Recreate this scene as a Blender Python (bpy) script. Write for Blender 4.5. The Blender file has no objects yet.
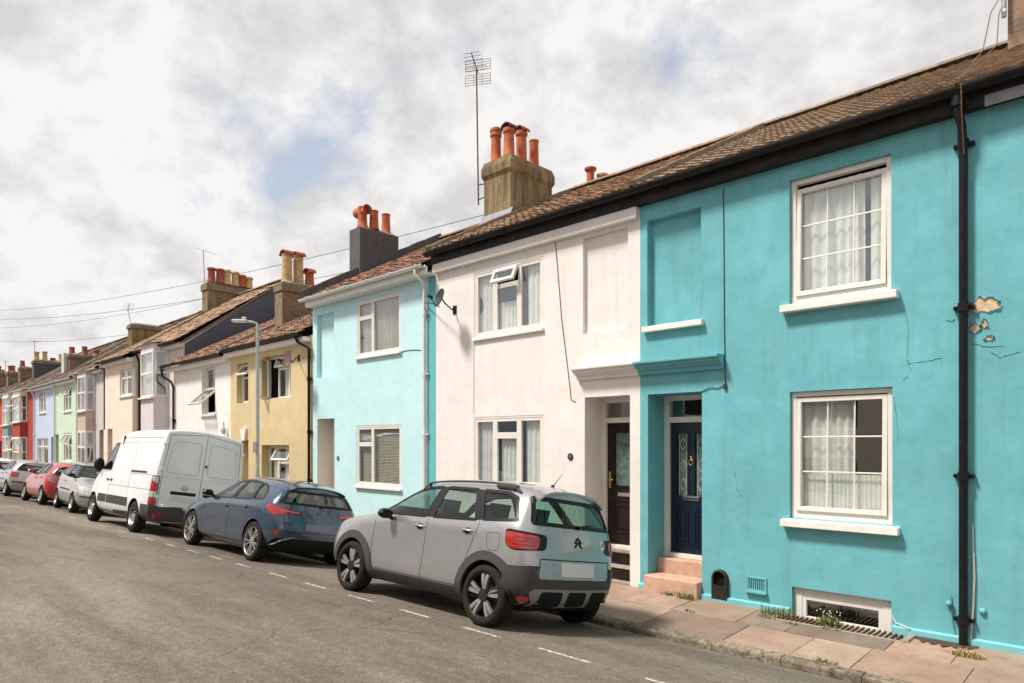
import bpy, bmesh, math, random
from mathutils import Vector, Matrix, geometry
from mathutils.bvhtree import BVHTree
R = math.radians
random.seed(7)
SC = bpy.context.scene
COL = SC.collection

# ------------------------------------------------------------------ camera
CAM_H = 1.70
cam_d = bpy.data.cameras.new('camera'); cam = bpy.data.objects.new('camera', cam_d); COL.objects.link(cam)
cam.location = (0, 0, CAM_H); cam.rotation_euler = (R(90), 0, R(44.21))
cam_d.sensor_width = 36; cam_d.lens = 24.01; cam_d.shift_y = 0.1001
cam_d.clip_start = 0.05; cam_d.clip_end = 1500
SC.camera = cam

# ------------------------------------------------------------------ light
SUN_EL = R(57); SUN_DIR = Vector((-0.50, -0.86, 0)).normalized()   # towards the sun, horizontally
sun_d = bpy.data.lights.new('sun', 'SUN'); sun = bpy.data.objects.new('sun', sun_d); COL.objects.link(sun)
sun_d.energy = 2.9; sun_d.angle = R(9); sun_d.color = (1.0, 0.95, 0.87)
to_sun = Vector((SUN_DIR.x*math.cos(SUN_EL), SUN_DIR.y*math.cos(SUN_EL), math.sin(SUN_EL)))
sun.rotation_euler = to_sun.to_track_quat('Z', 'Y').to_euler()
EXPOSURE = 0.88
SC.view_settings.view_transform = 'Standard'; SC.view_settings.look = 'None'
SC.view_settings.exposure = EXPOSURE; SC.view_settings.gamma = 1.0

world = bpy.data.worlds.new('World'); SC.world = world; world.use_nodes = True
nt = world.node_tree; nt.nodes.clear()
def wn(t, **k):
    n = nt.nodes.new(t)
    for a, b in k.items(): setattr(n, a, b)
    return n
out = wn('ShaderNodeOutputWorld'); bg = wn('ShaderNodeBackground'); bg.inputs['Strength'].default_value = 0.1
sky = wn('ShaderNodeTexSky', sky_type='NISHITA', sun_disc=False)
sky.sun_elevation = SUN_EL; sky.sun_rotation = math.atan2(SUN_DIR.x, SUN_DIR.y)
sky.dust_density = 1.5
tc = wn('ShaderNodeTexCoord'); sep = wn('ShaderNodeSeparateXYZ')
nt.links.new(tc.outputs['Generated'], sep.inputs[0])
# project the view direction on a cloud layer: xy / (z + k)
ad = wn('ShaderNodeMath', operation='ADD'); ad.inputs[1].default_value = 0.55
mx = wn('ShaderNodeMath', operation='MAXIMUM'); mx.inputs[1].default_value = 0.05
nt.links.new(sep.outputs['Z'], ad.inputs[0]); nt.links.new(ad.outputs[0], mx.inputs[0])
dx = wn('ShaderNodeMath', operation='DIVIDE'); dy = wn('ShaderNodeMath', operation='DIVIDE')
nt.links.new(sep.outputs['X'], dx.inputs[0]); nt.links.new(mx.outputs[0], dx.inputs[1])
nt.links.new(sep.outputs['Y'], dy.inputs[0]); nt.links.new(mx.outputs[0], dy.inputs[1])
cmb = wn('ShaderNodeCombineXYZ'); nt.links.new(dx.outputs[0], cmb.inputs[0]); nt.links.new(dy.outputs[0], cmb.inputs[1])
def cloud_noise(scale, detail, rough, loc, dist=0.0):
    mp = wn('ShaderNodeMapping'); mp.inputs['Location'].default_value = loc
    nt.links.new(cmb.outputs[0], mp.inputs[0])
    n = wn('ShaderNodeTexNoise'); n.inputs['Scale'].default_value = scale; n.inputs['Detail'].default_value = detail
    n.inputs['Roughness'].default_value = rough; n.inputs['Distortion'].default_value = dist
    nt.links.new(mp.outputs[0], n.inputs['Vector']); return n
n1 = cloud_noise(4.6, 8, 0.58, (1.4, 9.2, 2.0), 0.2)
n2 = cloud_noise(7.5, 10, 0.60, (7.3, 4.2, 1.0), 0.15)
r1 = wn('ShaderNodeValToRGB'); r1.color_ramp.elements[0].position = 0.29; r1.color_ramp.elements[1].position = 0.43
nt.links.new(n1.outputs['Fac'], r1.inputs[0])
r2 = wn('ShaderNodeValToRGB')
r2.color_ramp.elements[0].position = 0.38; r2.color_ramp.elements[0].color = (3.75, 3.68, 3.70, 1)
r2.color_ramp.elements[1].position = 0.58; r2.color_ramp.elements[1].color = (5.15, 5.05, 4.98, 1)
nt.links.new(n2.outputs['Fac'], r2.inputs[0])
# clear gaps are still milky: sky colour lifted towards white
gap = wn('ShaderNodeMix', data_type='RGBA'); gap.inputs[0].default_value = 0.7
nt.links.new(sky.outputs[0], gap.inputs[6]); gap.inputs[7].default_value = (3.3, 3.5, 3.95, 1)
mixc = wn('ShaderNodeMix', data_type='RGBA')
nt.links.new(r1.outputs[0], mixc.inputs[0]); nt.links.new(gap.outputs[2], mixc.inputs[6]); nt.links.new(r2.outputs[0], mixc.inputs[7])
nt.links.new(mixc.outputs[2], bg.inputs['Color']); nt.links.new(bg.outputs[0], out.inputs[0])

# ------------------------------------------------------------------ measuring helpers (true planes of the street)
def PX(px, t):
    u = (px-512)/683.0
    return -t*(0.6974-0.7168*u)/(0.6974*u+0.7168)
def PZ(px, py, t):
    u = (px-512)/683.0
    return CAM_H + (444-py)/683.0*t/(0.6974*u+0.7168)

# ------------------------------------------------------------------ object helpers
ORG = {}
def tag(o, label=None, cat=None, group=None, kind=None):
    if label: o['label'] = label
    if cat: o['category'] = cat
    if group: o['group'] = group
    if kind: o['kind'] = kind
    return o
def empty(name, loc, label, cat, group=None, rot=(0, 0, 0), local=False):
    o = bpy.data.objects.new(name, None); COL.objects.link(o)
    o.location = loc; o.rotation_euler = rot; o.empty_display_size = 0.3
    ORG[o.name] = Vector((0, 0, 0)) if local else Vector(loc)
    return tag(o, label, cat, group)

class MB:
    def __init__(s): s.v = []; s.f = []; s.m = []; s.sm = []; s.cur = 0; s.smooth = False; s.cols = None
    def mat(s, i): s.cur = i; return s
    def add(s, vs, fs, smooth=None):
        b = len(s.v); s.v += [tuple(p) for p in vs]
        for f in fs:
            s.f.append([b+i for i in f]); s.m.append(s.cur); s.sm.append(s.smooth if smooth is None else smooth)
        return s
    def quad(s, a, b, c, d): return s.add([a, b, c, d], [(0, 1, 2, 3)])
    def box(s, x0, x1, y0, y1, z0, z1):
        v = [(x0,y0,z0),(x1,y0,z0),(x1,y1,z0),(x0,y1,z0),(x0,y0,z1),(x1,y0,z1),(x1,y1,z1),(x0,y1,z1)]
        return s.add(v, [(0,3,2,1),(4,5,6,7),(0,1,5,4),(1,2,6,5),(2,3,7,6),(3,0,4,7)], False)
    def obox(s, c, ax, ay, az):
        c = Vector(c); ax = Vector(ax); ay = Vector(ay); az = Vector(az); v = []
        for k in (-1, 1):
            for a, b in ((-1,-1),(1,-1),(1,1),(-1,1)): v.append(c+ax*a+ay*b+az*k)
        return s.add(v, [(0,3,2,1),(4,5,6,7),(0,1,5,4),(1,2,6,5),(2,3,7,6),(3,0,4,7)], False)
    def prism(s, poly, axis, a, b, smooth=False):
        n = len(poly)
        def P(u, v, w): return {'x': (w,u,v), 'y': (u,w,v), 'z': (u,v,w)}[axis]
        vs = [P(u,v,a) for u,v in poly]+[P(u,v,b) for u,v in poly]
        s.add(vs, [tuple(range(n)), tuple(range(2*n-1, n-1, -1))], False)
        s.add(vs, [(i, (i+1)%n, n+(i+1)%n, n+i) for i in range(n)], smooth); return s
    def tube(s, path, r, seg=8, cap=True):
        path = [Vector(p) for p in path]; rs = r if isinstance(r, (list, tuple)) else [r]*len(path)
        vs = []; up = None
        for i, p in enumerate(path):
            d = (path[min(i+1, len(path)-1)]-path[max(i-1, 0)]).normalized()
            if up is None:
                up = Vector((0,0,1)) if abs(d.z) < .9 else Vector((1,0,0))
            a = d.cross(up).normalized(); b = a.cross(d).normalized(); up = b
            for k in range(seg):
                t = 2*math.pi*k/seg; vs.append(p+(a*math.cos(t)+b*math.sin(t))*rs[i])
        fs = [(i*seg+k, i*seg+(k+1)%seg, (i+1)*seg+(k+1)%seg, (i+1)*seg+k) for i in range(len(path)-1) for k in range(seg)]
        if cap: fs += [tuple(range(seg-1, -1, -1)), tuple(range((len(path)-1)*seg, len(path)*seg))]
        return s.add(vs, fs, True)
    def lathe(s, prof, c, axis='z', seg=20):
        vs = []; c = Vector(c)
        for r, h in prof:
            for k in range(seg):
                t = 2*math.pi*k/seg; a, b = r*math.cos(t), r*math.sin(t)
                vs.append(c+Vector({'z': (a,b,h), 'y': (a,h,b), 'x': (h,a,b)}[axis]))
        fs = [(i*seg+k, i*seg+(k+1)%seg, (i+1)*seg+(k+1)%seg, (i+1)*seg+k) for i in range(len(prof)-1) for k in range(seg)]
        return s.add(vs, fs, True)
    def sphere(s, c, r, seg=10):
        n = seg//2; return s.lathe([(max(1e-4, r*math.sin(math.pi*i/n)), -r*math.cos(math.pi*i/n)) for i in range(n+1)], c, 'z', seg)
    def build(s, name, mats, parent=None, org=None, bevel=0, fixn=True):
        me = bpy.data.meshes.new(name)
        o0 = ORG[parent.name] if parent is not None else Vector(org or (0,0,0))
        me.from_pydata([(p[0]-o0.x, p[1]-o0.y, p[2]-o0.z) for p in s.v], [], s.f)
        for m in (mats if isinstance(mats, (list, tuple)) else [mats]): me.materials.append(m)
        for p, m, sm in zip(me.polygons, s.m, s.sm): p.material_index = m; p.use_smooth = sm
        if fixn:
            bm = bmesh.new(); bm.from_mesh(me)
            bmesh.ops.recalc_face_normals(bm, faces=bm.faces); bm.to_mesh(me); bm.free()
        if any(s.sm) and hasattr(me, 'set_sharp_from_angle'): me.set_sharp_from_angle(angle=R(40))
        o = bpy.data.objects.new(name, me); COL.objects.link(o)
        if bevel:
            b = o.modifiers.new('bevel', 'BEVEL'); b.width = bevel; b.segments = 2; b.limit_method = 'ANGLE'
        if parent is not None:
            o.parent = parent
        else: o.location = o0
        ORG[o.name] = o0
        return o

# ------------------------------------------------------------------ materials
MATS = {}
class NT:
    def __init__(s, name):
        s.m = bpy.data.materials.new(name); s.m.use_nodes = True; s.t = s.m.node_tree; s.t.nodes.clear()
        s.out = s.n('ShaderNodeOutputMaterial'); s.tc = s.n('ShaderNodeTexCoord')
    def n(s, t, **k):
        x = s.t.nodes.new(t)
        for a, b in k.items(): setattr(x, a, b)
        return x
    def l(s, a, b): s.t.links.new(a, b)
    def noise(s, scale, detail=4, rough=.55, stretch=(1,1,1), loc=(0,0,0), coord='Object'):
        mp = s.n('ShaderNodeMapping'); mp.inputs['Scale'].default_value = stretch; mp.inputs['Location'].default_value = loc
        s.l(s.tc.outputs[coord], mp.inputs[0]); x = s.n('ShaderNodeTexNoise')
        x.inputs['Scale'].default_value = scale; x.inputs['Detail'].default_value = detail; x.inputs['Roughness'].default_value = rough
        s.l(mp.outputs[0], x.inputs['Vector']); return x.outputs['Fac']
    def ramp(s, fac, p0, p1, c0=(0,0,0,1), c1=(1,1,1,1)):
        r = s.n('ShaderNodeValToRGB'); r.color_ramp.elements[0].position = p0; r.color_ramp.elements[1].position = p1
        r.color_ramp.elements[0].color = tuple(c0)[:3]+(1,); r.color_ramp.elements[1].color = tuple(c1)[:3]+(1,)
        s.l(fac, r.inputs[0]); return r.outputs[0]
    def mix(s, fac, a, b, mode='MIX'):
        x = s.n('ShaderNodeMix', data_type='RGBA', blend_type=mode)
        for sock, v in ((x.inputs[0], fac), (x.inputs[6], a), (x.inputs[7], b)):
            if hasattr(v, 'links'): s.l(v, sock)
            elif isinstance(v, (int, float)): sock.default_value = v
            else: sock.default_value = tuple(v)[:3]+(1,)
        return x.outputs[2]
    def math(s, op, a, b=0):
        x = s.n('ShaderNodeMath', operation=op)
        for sock, v in ((x.inputs[0], a), (x.inputs[1], b)):
            if hasattr(v, 'links'): s.l(v, sock)
            else: sock.default_value = v
        return x.outputs[0]
    def bump(s, h, strength=.3, dist=.01, prev=None):
        b = s.n('ShaderNodeBump'); b.inputs['Strength'].default_value = strength; b.inputs['Distance'].default_value = dist
        s.l(h, b.inputs['Height'])
        if prev is not None: s.l(prev, b.inputs['Normal'])
        return b.outputs[0]
    def finish(s, color, rough=.8, metallic=0, normal=None, coat=0, spec=None, emit=None):
        p = s.n('ShaderNodeBsdfPrincipled')
        for sock, v in (('Base Color', color), ('Roughness', rough), ('Metallic', metallic), ('Coat Weight', coat)):
            if hasattr(v, 'links'): s.l(v, p.inputs[sock])
            elif isinstance(v, (int, float)): p.inputs[sock].default_value = v
            else: p.inputs[sock].default_value = tuple(v)[:3]+(1,)
        p.inputs['Coat Roughness'].default_value = .05
        if spec is not None: p.inputs['Specular IOR Level'].default_value = spec
        if normal is not None: s.l(normal, p.inputs['Normal'])
        s.l(p.outputs[0], s.out.inputs[0]); return s.m
def simple(name, c, rough=.6, metallic=0, var=.12, scale=6, coat=0, bump=0, spec=None):
    if spec is None and max(c) < .06 and not coat and not metallic: spec = .22
    if name in MATS: return MATS[name]
    t = NT(name); n = t.noise(scale, 5, .6)
    col = t.mix(t.ramp(n, .3, .7), [x*(1-var) for x in c], [min(1, x*(1+var)) for x in c])
    nm = t.bump(t.noise(scale*12, 3), bump, .004) if bump else None
    MATS[name] = t.finish(col, rough, metallic, nm, coat, spec); return MATS[name]
def stucco(name, c, dirt=.35, tint=None, patchy=.10):
    t = NT(name)
    big = t.noise(.7, 5, .6); col = t.mix(t.ramp(big, .35, .65), [x*(1-patchy) for x in c], [min(.95, x*(1+patchy*.7)) for x in c])
    mid = t.noise(3.0, 7, .65, (1.0,1.0,.8), (4,2,1))
    col = t.mix(t.ramp(mid, .45, .75), col, tint or [x*.86 for x in c])
    streak = t.noise(5.0, 5, .7, (1.0,1.0,.07), (1,5,2))
    s2 = t.math('MULTIPLY', t.ramp(streak, .52, .78), dirt)
    col = t.mix(s2, col, [x*.60+.03 for x in c])
    # rain splash and grime low on the wall, broken up by noise
    sp = t.n('ShaderNodeSeparateXYZ'); t.l(t.tc.outputs['Object'], sp.inputs[0])
    low = t.n('ShaderNodeMapRange'); low.inputs[1].default_value = .75; low.inputs[2].default_value = 0.0
    low.inputs[3].default_value = 0; low.inputs[4].default_value = 1; t.l(sp.outputs[2], low.inputs[0])
    lw = t.math('MULTIPLY', low.outputs[0], t.ramp(t.noise(6, 6, .7, loc=(9,1,3)), .35, .7))
    col = t.mix(t.math('MULTIPLY', lw, dirt*.9), col, [x*.55+.02 for x in c])
    fine = t.noise(60, 4, .6); wav = t.noise(4.5, 4, .5, loc=(3,3,3))
    nm = t.bump(wav, .25, .035); nm = t.bump(fine, .35, .003, nm)
    return t.finish(col, .78, 0, nm, spec=.35)
def glass_mat(name, tint=(.9,.95,.93), refl=.12, k=1.0):
    t = NT(name); tr = t.n('ShaderNodeBsdfTransparent'); tr.inputs[0].default_value = tuple(tint)+(1,)
    gl = t.n('ShaderNodeBsdfGlossy'); gl.inputs['Roughness'].default_value = .015; gl.inputs[0].default_value = (.95,.97,1,1)
    lw = t.n('ShaderNodeLayerWeight'); lw.inputs[0].default_value = .5; fr = t.math('POWER', lw.outputs['Facing'], 4.0)
    nm = t.bump(t.noise(1.3, 2), .04, .05); t.l(nm, gl.inputs['Normal'])
    fac = t.math('MINIMUM', t.math('ADD', t.math('MULTIPLY', fr, .7*k), refl), .95)
    mx = t.n('ShaderNodeMixShader'); t.l(fac, mx.inputs[0]); t.l(tr.outputs[0], mx.inputs[1]); t.l(gl.outputs[0], mx.inputs[2])
    t.l(mx.outputs[0], t.out.inputs[0]); return t.m
M_upvc = simple('white_frame', (.74,.70,.64), .35, var=.06, scale=3)
M_sill = simple('sill_paint', (.80,.75,.69), .6, var=.10, scale=8, bump=.2)
M_glass = glass_mat('window_glass', (.86,.90,.88), .22, 1.0)
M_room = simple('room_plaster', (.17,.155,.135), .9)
M_curtain = simple('net_curtain', (.85,.83,.80), .9, var=.08)
M_curtain_beige = simple('beige_curtain', (.50,.44,.36), .9, var=.12)
M_curtain_plum = simple('plum_curtain', (.10,.03,.05), .9)
M_blind = simple('blind_slats', (.50,.42,.30), .6)
M_blackpvc = simple('black_plastic', (.010,.009,.009), .42, var=.3, scale=20)
M_fascia_black = simple('black_gloss_board', (.022,.017,.014), .6, var=.7, scale=5, bump=.3)
M_whitepvc = simple('white_plastic', (.72,.70,.66), .4, var=.08, scale=6)
M_lead = simple('lead_flashing', (.22,.22,.24), .55, .2, var=.2, scale=5)
M_mortar = simple('cement_mortar', (.30,.26,.21), .95, var=.25, scale=8, bump=.4)
M_terracotta = simple('terracotta', (.42,.105,.035), .8, var=.30, scale=9, bump=.2)
M_pot_red = simple('dark_red_clay', (.30,.06,.035), .75, var=.3, scale=9, bump=.2)
M_pot_buff = simple('buff_clay', (.50,.34,.16), .8, var=.3, scale=10, bump=.3)
M_sooty = simple('sooty_clay', (.10,.05,.035), .9, var=.4, scale=10)
M_dark = simple('dark_void', (.006,.006,.006), .9)
M_steel = simple('galvanised_steel', (.42,.43,.43), .5, .5, var=.15, scale=5)
M_alu = simple('dull_aluminium', (.35,.34,.33), .5, .6, var=.25, scale=12)
M_rust = simple('rusty_iron', (.15,.075,.045), .85, var=.4, scale=30, bump=.4)
M_brass = simple('brass', (.60,.42,.18), .3, .9)
M_chrome = simple('chrome', (.70,.70,.70), .15, 1.0, var=.03)
M_wire = simple('cable_sheath', (.05,.045,.04), .6)
M_wire_pale = simple('pale_cable', (.55,.53,.48), .6)
M_navy = simple('navy_door_paint', (.0025,.009,.024), .38, var=.2, coat=.1)
M_brown_door = simple('dark_brown_door', (.022,.014,.011), .35, var=.2)

def roof_mat(name, c, lichen=.25, c2=None):
    t = NT(name)
    n = t.noise(2.2, 6, .65); col = t.mix(t.ramp(n, .3, .7), [x*.62 for x in c], [x*1.25 for x in c])
    n2 = t.noise(11, 5, .7, loc=(2,2,2)); col = t.mix(t.math('MULTIPLY', t.ramp(n2, .45, .68), .7), col, c2 or [x*.5 for x in c])
    at = t.n('ShaderNodeAttribute'); at.attribute_name = 'tile'; col = t.mix(1.0, col, at.outputs['Color'], 'MULTIPLY')
    n3 = t.noise(5.5, 8, .75, loc=(7,1,5)); col = t.mix(t.math('MULTIPLY', t.ramp(n3, .56, .66), lichen), col, (.42,.22,.05))
    n4 = t.noise(16, 6, .7, loc=(1,8,5)); col = t.mix(t.math('MULTIPLY', t.ramp(n4, .58, .68), lichen*1.3), col, (.40,.36,.26))
    return t.finish(col, .92, 0, t.bump(t.noise(45, 4), .6, .006), spec=.2)
def brick_mat(name, c, mortar, scale=1.0):
    t = NT(name); sp = t.n('ShaderNodeSeparateXYZ'); t.l(t.tc.outputs['Object'], sp.inputs[0])
    cb = t.n('ShaderNodeCombineXYZ'); t.l(t.math('ADD', sp.outputs[0], sp.outputs[1]), cb.inputs[0]); t.l(sp.outputs[2], cb.inputs[1])
    b = t.n('ShaderNodeTexBrick'); b.inputs['Scale'].default_value = 1; b.inputs['Brick Width'].default_value = .225; b.inputs['Row Height'].default_value = .075
    b.inputs['Mortar Size'].default_value = .008; b.inputs['Color1'].default_value = tuple(c)+(1,); b.inputs['Color2'].default_value = tuple(x*.6 for x in c)+(1,)
    b.inputs['Mortar'].default_value = tuple(mortar)+(1,); t.l(cb.outputs[0], b.inputs['Vector'])
    col = t.mix(t.ramp(t.noise(4, 6), .4, .75), b.outputs['Color'], [x*.5 for x in c])
    return t.finish(col, .9, 0, t.bump(t.noise(40, 4), .5, .005))
# ------------------------------------------------------------------ ground, road, kerb, pavement
TF = 8.60            # facade plane
def road_z(y): return -0.01646*(min(max(y, -4.95), 6.95)-1)**2
M_earth = simple('bare_ground', (.16,.13,.10), .95)
g = MB(); g.quad((-400,-300,-.95),(300,-300,-.95),(300,400,-.95),(-400,400,-.95))
tag(g.build('ground', M_earth), kind='structure')

def asphalt():
    t = NT('asphalt')
    big = t.noise(.35, 6, .6, (.35,1,1)); col = t.mix(t.ramp(big, .35, .66), (.120,.099,.079), (.218,.184,.149))
    tr = t.noise(1.1, 7, .65, (.16,1,1), (3,3,0)); col = t.mix(t.math('MULTIPLY', t.ramp(tr, .44, .60), .6), col, (.078,.062,.048))
    st = t.noise(3.2, 8, .7, (.6,1,1), (8,2,0)); col = t.mix(t.math('MULTIPLY', t.ramp(st, .55, .72), .45), col, (.27,.22,.17))
    mt = t.noise(12, 6, .75, loc=(6,2,0)); col = t.mix(t.ramp(mt, .36, .64), t.mix(1, col, (.80,.79,.78), 'MULTIPLY'), t.mix(1, col, (1.16,1.16,1.15), 'MULTIPLY'))
    grit = t.noise(60, 4, .8); col = t.mix(t.ramp(grit, .38, .62), t.mix(1, col, (.55,.55,.55), 'MULTIPLY'), t.mix(1, col, (1.45,1.44,1.42), 'MULTIPLY'))
    sp = t.n('ShaderNodeTexVoronoi'); sp.inputs['Scale'].default_value = 26; t.l(t.tc.outputs['Object'], sp.inputs['Vector'])
    col = t.mix(t.math('MULTIPLY', t.math('LESS_THAN', sp.outputs['Distance'], .11), t.ramp(t.noise(2.0, 3, loc=(5,5,5)), .5, .6)), col, (.38,.35,.31))
    # crack network
    vo = t.n('ShaderNodeTexVoronoi', feature='DISTANCE_TO_EDGE'); vo.inputs['Scale'].default_value = .55
    mp = t.n('ShaderNodeMix', data_type='VECTOR'); nz = t.n('ShaderNodeTexNoise'); nz.inputs['Scale'].default_value = 1.6; nz.inputs['Detail'].default_value = 6
    t.l(t.tc.outputs['Object'], nz.inputs['Vector']); mp.inputs[0].default_value = .35
    t.l(t.tc.outputs['Object'], mp.inputs[4]); t.l(nz.outputs['Color'], mp.inputs[5]); t.l(mp.outputs[1], vo.inputs['Vector'])
    crack = t.math('MULTIPLY', t.math('LESS_THAN', vo.outputs['Distance'], .0045), t.ramp(t.noise(.5, 3, loc=(1,9,0)), .5, .56))
    col = t.mix(t.math('MULTIPLY', crack, .6), col, (.05,.042,.036))
    nm = t.bump(t.noise(1.4, 4, stretch=(.4,1,1)), .3, .03); nm = t.bump(grit, .75, .006, nm)
    return t.finish(col, .86, 0, nm, spec=.35)
M_asphalt = asphalt()
g = MB(); g.smooth = True
ys = [-4.95+i*(11.9/40) for i in range(41)]; xs = [-150+i*2.0 for i in range(101)]
vs = [(x, y, road_z(y)) for x in xs for y in ys]
g.add(vs, [(i*41+j, (i+1)*41+j, (i+1)*41+j+1, i*41+j+1) for i in range(100) for j in range(40)])
tag(g.build('road', M_asphalt), kind='structure')

# patch repairs as thin sheets following the camber
M_patch = simple('asphalt_patch', (.145,.122,.10), .9, var=.25, scale=14, bump=.7)
def camber_sheet(mb, x0, x1, y0, y1, dz, n=6, jit=0.0, shear=0.0):
    rows = []
    m = max(2, int(abs(x1-x0)/.25))
    for i in range(m+1):
        r = []
        for j in range(n+1):
            x = x0+(x1-x0)*i/m; y = y0+(y1-y0)*j/n
            if i in (0, m) or j in (0, n): x += random.uniform(-jit, jit); y += random.uniform(-jit, jit)
            r.append((x+shear*(y-y0), y, road_z(y)+dz))
        rows.append(r)
    vs = [p for r in rows for p in r]
    mb.add(vs, [(i*(n+1)+j, (i+1)*(n+1)+j, (i+1)*(n+1)+j+1, i*(n+1)+j+1) for i in range(m) for j in range(n)])
g = MB(); camber_sheet(g, -24, -21.5, 3.4, 4.2, .004, 6, .03)
tag(g.build('road_patches', M_patch, fixn=False), kind='structure')

# worn parking dashes along the bay edge
def paintmat():
    t = NT('worn_road_paint'); n = t.noise(22, 6, .75)
    p = t.n('ShaderNodeBsdfPrincipled'); p.inputs['Base Color'].default_value = (.66,.62,.55,1); p.inputs['Roughness'].default_value = .8
    tr = t.n('ShaderNodeBsdfTransparent'); mx = t.n('ShaderNodeMixShader')
    t.l(t.ramp(n, .40, .58), mx.inputs[0]); t.l(tr.outputs[0], mx.inputs[1]); t.l(p.outputs[0], mx.inputs[2]); t.l(mx.outputs[0], t.out.inputs[0]); return t.m
M_paint = paintmat()
g = MB(); yd = 4.82
for a, b in ((348,374),(400,430),(463,500),(538,590),(646,700),(305,326),(269,287),(236,250),(210,222),(187,198),(166,175),(145,154),(119,127),(100,106),(84,89),(70,75)):
    camber_sheet(g, PX(a, yd), PX(b, yd), yd-.026, yd+.026, .004, 2)
x = PX(700, yd)
while x < 6:
    x += .95; camber_sheet(g, x, x+.5, yd-.026, yd+.026, .004, 2)
tag(g.build('parking_bay_markings', M_paint, fixn=False), kind='structure')

# kerb stones
M_kerb = None
def kerbmat():
    t = NT('granite_kerb'); at = t.n('ShaderNodeAttribute'); at.attribute_name = 'tile'
    col = t.mix(t.ramp(t.noise(14, 6, .7), .35, .65), (.085,.068,.052), (.33,.28,.225)); col = t.mix(1, col, at.outputs['Color'], 'MULTIPLY')
    col = t.mix(t.math('MULTIPLY', t.ramp(t.noise(5, 6, loc=(4,4,4)), .5, .65), .6), col, (.10,.085,.045))
    return t.finish(col, .9, 0, t.bump(t.noise(35, 5), .9, .012), spec=.25)
M_kerb = kerbmat()
def colour_attr(o, cols):
    me = o.data; a = me.color_attributes.new('tile', 'FLOAT_COLOR', 'CORNER')
    for p in me.polygons:
        c = cols[p.index]
        for li in p.loop_indices: a.data[li].color = (c[0], c[1], c[2], 1)
def kerb_row(name, y0, y1, zt, zb):
    g = MB(); cols = []
    x = -90.0
    while x < 14:
        L = random.uniform(.75, 1.05); j = random.uniform(-.006, .006); c = random.uniform(.75, 1.15)
        n = 6; nf = len(g.f)
        for i in range(n):
            xa, xb = x+.004+(L-.008)*i/n, x+.004+(L-.008)*(i+1)/n
            ra, rb = [0.5*random.random()*.012 for _ in (0,1)]
            s = 1 if y1 > y0 else -1
            prof = [(y0, zb), (y0, zt-.03), (y0+s*.006, zt-.012), (y0+s*.024, zt), (y1, zt+.002), (y1, zb)]
            va = [(xa, p[0]+ra*s, p[1]+j) for p in prof]; vb = [(xb, p[0]+rb*s, p[1]+j) for p in prof]
            g.add(va+vb, [(k, k+1, 7+k, 6+k) for k in range(5)]+([tuple(range(6))] if i == 0 else [])+([tuple(range(6, 12))] if i == n-1 else []))
        cols += [(c, c*.97, c*.93)]*(len(g.f)-nf); x += L
    o = g.build(name, M_kerb); colour_attr(o, cols); tag(o, kind='structure')
kerb_row('kerb', 6.96, 7.10, -.500, -.75)
kerb_row('kerb_opposite', -4.94, -5.10, -.500, -.75)

def pavemat():
    t = NT('paving_slabs'); at = t.n('ShaderNodeAttribute'); at.attribute_name = 'tile'
    col = t.mix(t.ramp(t.noise(2.5, 7, .65), .3, .7), (.80,.76,.72), (1.15,1.12,1.08)); col = t.mix(1, col, at.outputs['Color'], 'MULTIPLY')
    col = t.mix(t.ramp(t.noise(120, 3, .6), .35, .65), t.mix(1, col, (.86,.86,.86), 'MULTIPLY'), t.mix(1, col, (1.12,1.12,1.12), 'MULTIPLY'))
    col = t.mix(t.math('MULTIPLY', t.ramp(t.noise(7, 7, .75, loc=(3,7,1)), .56, .66), .55), col, (.13,.10,.075))
    col = t.mix(t.math('MULTIPLY', t.ramp(t.noise(18, 6, .7, loc=(8,7,1)), .62, .70), .5), col, (.46,.40,.33))
    return t.finish(col, .85, 0, t.bump(t.noise(70, 4), .4, .005), spec=.3)
M_pave = pavemat()
M_joint = simple('joint_dirt', (.085,.065,.045), .95, var=.3, scale=9)
WELL = (-3.58, -2.12, 8.24)   # light-well in front of the basement window
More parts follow.
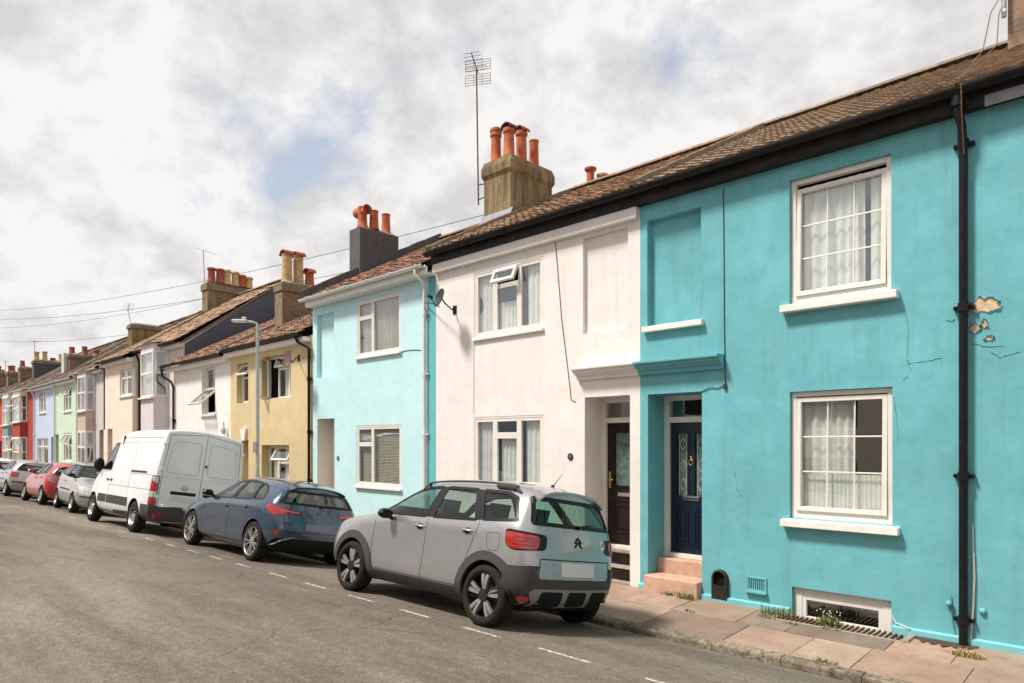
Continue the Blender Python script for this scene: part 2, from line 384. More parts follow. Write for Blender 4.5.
def pavement(name, yk, yw, zk, zw, well=None):
    g = MB(); cols = []
    tones = [(.36,.25,.19), (.31,.215,.17), (.25,.185,.15), (.41,.31,.235), (.33,.235,.185), (.22,.17,.14), (.36,.27,.21)]
    d = 1 if yw > yk else -1; mid = yk+(yw-yk)*.50
    def zz(y): return zk+(zw-zk)*(y-yk)/(yw-yk)
    for r, (ya, yb) in enumerate(((yk, mid), (mid, yw))):
        x = -92.0+(.4 if r else 0)
        while x < 14:
            L = random.choice((.6,.75,.9,.9,1.05)); x1 = x+L; y1 = yb
            segs = [(x, x1, yb)]
            if well and r == 1:
                cut = sorted({x, x1, *[w for w in well[:2] if x < w < x1]})
                segs = [(a, b, well[2] if (a+b)/2 > well[0] and (a+b)/2 < well[1] else yb) for a, b in zip(cut, cut[1:])]
            c = random.choice(tones); k = random.uniform(.85, 1.1); dz = [random.uniform(-.004, .004) for _ in range(4)]
            for a, b, y1 in segs:
                e = .005; A, B = a+(e if a == x else 0), b-(e if b == x1 else 0); C, D = ya+e*d, y1-(e*d if y1 == yb else 0)
                top = [(A,C,zz(C)+dz[0]), (B,C,zz(C)+dz[1]), (B,D,zz(D)+dz[2]), (A,D,zz(D)+dz[3])]
                v = top+[(p[0], p[1], p[2]-.05) for p in top]
                g.add(v, [(0,1,2,3),(0,4,5,1),(1,5,6,2),(2,6,7,3),(3,7,4,0)]); cols += [(c[0]*k, c[1]*k, c[2]*k)]*5
            x = x1
    o = g.build(name, M_pave); colour_attr(o, cols); tag(o, kind='structure')
    b = MB(); e = -.009
    if well:
        b.quad((-95,yk,zk+e),(15,yk,zk+e),(15,well[2],zz(well[2])+e),(-95,well[2],zz(well[2])+e))
        for a, c in ((-95, well[0]), (well[1], 15)):
            b.quad((a,well[2],zz(well[2])+e),(c,well[2],zz(well[2])+e),(c,yw,zw+e),(a,yw,zw+e))
    else: b.quad((-95,yk,zk+e),(15,yk,zk+e),(15,yw,zw+e),(-95,yw,zw+e))
    tag(b.build(name+'_bed', M_joint), kind='structure')
pavement('pavement', 7.10, TF, -.502, -.43, WELL)
pavement('pavement_opposite', -5.10, -6.6, -.502, -.43)
g = MB(); x0, x1, y0 = WELL; y1 = TF; zt = -.45; zb = -.90
g.quad((x0,y0,zb),(x1,y0,zb),(x1,y1,zb),(x0,y1,zb)); g.quad((x0,y0,zb),(x0,y0,zt),(x1,y0,zt),(x1,y0,zb))
g.quad((x0,y0,zb),(x0,y1,zb),(x0,y1,zt),(x0,y0,zt)); g.quad((x1,y0,zb),(x1,y1,zb),(x1,y1,zt),(x1,y0,zt))
tag(g.build('light_well', M_mortar, fixn=False), kind='structure')

# strip of broken ground along the wall beside the drainpipe
g = MB(); n = 22; top = []; bot = []
for i in range(n+1):
    x = -2.10+.62*i/n*1.0; top.append((x, TF-.052, -.4245)); bot.append((x, TF-.052-(.20+.05*math.sin(i*1.7)+random.uniform(-.025,.025))*math.sin(math.pi*min(1,max(0,(i+.4)/(n+.8))))**.5, -.431))
g.add(top+bot, [(i, i+1, n+2+i, n+1+i) for i in range(n)])
tag(g.build('dirt_strip', simple('dark_soil', (.075,.045,.032), .95, var=.5, scale=25, bump=.9), fixn=False), kind='structure')

# ------------------------------------------------------------------ house building blocks
def wall_with_holes(mb, X0, X1, z0, z1, y, holes):
    xs = sorted({X0, X1, *[h[0] for h in holes], *[h[1] for h in holes]}); zs = sorted({z0, z1, *[h[2] for h in holes], *[h[3] for h in holes]})
    for a, b in zip(xs, xs[1:]):
        for c, d in zip(zs, zs[1:]):
            m, n = (a+b)/2, (c+d)/2
            if any(h[0] < m < h[1] and h[2] < n < h[3] for h in holes): continue
            mb.quad((a,y,c),(b,y,c),(b,y,d),(a,y,d))
    for h in holes:
        a, b, c, d, dep = h[:5]; yy = y+dep
        mb.quad((a,y,c),(a,y,d),(a,yy,d),(a,yy,c)); mb.quad((b,y,d),(b,y,c),(b,yy,c),(b,yy,d))
        mb.quad((a,y,d),(b,y,d),(b,yy,d),(a,yy,d)); mb.quad((a,y,c),(a,yy,c),(b,yy,c),(b,y,c))
        if len(h) > 5 and h[5]: mb.quad((a,yy,c),(b,yy,c),(b,yy,d),(a,yy,d))

def bar_frame(mb, a, b, c, d, w, y0, y1):
    mb.box(a, a+w, y0, y1, c, d); mb.box(b-w, b, y0, y1, c, d); mb.box(a+w, b-w, y0, y1, d-w, d); mb.box(a+w, b-w, y0, y1, c, c+w)

def sash(house_win, a, b, c, d, y, w, kind, ang, frame_mb, glass_mb, bars=None, bw=.018):
    """one light of a window; fixed ones go into the frame, open ones become casements of their own"""
    if kind == 'fix':
        bar_frame(frame_mb, a, b, c, d, w, y-.014, y+.03)
        glass_mb.quad((a+w,y+.012,c+w),(b-w,y+.012,c+w),(b-w,y+.012,d-w),(a+w,y+.012,d-w))
        if bars:
            nx, nz = bars
            for i in range(1, nx):
                x = a+w+(b-a-2*w)*i/nx; frame_mb.box(x-bw/2, x+bw/2, y+.002, y+.010, c+w, d-w)
            for i in range(1, nz):
                z = c+w+(d-c-2*w)*i/nz; frame_mb.box(a+w, b-w, y+.003, y+.009, z-bw/2, z+bw/2)
        return
    m = MB(); gl = MB(); bar_frame(m, a, b, c, d, w, -.02, .03); gl.quad((a+w,.01,c+w),(b-w,.01,c+w),(b-w,.01,d-w),(a+w,.01,d-w))
    if bars:
        nx, nz = bars
        for i in range(1, nx):
            x = a+w+(b-a-2*w)*i/nx; m.box(x-bw/2, x+bw/2, 0, .008, c+w, d-w)
    def rot(p):
        x, yy, z = p
        if kind == 'top':
            zz = z-d; ca, sa = math.cos(ang), math.sin(ang); return (x, y-.02+yy*ca+zz*sa, d+zz*ca-yy*sa)
        if kind == 'bottom':
            zz = z-c; ca, sa = math.cos(ang), math.sin(ang); return (x, y-.02+yy*ca-zz*sa, c+zz*ca+yy*sa)
        hx = a if kind == 'left' else b; xx = x-hx; s = 1 if kind == 'left' else -1
        ca, sa = math.cos(ang), math.sin(ang); return (hx+xx*ca+s*yy*sa, y-.02+yy*ca-s*xx*sa, z)
    m.v = [rot(p) for p in m.v]; gl.v = [rot(p) for p in gl.v]
    cs = m.build('open_casement', M_upvc, house_win); gl.build('pane', M_glass, house_win, fixn=False)

def curtain(mb, a, b, c, d, y, amp=.02, wl=.11):
    n = max(4, int((b-a)/.014)); vs = []
    for i in range(n+1):
        x = a+(b-a)*i/n
        o = amp*math.sin(2*math.pi*(x-a)/wl+1.3*math.sin(x*9))
        vs += [(x, y+o, c), (x, y+o*.6, d)]
    mb.add(vs, [(2*i, 2*i+2, 2*i+3, 2*i+1) for i in range(n)], True)

def window(house, X0, X1, z0, z1, y, lights, border=.045, sashw=.045, sill=None, curtains=(), mat=None, cmat=None, blinds=None, label=None, thick=.06, sillmat=None, room=True, uneven=None):
    """y = front of the window frame. lights: (f0,f1,g0,g1,kind,ang,bars)"""
    fm = MB(); gm = MB()
    bar_frame(fm, X0, X1, z0, z1, border, y, y+thick)
    win = bpy.data.objects.new('tmp', None)
    # frame is the window part itself
    W = X1-X0-2*border; H = z1-z0-2*border
    todo = []
    for L in lights:
        f0, f1, g0, g1 = L[:4]; kind = L[4] if len(L) > 4 else 'fix'; ang = L[5] if len(L) > 5 else 0; bars = L[6] if len(L) > 6 else None
        a, b = X0+border+W*f0, X0+border+W*f1; c, d = z0+border+H*g0, z0+border+H*g1
        if kind == 'fix': sash(None, a, b, c, d, y+.02, sashw, 'fix', 0, fm, gm, bars)
        else: bar_frame(fm, a, b, c, d, sashw*.6, y+.016, y+.05); todo.append((a+.012, b-.012, c+.012, d-.012, kind, ang, bars))
    o = fm.build('window', mat or M_upvc, house, bevel=.004)
    if label: o['label'] = label
    if gm.f: gm.build('pane', M_glass, o, fixn=False)
    for a, b, c, d, kind, ang, bars in todo: sash(o, a, b, c, d, y-.002, sashw, kind, ang, None, None, bars)
    if sill:
        ov, th, pr, yw = sill; m = MB()
        m.add([(X0-ov,yw-pr,z0-th),(X1+ov,yw-pr,z0-th),(X1+ov,y+.03,z0-th),(X0-ov,y+.03,z0-th),
               (X0-ov,yw-pr,z0-.012),(X1+ov,yw-pr,z0-.012),(X1+ov,y+.03,z0-.001),(X0-ov,y+.03,z0-.001)],
              [(0,3,2,1),(4,5,6,7),(0,1,5,4),(1,2,6,5),(2,3,7,6),(3,0,4,7)])
        m.build('sill', sillmat or M_sill, o, bevel=.008)
    if curtains:
        m = MB()
        for f0, f1, g0, g1 in curtains: curtain(m, X0+border+W*f0, X0+border+W*f1, z0+.02+H*g0, z0+.02+H*g1, y+.10)
        m.build('curtain', cmat or M_curtain, o, fixn=False)
    if blinds:
        m = MB(); f0, f1 = blinds; a, b = X0+border+W*f0, X0+border+W*f1; z = z0+.03
        while z < z1-.02:
            m.add([(a,y+.09,z),(b,y+.09,z),(b,y+.115,z+.027),(a,y+.115,z+.027)], [(0,1,2,3)]); z += .032
        m.build('blind', M_blind, o, fixn=False)
    return o

def set_tile_colours(o, cols): colour_attr(o, cols)
def tiled_roof(house, X0, X1, y0, z0, y1, z1, mat, tile=.20, row=.29, amp=.018, samp=6, jit=.006, name='roof', verge=True, tone_var=.25):
    """pantile slope facing the street, plain slope behind"""
    L = math.hypot(y1-y0, z1-z0); ny = max(2, round(L/row)); dy, dz = (y1-y0)/L, (z1-z0)/L
    nt_ = max(2, round((X1-X0)/tile)); w = (X1-X0)/nt_; nx = nt_*samp
    g = MB(); g.smooth = False; cols = []
    tj = [[(random.uniform(-jit, jit), random.uniform(-.012, .012), random.uniform(1-tone_var, 1+tone_var)) for i in range(nt_+1)] for j in range(ny)]  # last value: random tone of each tile
    for j in range(ny):
        va, vb, vc = [], [], []
        for i in range(nx+1):
            x = X0+(X1-X0)*i/nx; ph = (i % samp)/samp; ti = min(i//samp, nt_-1); hj, sj, _ = tj[j][ti]
            h = amp*(max(0, math.sin(math.pi*2*ph)) if ph < .5 else -.35*math.sin(math.pi*2*(ph-.5)))
            l0 = L*j/ny+sj-.02; l1 = L*(j+1)/ny+.015
            def P(l, hh): return (x, y0+dy*l-dz*hh, z0+dz*l+dy*hh)
            va.append(P(l0, h+hj+.034)); vb.append(P(l1, h+hj+.004)); vc.append(P(l0+.004, h*.6-.012))
        n = nx+1
        g.add(va+vb+vc, [f for i in range(nx) for f in ((i, i+1, n+i+1, n+i), (2*n+i, 2*n+i+1, i+1, i))])
        for i in range(nx):
            k = tj[j][min(i//samp, nt_-1)][2]; cols += [(k, k*.98, k*.95)]*2
    o = g.build(name, mat, house, fixn=False)
    # underlay so nothing shows through, and the rear slope
    nf = len(g.f); yb = 2*y1-y0
    u = MB(); u.quad((X0,y0+.02,z0-.015),(X1,y0+.02,z0-.015),(X1,y1,z1-.02),(X0,y1,z1-.02)); u.quad((X0,y1,z1+.02),(X1,y1,z1+.02),(X1,yb,z0-.02),(X0,yb,z0-.02))
    colour_attr(o, cols); u2 = u.build('rear_slope', mat, o, fixn=False); colour_attr(u2, [(.8,.8,.8)]*2)
    r = MB(); x = X0; rc = []
    while x < X1-.05:
        xe = min(x+.42, X1); s = random.uniform(-.006, .006); prof = []
        k0 = len(r.f)
        for xx in (x+.004, xe):
            prof += [(xx, y1+.12*math.cos(math.pi*k/6), z1+.035+s+.085*math.sin(math.pi*k/6)) for k in range(7)]
        r.add(prof, [(k, k+1, 8+k, 7+k) for k in range(6)]+[(0,1,2,3,4,5,6)], True); c = random.uniform(.7, 1.15); rc += [(c,c,c)]*(len(r.f)-k0); x = xe
    rr = r.build('ridge_tiles', mat, o, fixn=False); colour_attr(rr, rc)
    return o

def party_verge(house, X, y0, z0, y1, z1, mat, w=.16, h=.13, name='party_parapet'):
    m = MB(); a, b = X-w/2, X+w/2
    n = 14; d = Vector((0, y1-y0, z1-z0)); L = d.length; d.normalize(); up = Vector((0, -d.z, d.y))
    for i in range(n):
        p0 = Vector((0,y0,z0))+d*(L*i/n+.003); p1 = Vector((0,y0,z0))+d*(L*(i+1)/n-.003); k = random.uniform(-.008, .008)
        v = []
        for p in (p0, p1):
            for x, hh in ((a,-.05),(b,-.05),(b,h+k),(a,h+k)): q = p+up*hh; v.append((x, q.y, q.z))
        m.add(v, [(0,1,2,3),(7,6,5,4),(0,4,5,1),(1,5,6,2),(2,6,7,3),(3,7,4,0)])
    return m.build(name, mat, house)

def pot(parent, x, y, z, h, r, mat, top='roll', lean=0):
    m = MB()
    prof = [(r*1.12, 0), (r*1.12, .05), (r*1.0, .07), (r*.92, h*.5), (r*.88, h-.10)]
    if top == 'roll': prof += [(r*1.08, h-.09), (r*1.10, h-.03), (r*1.02, h), (r*.8, h), (r*.78, h-.1)]
    elif top == 'plain': prof += [(r*.88, h-.03), (r*.96, h-.025), (r*.96, h), (r*.75, h), (r*.72, h-.12)]
    elif top == 'flare': prof += [(r*1.0, h-.10), (r*1.35, h-.06), (r*1.38, h-.01), (r*1.2, h), (r*.8, h-.02), (r*.75, h-.15)]
    m.lathe(prof, (x, y, z), 'z', 18)
    if lean: m.v = [(a+lean*(c-z), b, c) for a, b, c in m.v]
    o = m.build('chimney_pot', mat, parent)
    return o
def cowl(parent, x, y, z, r, mat, kind='half'):
    m = MB()
    if kind == 'half':   # half-round ridge tile laid across the top
        vs = []
        for yy in (-r*.95, r*.95):
            for rr in (r*1.25, r*1.05): vs += [(x+rr*math.cos(math.pi*k/8), y+yy, z+rr*.8*math.sin(math.pi*k/8)) for k in range(9)]
        f = [(k,k+1,19+k,18+k) for k in range(8)]+[(9+k,27+k,28+k,10+k) for k in range(8)]+[(k,9+k,10+k,k+1) for k in range(8)]+[(18+k,19+k,28+k,27+k) for k in range(8)]
        m.add(vs, f, True)
    else:                # horned cross-tube cowl
        m.tube([(x-r*1.9,y,z+.04),(x-r*1.0,y,z+.02),(x+r*1.0,y,z+.02),(x+r*1.9,y,z+.04)], [r*1.05,r*.75,r*.75,r*1.05], 14, False)
        m.tube([(x,y,z-.05),(x,y,z+.14)], [r*.9, r*.95], 14)
    return m.build('chimney_pot', mat, parent, fixn=False)
def chimney(house, Xr, Xl, y0, y1, zb, zt, mat, band=.0, bandmat=None, flaunch=M_mortar, topmat=None, inset_=None):
    m = MB(); b = zt-band
    m.box(Xl, Xr, y0, y1, zb, b if band else zt)
    if inset_:
        def rg(g, z): return [(Xl-g,y0-g,z),(Xr+g,y0-g,z),(Xr+g,y1+g,z),(Xl-g,y1+g,z)]
        L = [rg(0, zb), rg(0, b), rg(inset_*1.6, b+.09), rg(inset_*1.6, zt-.16), rg(.0, zt-.02), rg(-.06, zt)]; m.v = []; m.f = []; m.m = []; m.sm = []
        for A_, B_ in zip(L, L[1:]): m.add(A_+B_, [(k, (k+1)%4, 4+(k+1)%4, 4+k) for k in range(4)])
    elif band:
        m.mat(1).box(Xl-.05, Xr+.05, y0-.05, y1+.05, b, zt-.05); m.box(Xl-.02, Xr+.02, y0-.02, y1+.02, zt-.05, zt)
    o = m.build('chimney', [mat, bandmat or mat], house, bevel=.02)
    f = MB(); cx, cy = (Xl+Xr)/2, (y0+y1)/2
    a, c = (Xr-Xl)/2-.03, (y1-y0)/2-.03
    f.add([(cx-a,cy-c,zt),(cx+a,cy-c,zt),(cx+a,cy+c,zt),(cx-a,cy+c,zt),(cx-a*.6,cy-c*.8,zt+.07),(cx+a*.6,cy-c*.8,zt+.07),(cx+a*.6,cy+c*.8,zt+.07),(cx-a*.6,cy+c*.8,zt+.07)],
          [(4,5,6,7),(0,1,5,4),(1,2,6,5),(2,3,7,6),(3,0,4,7)]); f.build('flaunching', flaunch, o)
    return o
def gutter(house, X0, X1, y, z, mat, r=.062, brackets=1.0, profile='half'):
    m = MB(); pr = []
    n = 10
    for k in range(n+1):
        a = math.pi+math.pi*k/n; pr.append((y+r*math.cos(a), z+r*math.sin(a)))
    inn = [(y+(r-.006)*math.cos(math.pi+math.pi*k/n), z+(r-.006)*math.sin(math.pi+math.pi*k/n)) for k in range(n, -1, -1)]
    poly = pr+inn; N = len(poly)
    vs = [(X0, a, b) for a, b in poly]+[(X1, a, b) for a, b in poly]
    m.add(vs, [(i, (i+1)%N, N+(i+1)%N, N+i) for i in range(N)]+[tuple(range(N)), tuple(range(2*N-1, N-1, -1))], False)
    x = X0+.35
    while x < X1-.1:
        m.add([(xx, y+(r+.008)*math.cos(math.pi+math.pi*k/8), z+(r+.008)*math.sin(math.pi+math.pi*k/8)) for xx in (x, x+.035) for k in range(9)],
              [(k,k+1,10+k,9+k) for k in range(8)], True)
        m.box(x, x+.035, y+r-.01, y+r+.03, z-.03, z+.015)
        m.box(x-.002, x+.037, y-r-.010, y-r+.006, z-.012, z+.012); x += brackets
    return m.build('gutter', mat, house, fixn=False)
def downpipe(house, pts, mat, r=.034, clips=(), yclip=None, name='downpipe'):
    m = MB(); m.tube(pts, r, 14)
    for z in clips:
        x, y = pts[-1][0], pts[-1][1]
        m.lathe([(r, -.045), (r+.012, -.045), (r+.012, .045), (r, .045)], (x, y, z), 'z', 14); m.box(x-.085, x+.085, y+.0, y+r+.02, z-.022, z+.022)
    return m.build(name, mat, house)
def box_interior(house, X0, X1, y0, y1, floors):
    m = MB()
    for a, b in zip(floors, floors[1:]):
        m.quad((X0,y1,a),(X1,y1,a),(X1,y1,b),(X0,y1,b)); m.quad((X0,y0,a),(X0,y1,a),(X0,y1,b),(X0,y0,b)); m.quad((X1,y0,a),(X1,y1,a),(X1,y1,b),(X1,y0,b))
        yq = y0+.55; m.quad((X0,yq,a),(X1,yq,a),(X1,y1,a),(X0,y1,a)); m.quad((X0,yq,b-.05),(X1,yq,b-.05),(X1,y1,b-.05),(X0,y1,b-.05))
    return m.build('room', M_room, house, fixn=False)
def house_shell(name, label, X0, X1, yf, zb, ze, yr, zr, holes, mat, cat='house', group='terraced houses along the street', sides=True, floors=None, step=.0, roof_y0=None, roof_z0=None):
    """X0 left, X1 right (as seen), open gables follow the roof"""
    H = empty(name, ((X0+X1)/2, yf, zb), label, cat, group)
    m = MB(); wall_with_holes(m, X0, X1, zb, ze, yf, holes)
    yb = 2*yr-yf; e = .004; s = (zr-ze)/(yr-yf)
    for x in (X0+e, X1-e):
        m.add([(x,yf+.001,zb),(x,yb,zb),(x,yb,ze),(x,yr,zr-.06),(x,yf+.001,ze)], [(0,1,2,3,4)])
    m.quad((X0,yb,zb),(X1,yb,zb),(X1,yb,ze),(X0,yb,ze))
    m.build('wall', mat, H, fixn=False)
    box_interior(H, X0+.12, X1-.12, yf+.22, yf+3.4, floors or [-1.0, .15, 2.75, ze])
    return H
# ------------------------------------------------------------------ wall paints
P_TEAL = stucco('teal_masonry_paint', (.152,.438,.482), .75, tint=(.115,.37,.41), patchy=.13)
P_WHITE = stucco('warm_white_masonry_paint', (.78,.735,.70), .4, tint=(.74,.66,.61), patchy=.05)
P_PALE = stucco('pale_aqua_masonry_paint', (.53,.76,.785), .2, tint=(.48,.72,.75), patchy=.05)
P_PALE_EDGE = simple('aqua_strip_paint', (.12,.44,.47), .8, var=.08)
P_YELLOW = stucco('mustard_masonry_paint', (.62,.49,.28), .25, patchy=.06)
P_WHITE2 = stucco('chalk_white_masonry_paint', (.80,.76,.72), .15, patchy=.04)
P_LILAC = stucco('lilac_white_masonry_paint', (.66,.60,.60), .2, patchy=.04)
P_CREAM = stucco('peach_cream_masonry_paint', (.80,.69,.57), .2, patchy=.05)
P_MAUVE = stucco('mauve_grey_masonry_paint', (.57,.52,.50), .2, patchy=.05)
P_GREEN = stucco('mint_green_masonry_paint', (.56,.70,.53), .2, patchy=.05)
P_BLUE = stucco('periwinkle_masonry_paint', (.52,.58,.73), .2, patchy=.05)
P_RED = stucco('brick_red_masonry_paint', (.36,.05,.035), .2, patchy=.06)
P_GREYW = stucco('pale_grey_masonry_paint', (.60,.60,.57), .2, patchy=.05)
P_ORANGE = stucco('orange_red_masonry_paint', (.55,.06,.035), .2, patchy=.05)
P_DOOR_PINK = simple('beige_porch_paint', (.80,.67,.56), .8, var=.06)
P_SLATEWALL = simple('slate_hung_flank', (.070,.078,.105), .8, var=.15, scale=2.5, bump=.3)
RF_A = roof_mat('brown_concrete_tiles', (.34,.255,.19), .45)
RF_B = roof_mat('weathered_lichen_tiles', (.32,.215,.155), .8, (.14,.075,.05))
RF_C = roof_mat('red_brown_tiles', (.27,.155,.115), .5, (.13,.07,.05))
RF_D = roof_mat('orange_brown_tiles', (.25,.155,.115), .7, (.12,.07,.05))
RF_E = roof_mat('dark_brown_tiles', (.15,.112,.09), .35)
def stack_render(name, c, streak):
    t = NT(name); col = t.mix(t.ramp(t.noise(2.5, 6), .35, .65), [x*.8 for x in c], c)
    s = t.noise(6, 6, .7, (1,1,.12), (2,2,2)); col = t.mix(t.math('MULTIPLY', t.ramp(s, .42, .62), .8), col, streak)
    l = t.noise(9, 6, .7, loc=(5,5,5)); col = t.mix(t.math('MULTIPLY', t.ramp(l, .55, .65), .6), col, (.30,.24,.07))
    return t.finish(col, .95, 0, t.bump(t.noise(30, 5), .7, .01), spec=.2)
M_stack_brown = stack_render('stained_stack_render', (.30,.225,.13), (.085,.058,.035))
M_stack_slate = simple('dark_grey_stack_render', (.085,.08,.085), .85, var=.12, scale=4, bump=.5)
M_stack_brick = brick_mat('stock_brick', (.30,.19,.12), (.25,.21,.17))
M_stack_band = simple('stained_cement_cap', (.20,.155,.10), .95, var=.3, scale=7, bump=.5)

# ================================================================== TEAL HOUSE (A)
XA0, XA1 = -5.71, -1.64
ZB = -.43
def pxbox(x0, x1, yt, yb_, t, xr=None):
    """opening on plane t from its left/right pixels and its top/bottom measured at the left edge"""
    return (PX(x0, t), PX(x1, t), PZ(x0, yb_, t), PZ(x0, yt, t))
a_up = pxbox(789.5, 891.3, 180.5, 305, TF); a_lo = pxbox(789.8, 892.5, 392, 518, TF); a_bl = pxbox(647.3, 701, 221, 327, TF)
a_ba = (PX(792, TF), PX(891.5, TF), -.60, PZ(792, 586.5, TF)); a_dr = (PX(648, TF), PX(702, TF), ZB-.1, PZ(648, 394.5, TF))
A = house_shell('terraced_house', 'turquoise two-storey house with navy door, pink steps and tall blind window panel', XA0, XA1, TF, -1.0, 5.40, 12.8, 7.73,
    [a_up+(.10,), a_lo+(.10,), a_bl+(.11, True), a_ba+(.09,), a_dr+(.50,)], P_TEAL, floors=[-1.0, .15, 2.75, 5.35])
tiled_roof(A, XA0+.02, XA1-.02, 8.40, 5.455, 12.8, 7.76, RF_A, .18, .24, .014, 6, tone_var=.14)
party_verge(A, XA0, 8.45, 5.47, 12.85, 7.79, M_stack_band, .15, .11)
# plinth
PL_ = []
for a, b in ((XA0+.0, a_dr[0]-.0), (a_dr[1], a_ba[0]-.02), (a_ba[1]+.02, XA1)):
    m = MB(); m.add([(a,TF-.05,-.6),(b,TF-.05,-.6),(b,TF-.05,-.37),(a,TF-.05,-.37),(a,TF-.003,-.355),(b,TF-.003,-.355),(a,TF+.02,-.6),(b,TF+.02,-.6)],
          [(0,1,2,3),(3,2,5,4),(0,3,4,6),(1,7,5,2)]); PL_.append(m)
P_TEAL_PL = stucco('teal_plinth_paint', (.20,.51,.56), .4)
for m in PL_: m.build('plinth', P_TEAL_PL, A, fixn=False)
def eaves_board(H, X0, X1, z0, z1, mat, y0=8.50):
    m = MB(); m.box(X0, X1, y0, TF-.002, z0, z1); return m.build('fascia', mat, H, bevel=.004)
eaves_board(A, XA0-.0, XA1, 5.215, 5.43, M_fascia_black, 8.47)
gutter(A, XA0-.02, XA1+.03, 8.375, 5.415, M_blackpvc, .070, .92)
GRID = (3, 3)
def gapbars(f, n): return f
# upper window: white sash with a dark gap above it, grid bars
def sashwin(H, box, y, tilt, curtains, cmat=None, lab=None, gap=.05, net=None):
    X0, X1, z0, z1 = box
    o = window(H, X0+.003, X1-.003, z0, z1-.003, y, [(0,1,0,1,'none')] if False else [], border=.060, sashw=.05, sill=(.085,.10,.11,TF), thick=.09, label=lab)
    a, b, c, d = X0+.065, X1-.065, z0+.10, z1-.065-gap
    m = MB(); g = MB(); w = .055
    base = MB(); base.box(X0+.063, X1-.063, y+.004, y+.08, z0+.06, z0+.098); base.build('bottom_rail', M_upvc, o, bevel=.003)
    bar_frame(m, a, b, c, d, w, -.03, .03)
    for i in (1, 2):
        x = a+w+(b-a-2*w)*i/3; m.box(x-.009, x+.009, .004, .016, c+w, d-w); z = c+w+(d-c-2*w)*i/3; m.box(a+w, b-w, .005, .015, z-.009, z+.009)
    g.quad((a+w,.018,c+w),(b-w,.018,c+w),(b-w,.018,d-w),(a+w,.018,d-w))
    def rt(p):
        zz = p[2]-c; return (p[0], y+.005+p[1]*math.cos(tilt)+zz*math.sin(tilt), c+zz*math.cos(tilt)-p[1]*math.sin(tilt))
    m.v = [rt(p) for p in m.v]; g.v = [rt(p) for p in g.v]
    m.build('sash', M_upvc, o, bevel=.004); g.build('pane', M_glass, o, fixn=False)
    cm = MB()
    for f0, f1 in curtains: curtain(cm, a+(b-a)*f0, a+(b-a)*f1, c+.02, z1-.08, y+.13, .022, .12)
    if net: curtain(cm, a, b, c+.02, c+(d-c)*net, y+.09, .008, .05)
    cm.build('curtain', cmat or M_curtain, o, fixn=False)
    return o
sashwin(A, a_up, TF+.05, .035, [(0.0,.37),(.37,.74),(.80,1)], lab='upper sash window tilted open, with a dark gap above it', gap=.055)
sashwin(A, a_lo, TF+.05, .02, [(0.0,.34),(.34,.62)], lab='lower sash window with white curtain', gap=.012, net=.33)
# blind panel sill
m = MB(); X0, X1, z0, z1 = a_bl; m.box(X0-.05, X1+.05, TF-.08, TF+.10, z0-.085, z0-.004); m.build('blind_panel_sill', M_sill, A, bevel=.008)
# cornice: stepped moulding over the door, shared profile
def cornice(H, X0, X1, ztop, mat, h=.19):
    prof = [(TF-.003, 0), (TF-.20, 0), (TF-.20, -.035), (TF-.175, -.05), (TF-.15, -.055), (TF-.15, -.085), (TF-.10, -.10), (TF-.085, -.125), (TF-.05, -.13), (TF-.05, -h), (TF-.003, -h)]
    m = MB(); m.prism([(y, ztop+z) for y, z in prof], 'x', X0, X1); return m.build('cornice', mat, H, bevel=.004)
zc = PZ(634, 362, TF-.15)
cornice(A, XA0+.002, PX(717.4, TF-.2), zc, P_TEAL)
# basement window
X0, X1, z0, z1 = a_ba
window(A, X0+.004, X1-.004, z0+.002, z1-.004, TF+.06, [(0,1,0,1)], border=.10, sashw=.05, thick=.06, label='low basement window with white frame at pavement level')
# door
DX0, DX1, dz0, dz1 = a_dr; YD = TF+.46
def door_set(H, X0, X1, zth, zleaf, ztop, y, mat, glazed, fmat=M_upvc, fw=.085):
    f = MB(); f.box(X0, X0+fw, y-.02, y+.09, zth, ztop); f.box(X1-fw, X1, y-.02, y+.09, zth, ztop)
    f.box(X0+fw, X1-fw, y-.02, y+.09, ztop-.075, ztop); f.box(X0+fw, X1-fw, y-.02, y+.09, zleaf, zleaf+.085); f.box(X0, X1, y-.05, y+.09, zth-.06, zth-.001)
    F = f.build('door_frame', fmat, H, bevel=.005)
    g = MB(); g.quad((X0+fw,y+.04,zleaf+.085),(X1-fw,y+.04,zleaf+.085),(X1-fw,y+.04,ztop-.075),(X0+fw,y+.04,ztop-.075)); g.build('pane', M_glass, F, fixn=False)
    a, b = X0+fw+.003, X1-fw-.003; m = MB(); 
    gl = glazed(a, b, zth, zleaf)   # list of rectangles for glass
    wall_with_holes(m, a, b, zth+.006, zleaf-.003, y+.03, [r+(.02,) for r in gl['glass']])
    m.quad((a,y+.075,zth),(b,y+.075,zth),(b,y+.075,zleaf),(a,y+.075,zleaf)) if not gl['glass'] else None
    for r in gl['mould']:
        bar_frame(m, r[0], r[1], r[2], r[3], .022, y+.018, y+.03)
    D = m.build('door', mat, H, fixn=False)
    gm = MB()
    for r in gl['glass']: gm.quad((r[0],y+.05,r[2]),(r[1],y+.05,r[2]),(r[1],y+.05,r[3]),(r[0],y+.05,r[3]))
    if gl['glass']:
        gm.build('pane', M_obscure, D, fixn=False)
    return D, a, b
M_obscure = simple('obscure_glass', (.10,.15,.13), .12, var=.5, scale=14)
M_leadcame = simple('lead_came', (.55,.56,.52), .4, .3)
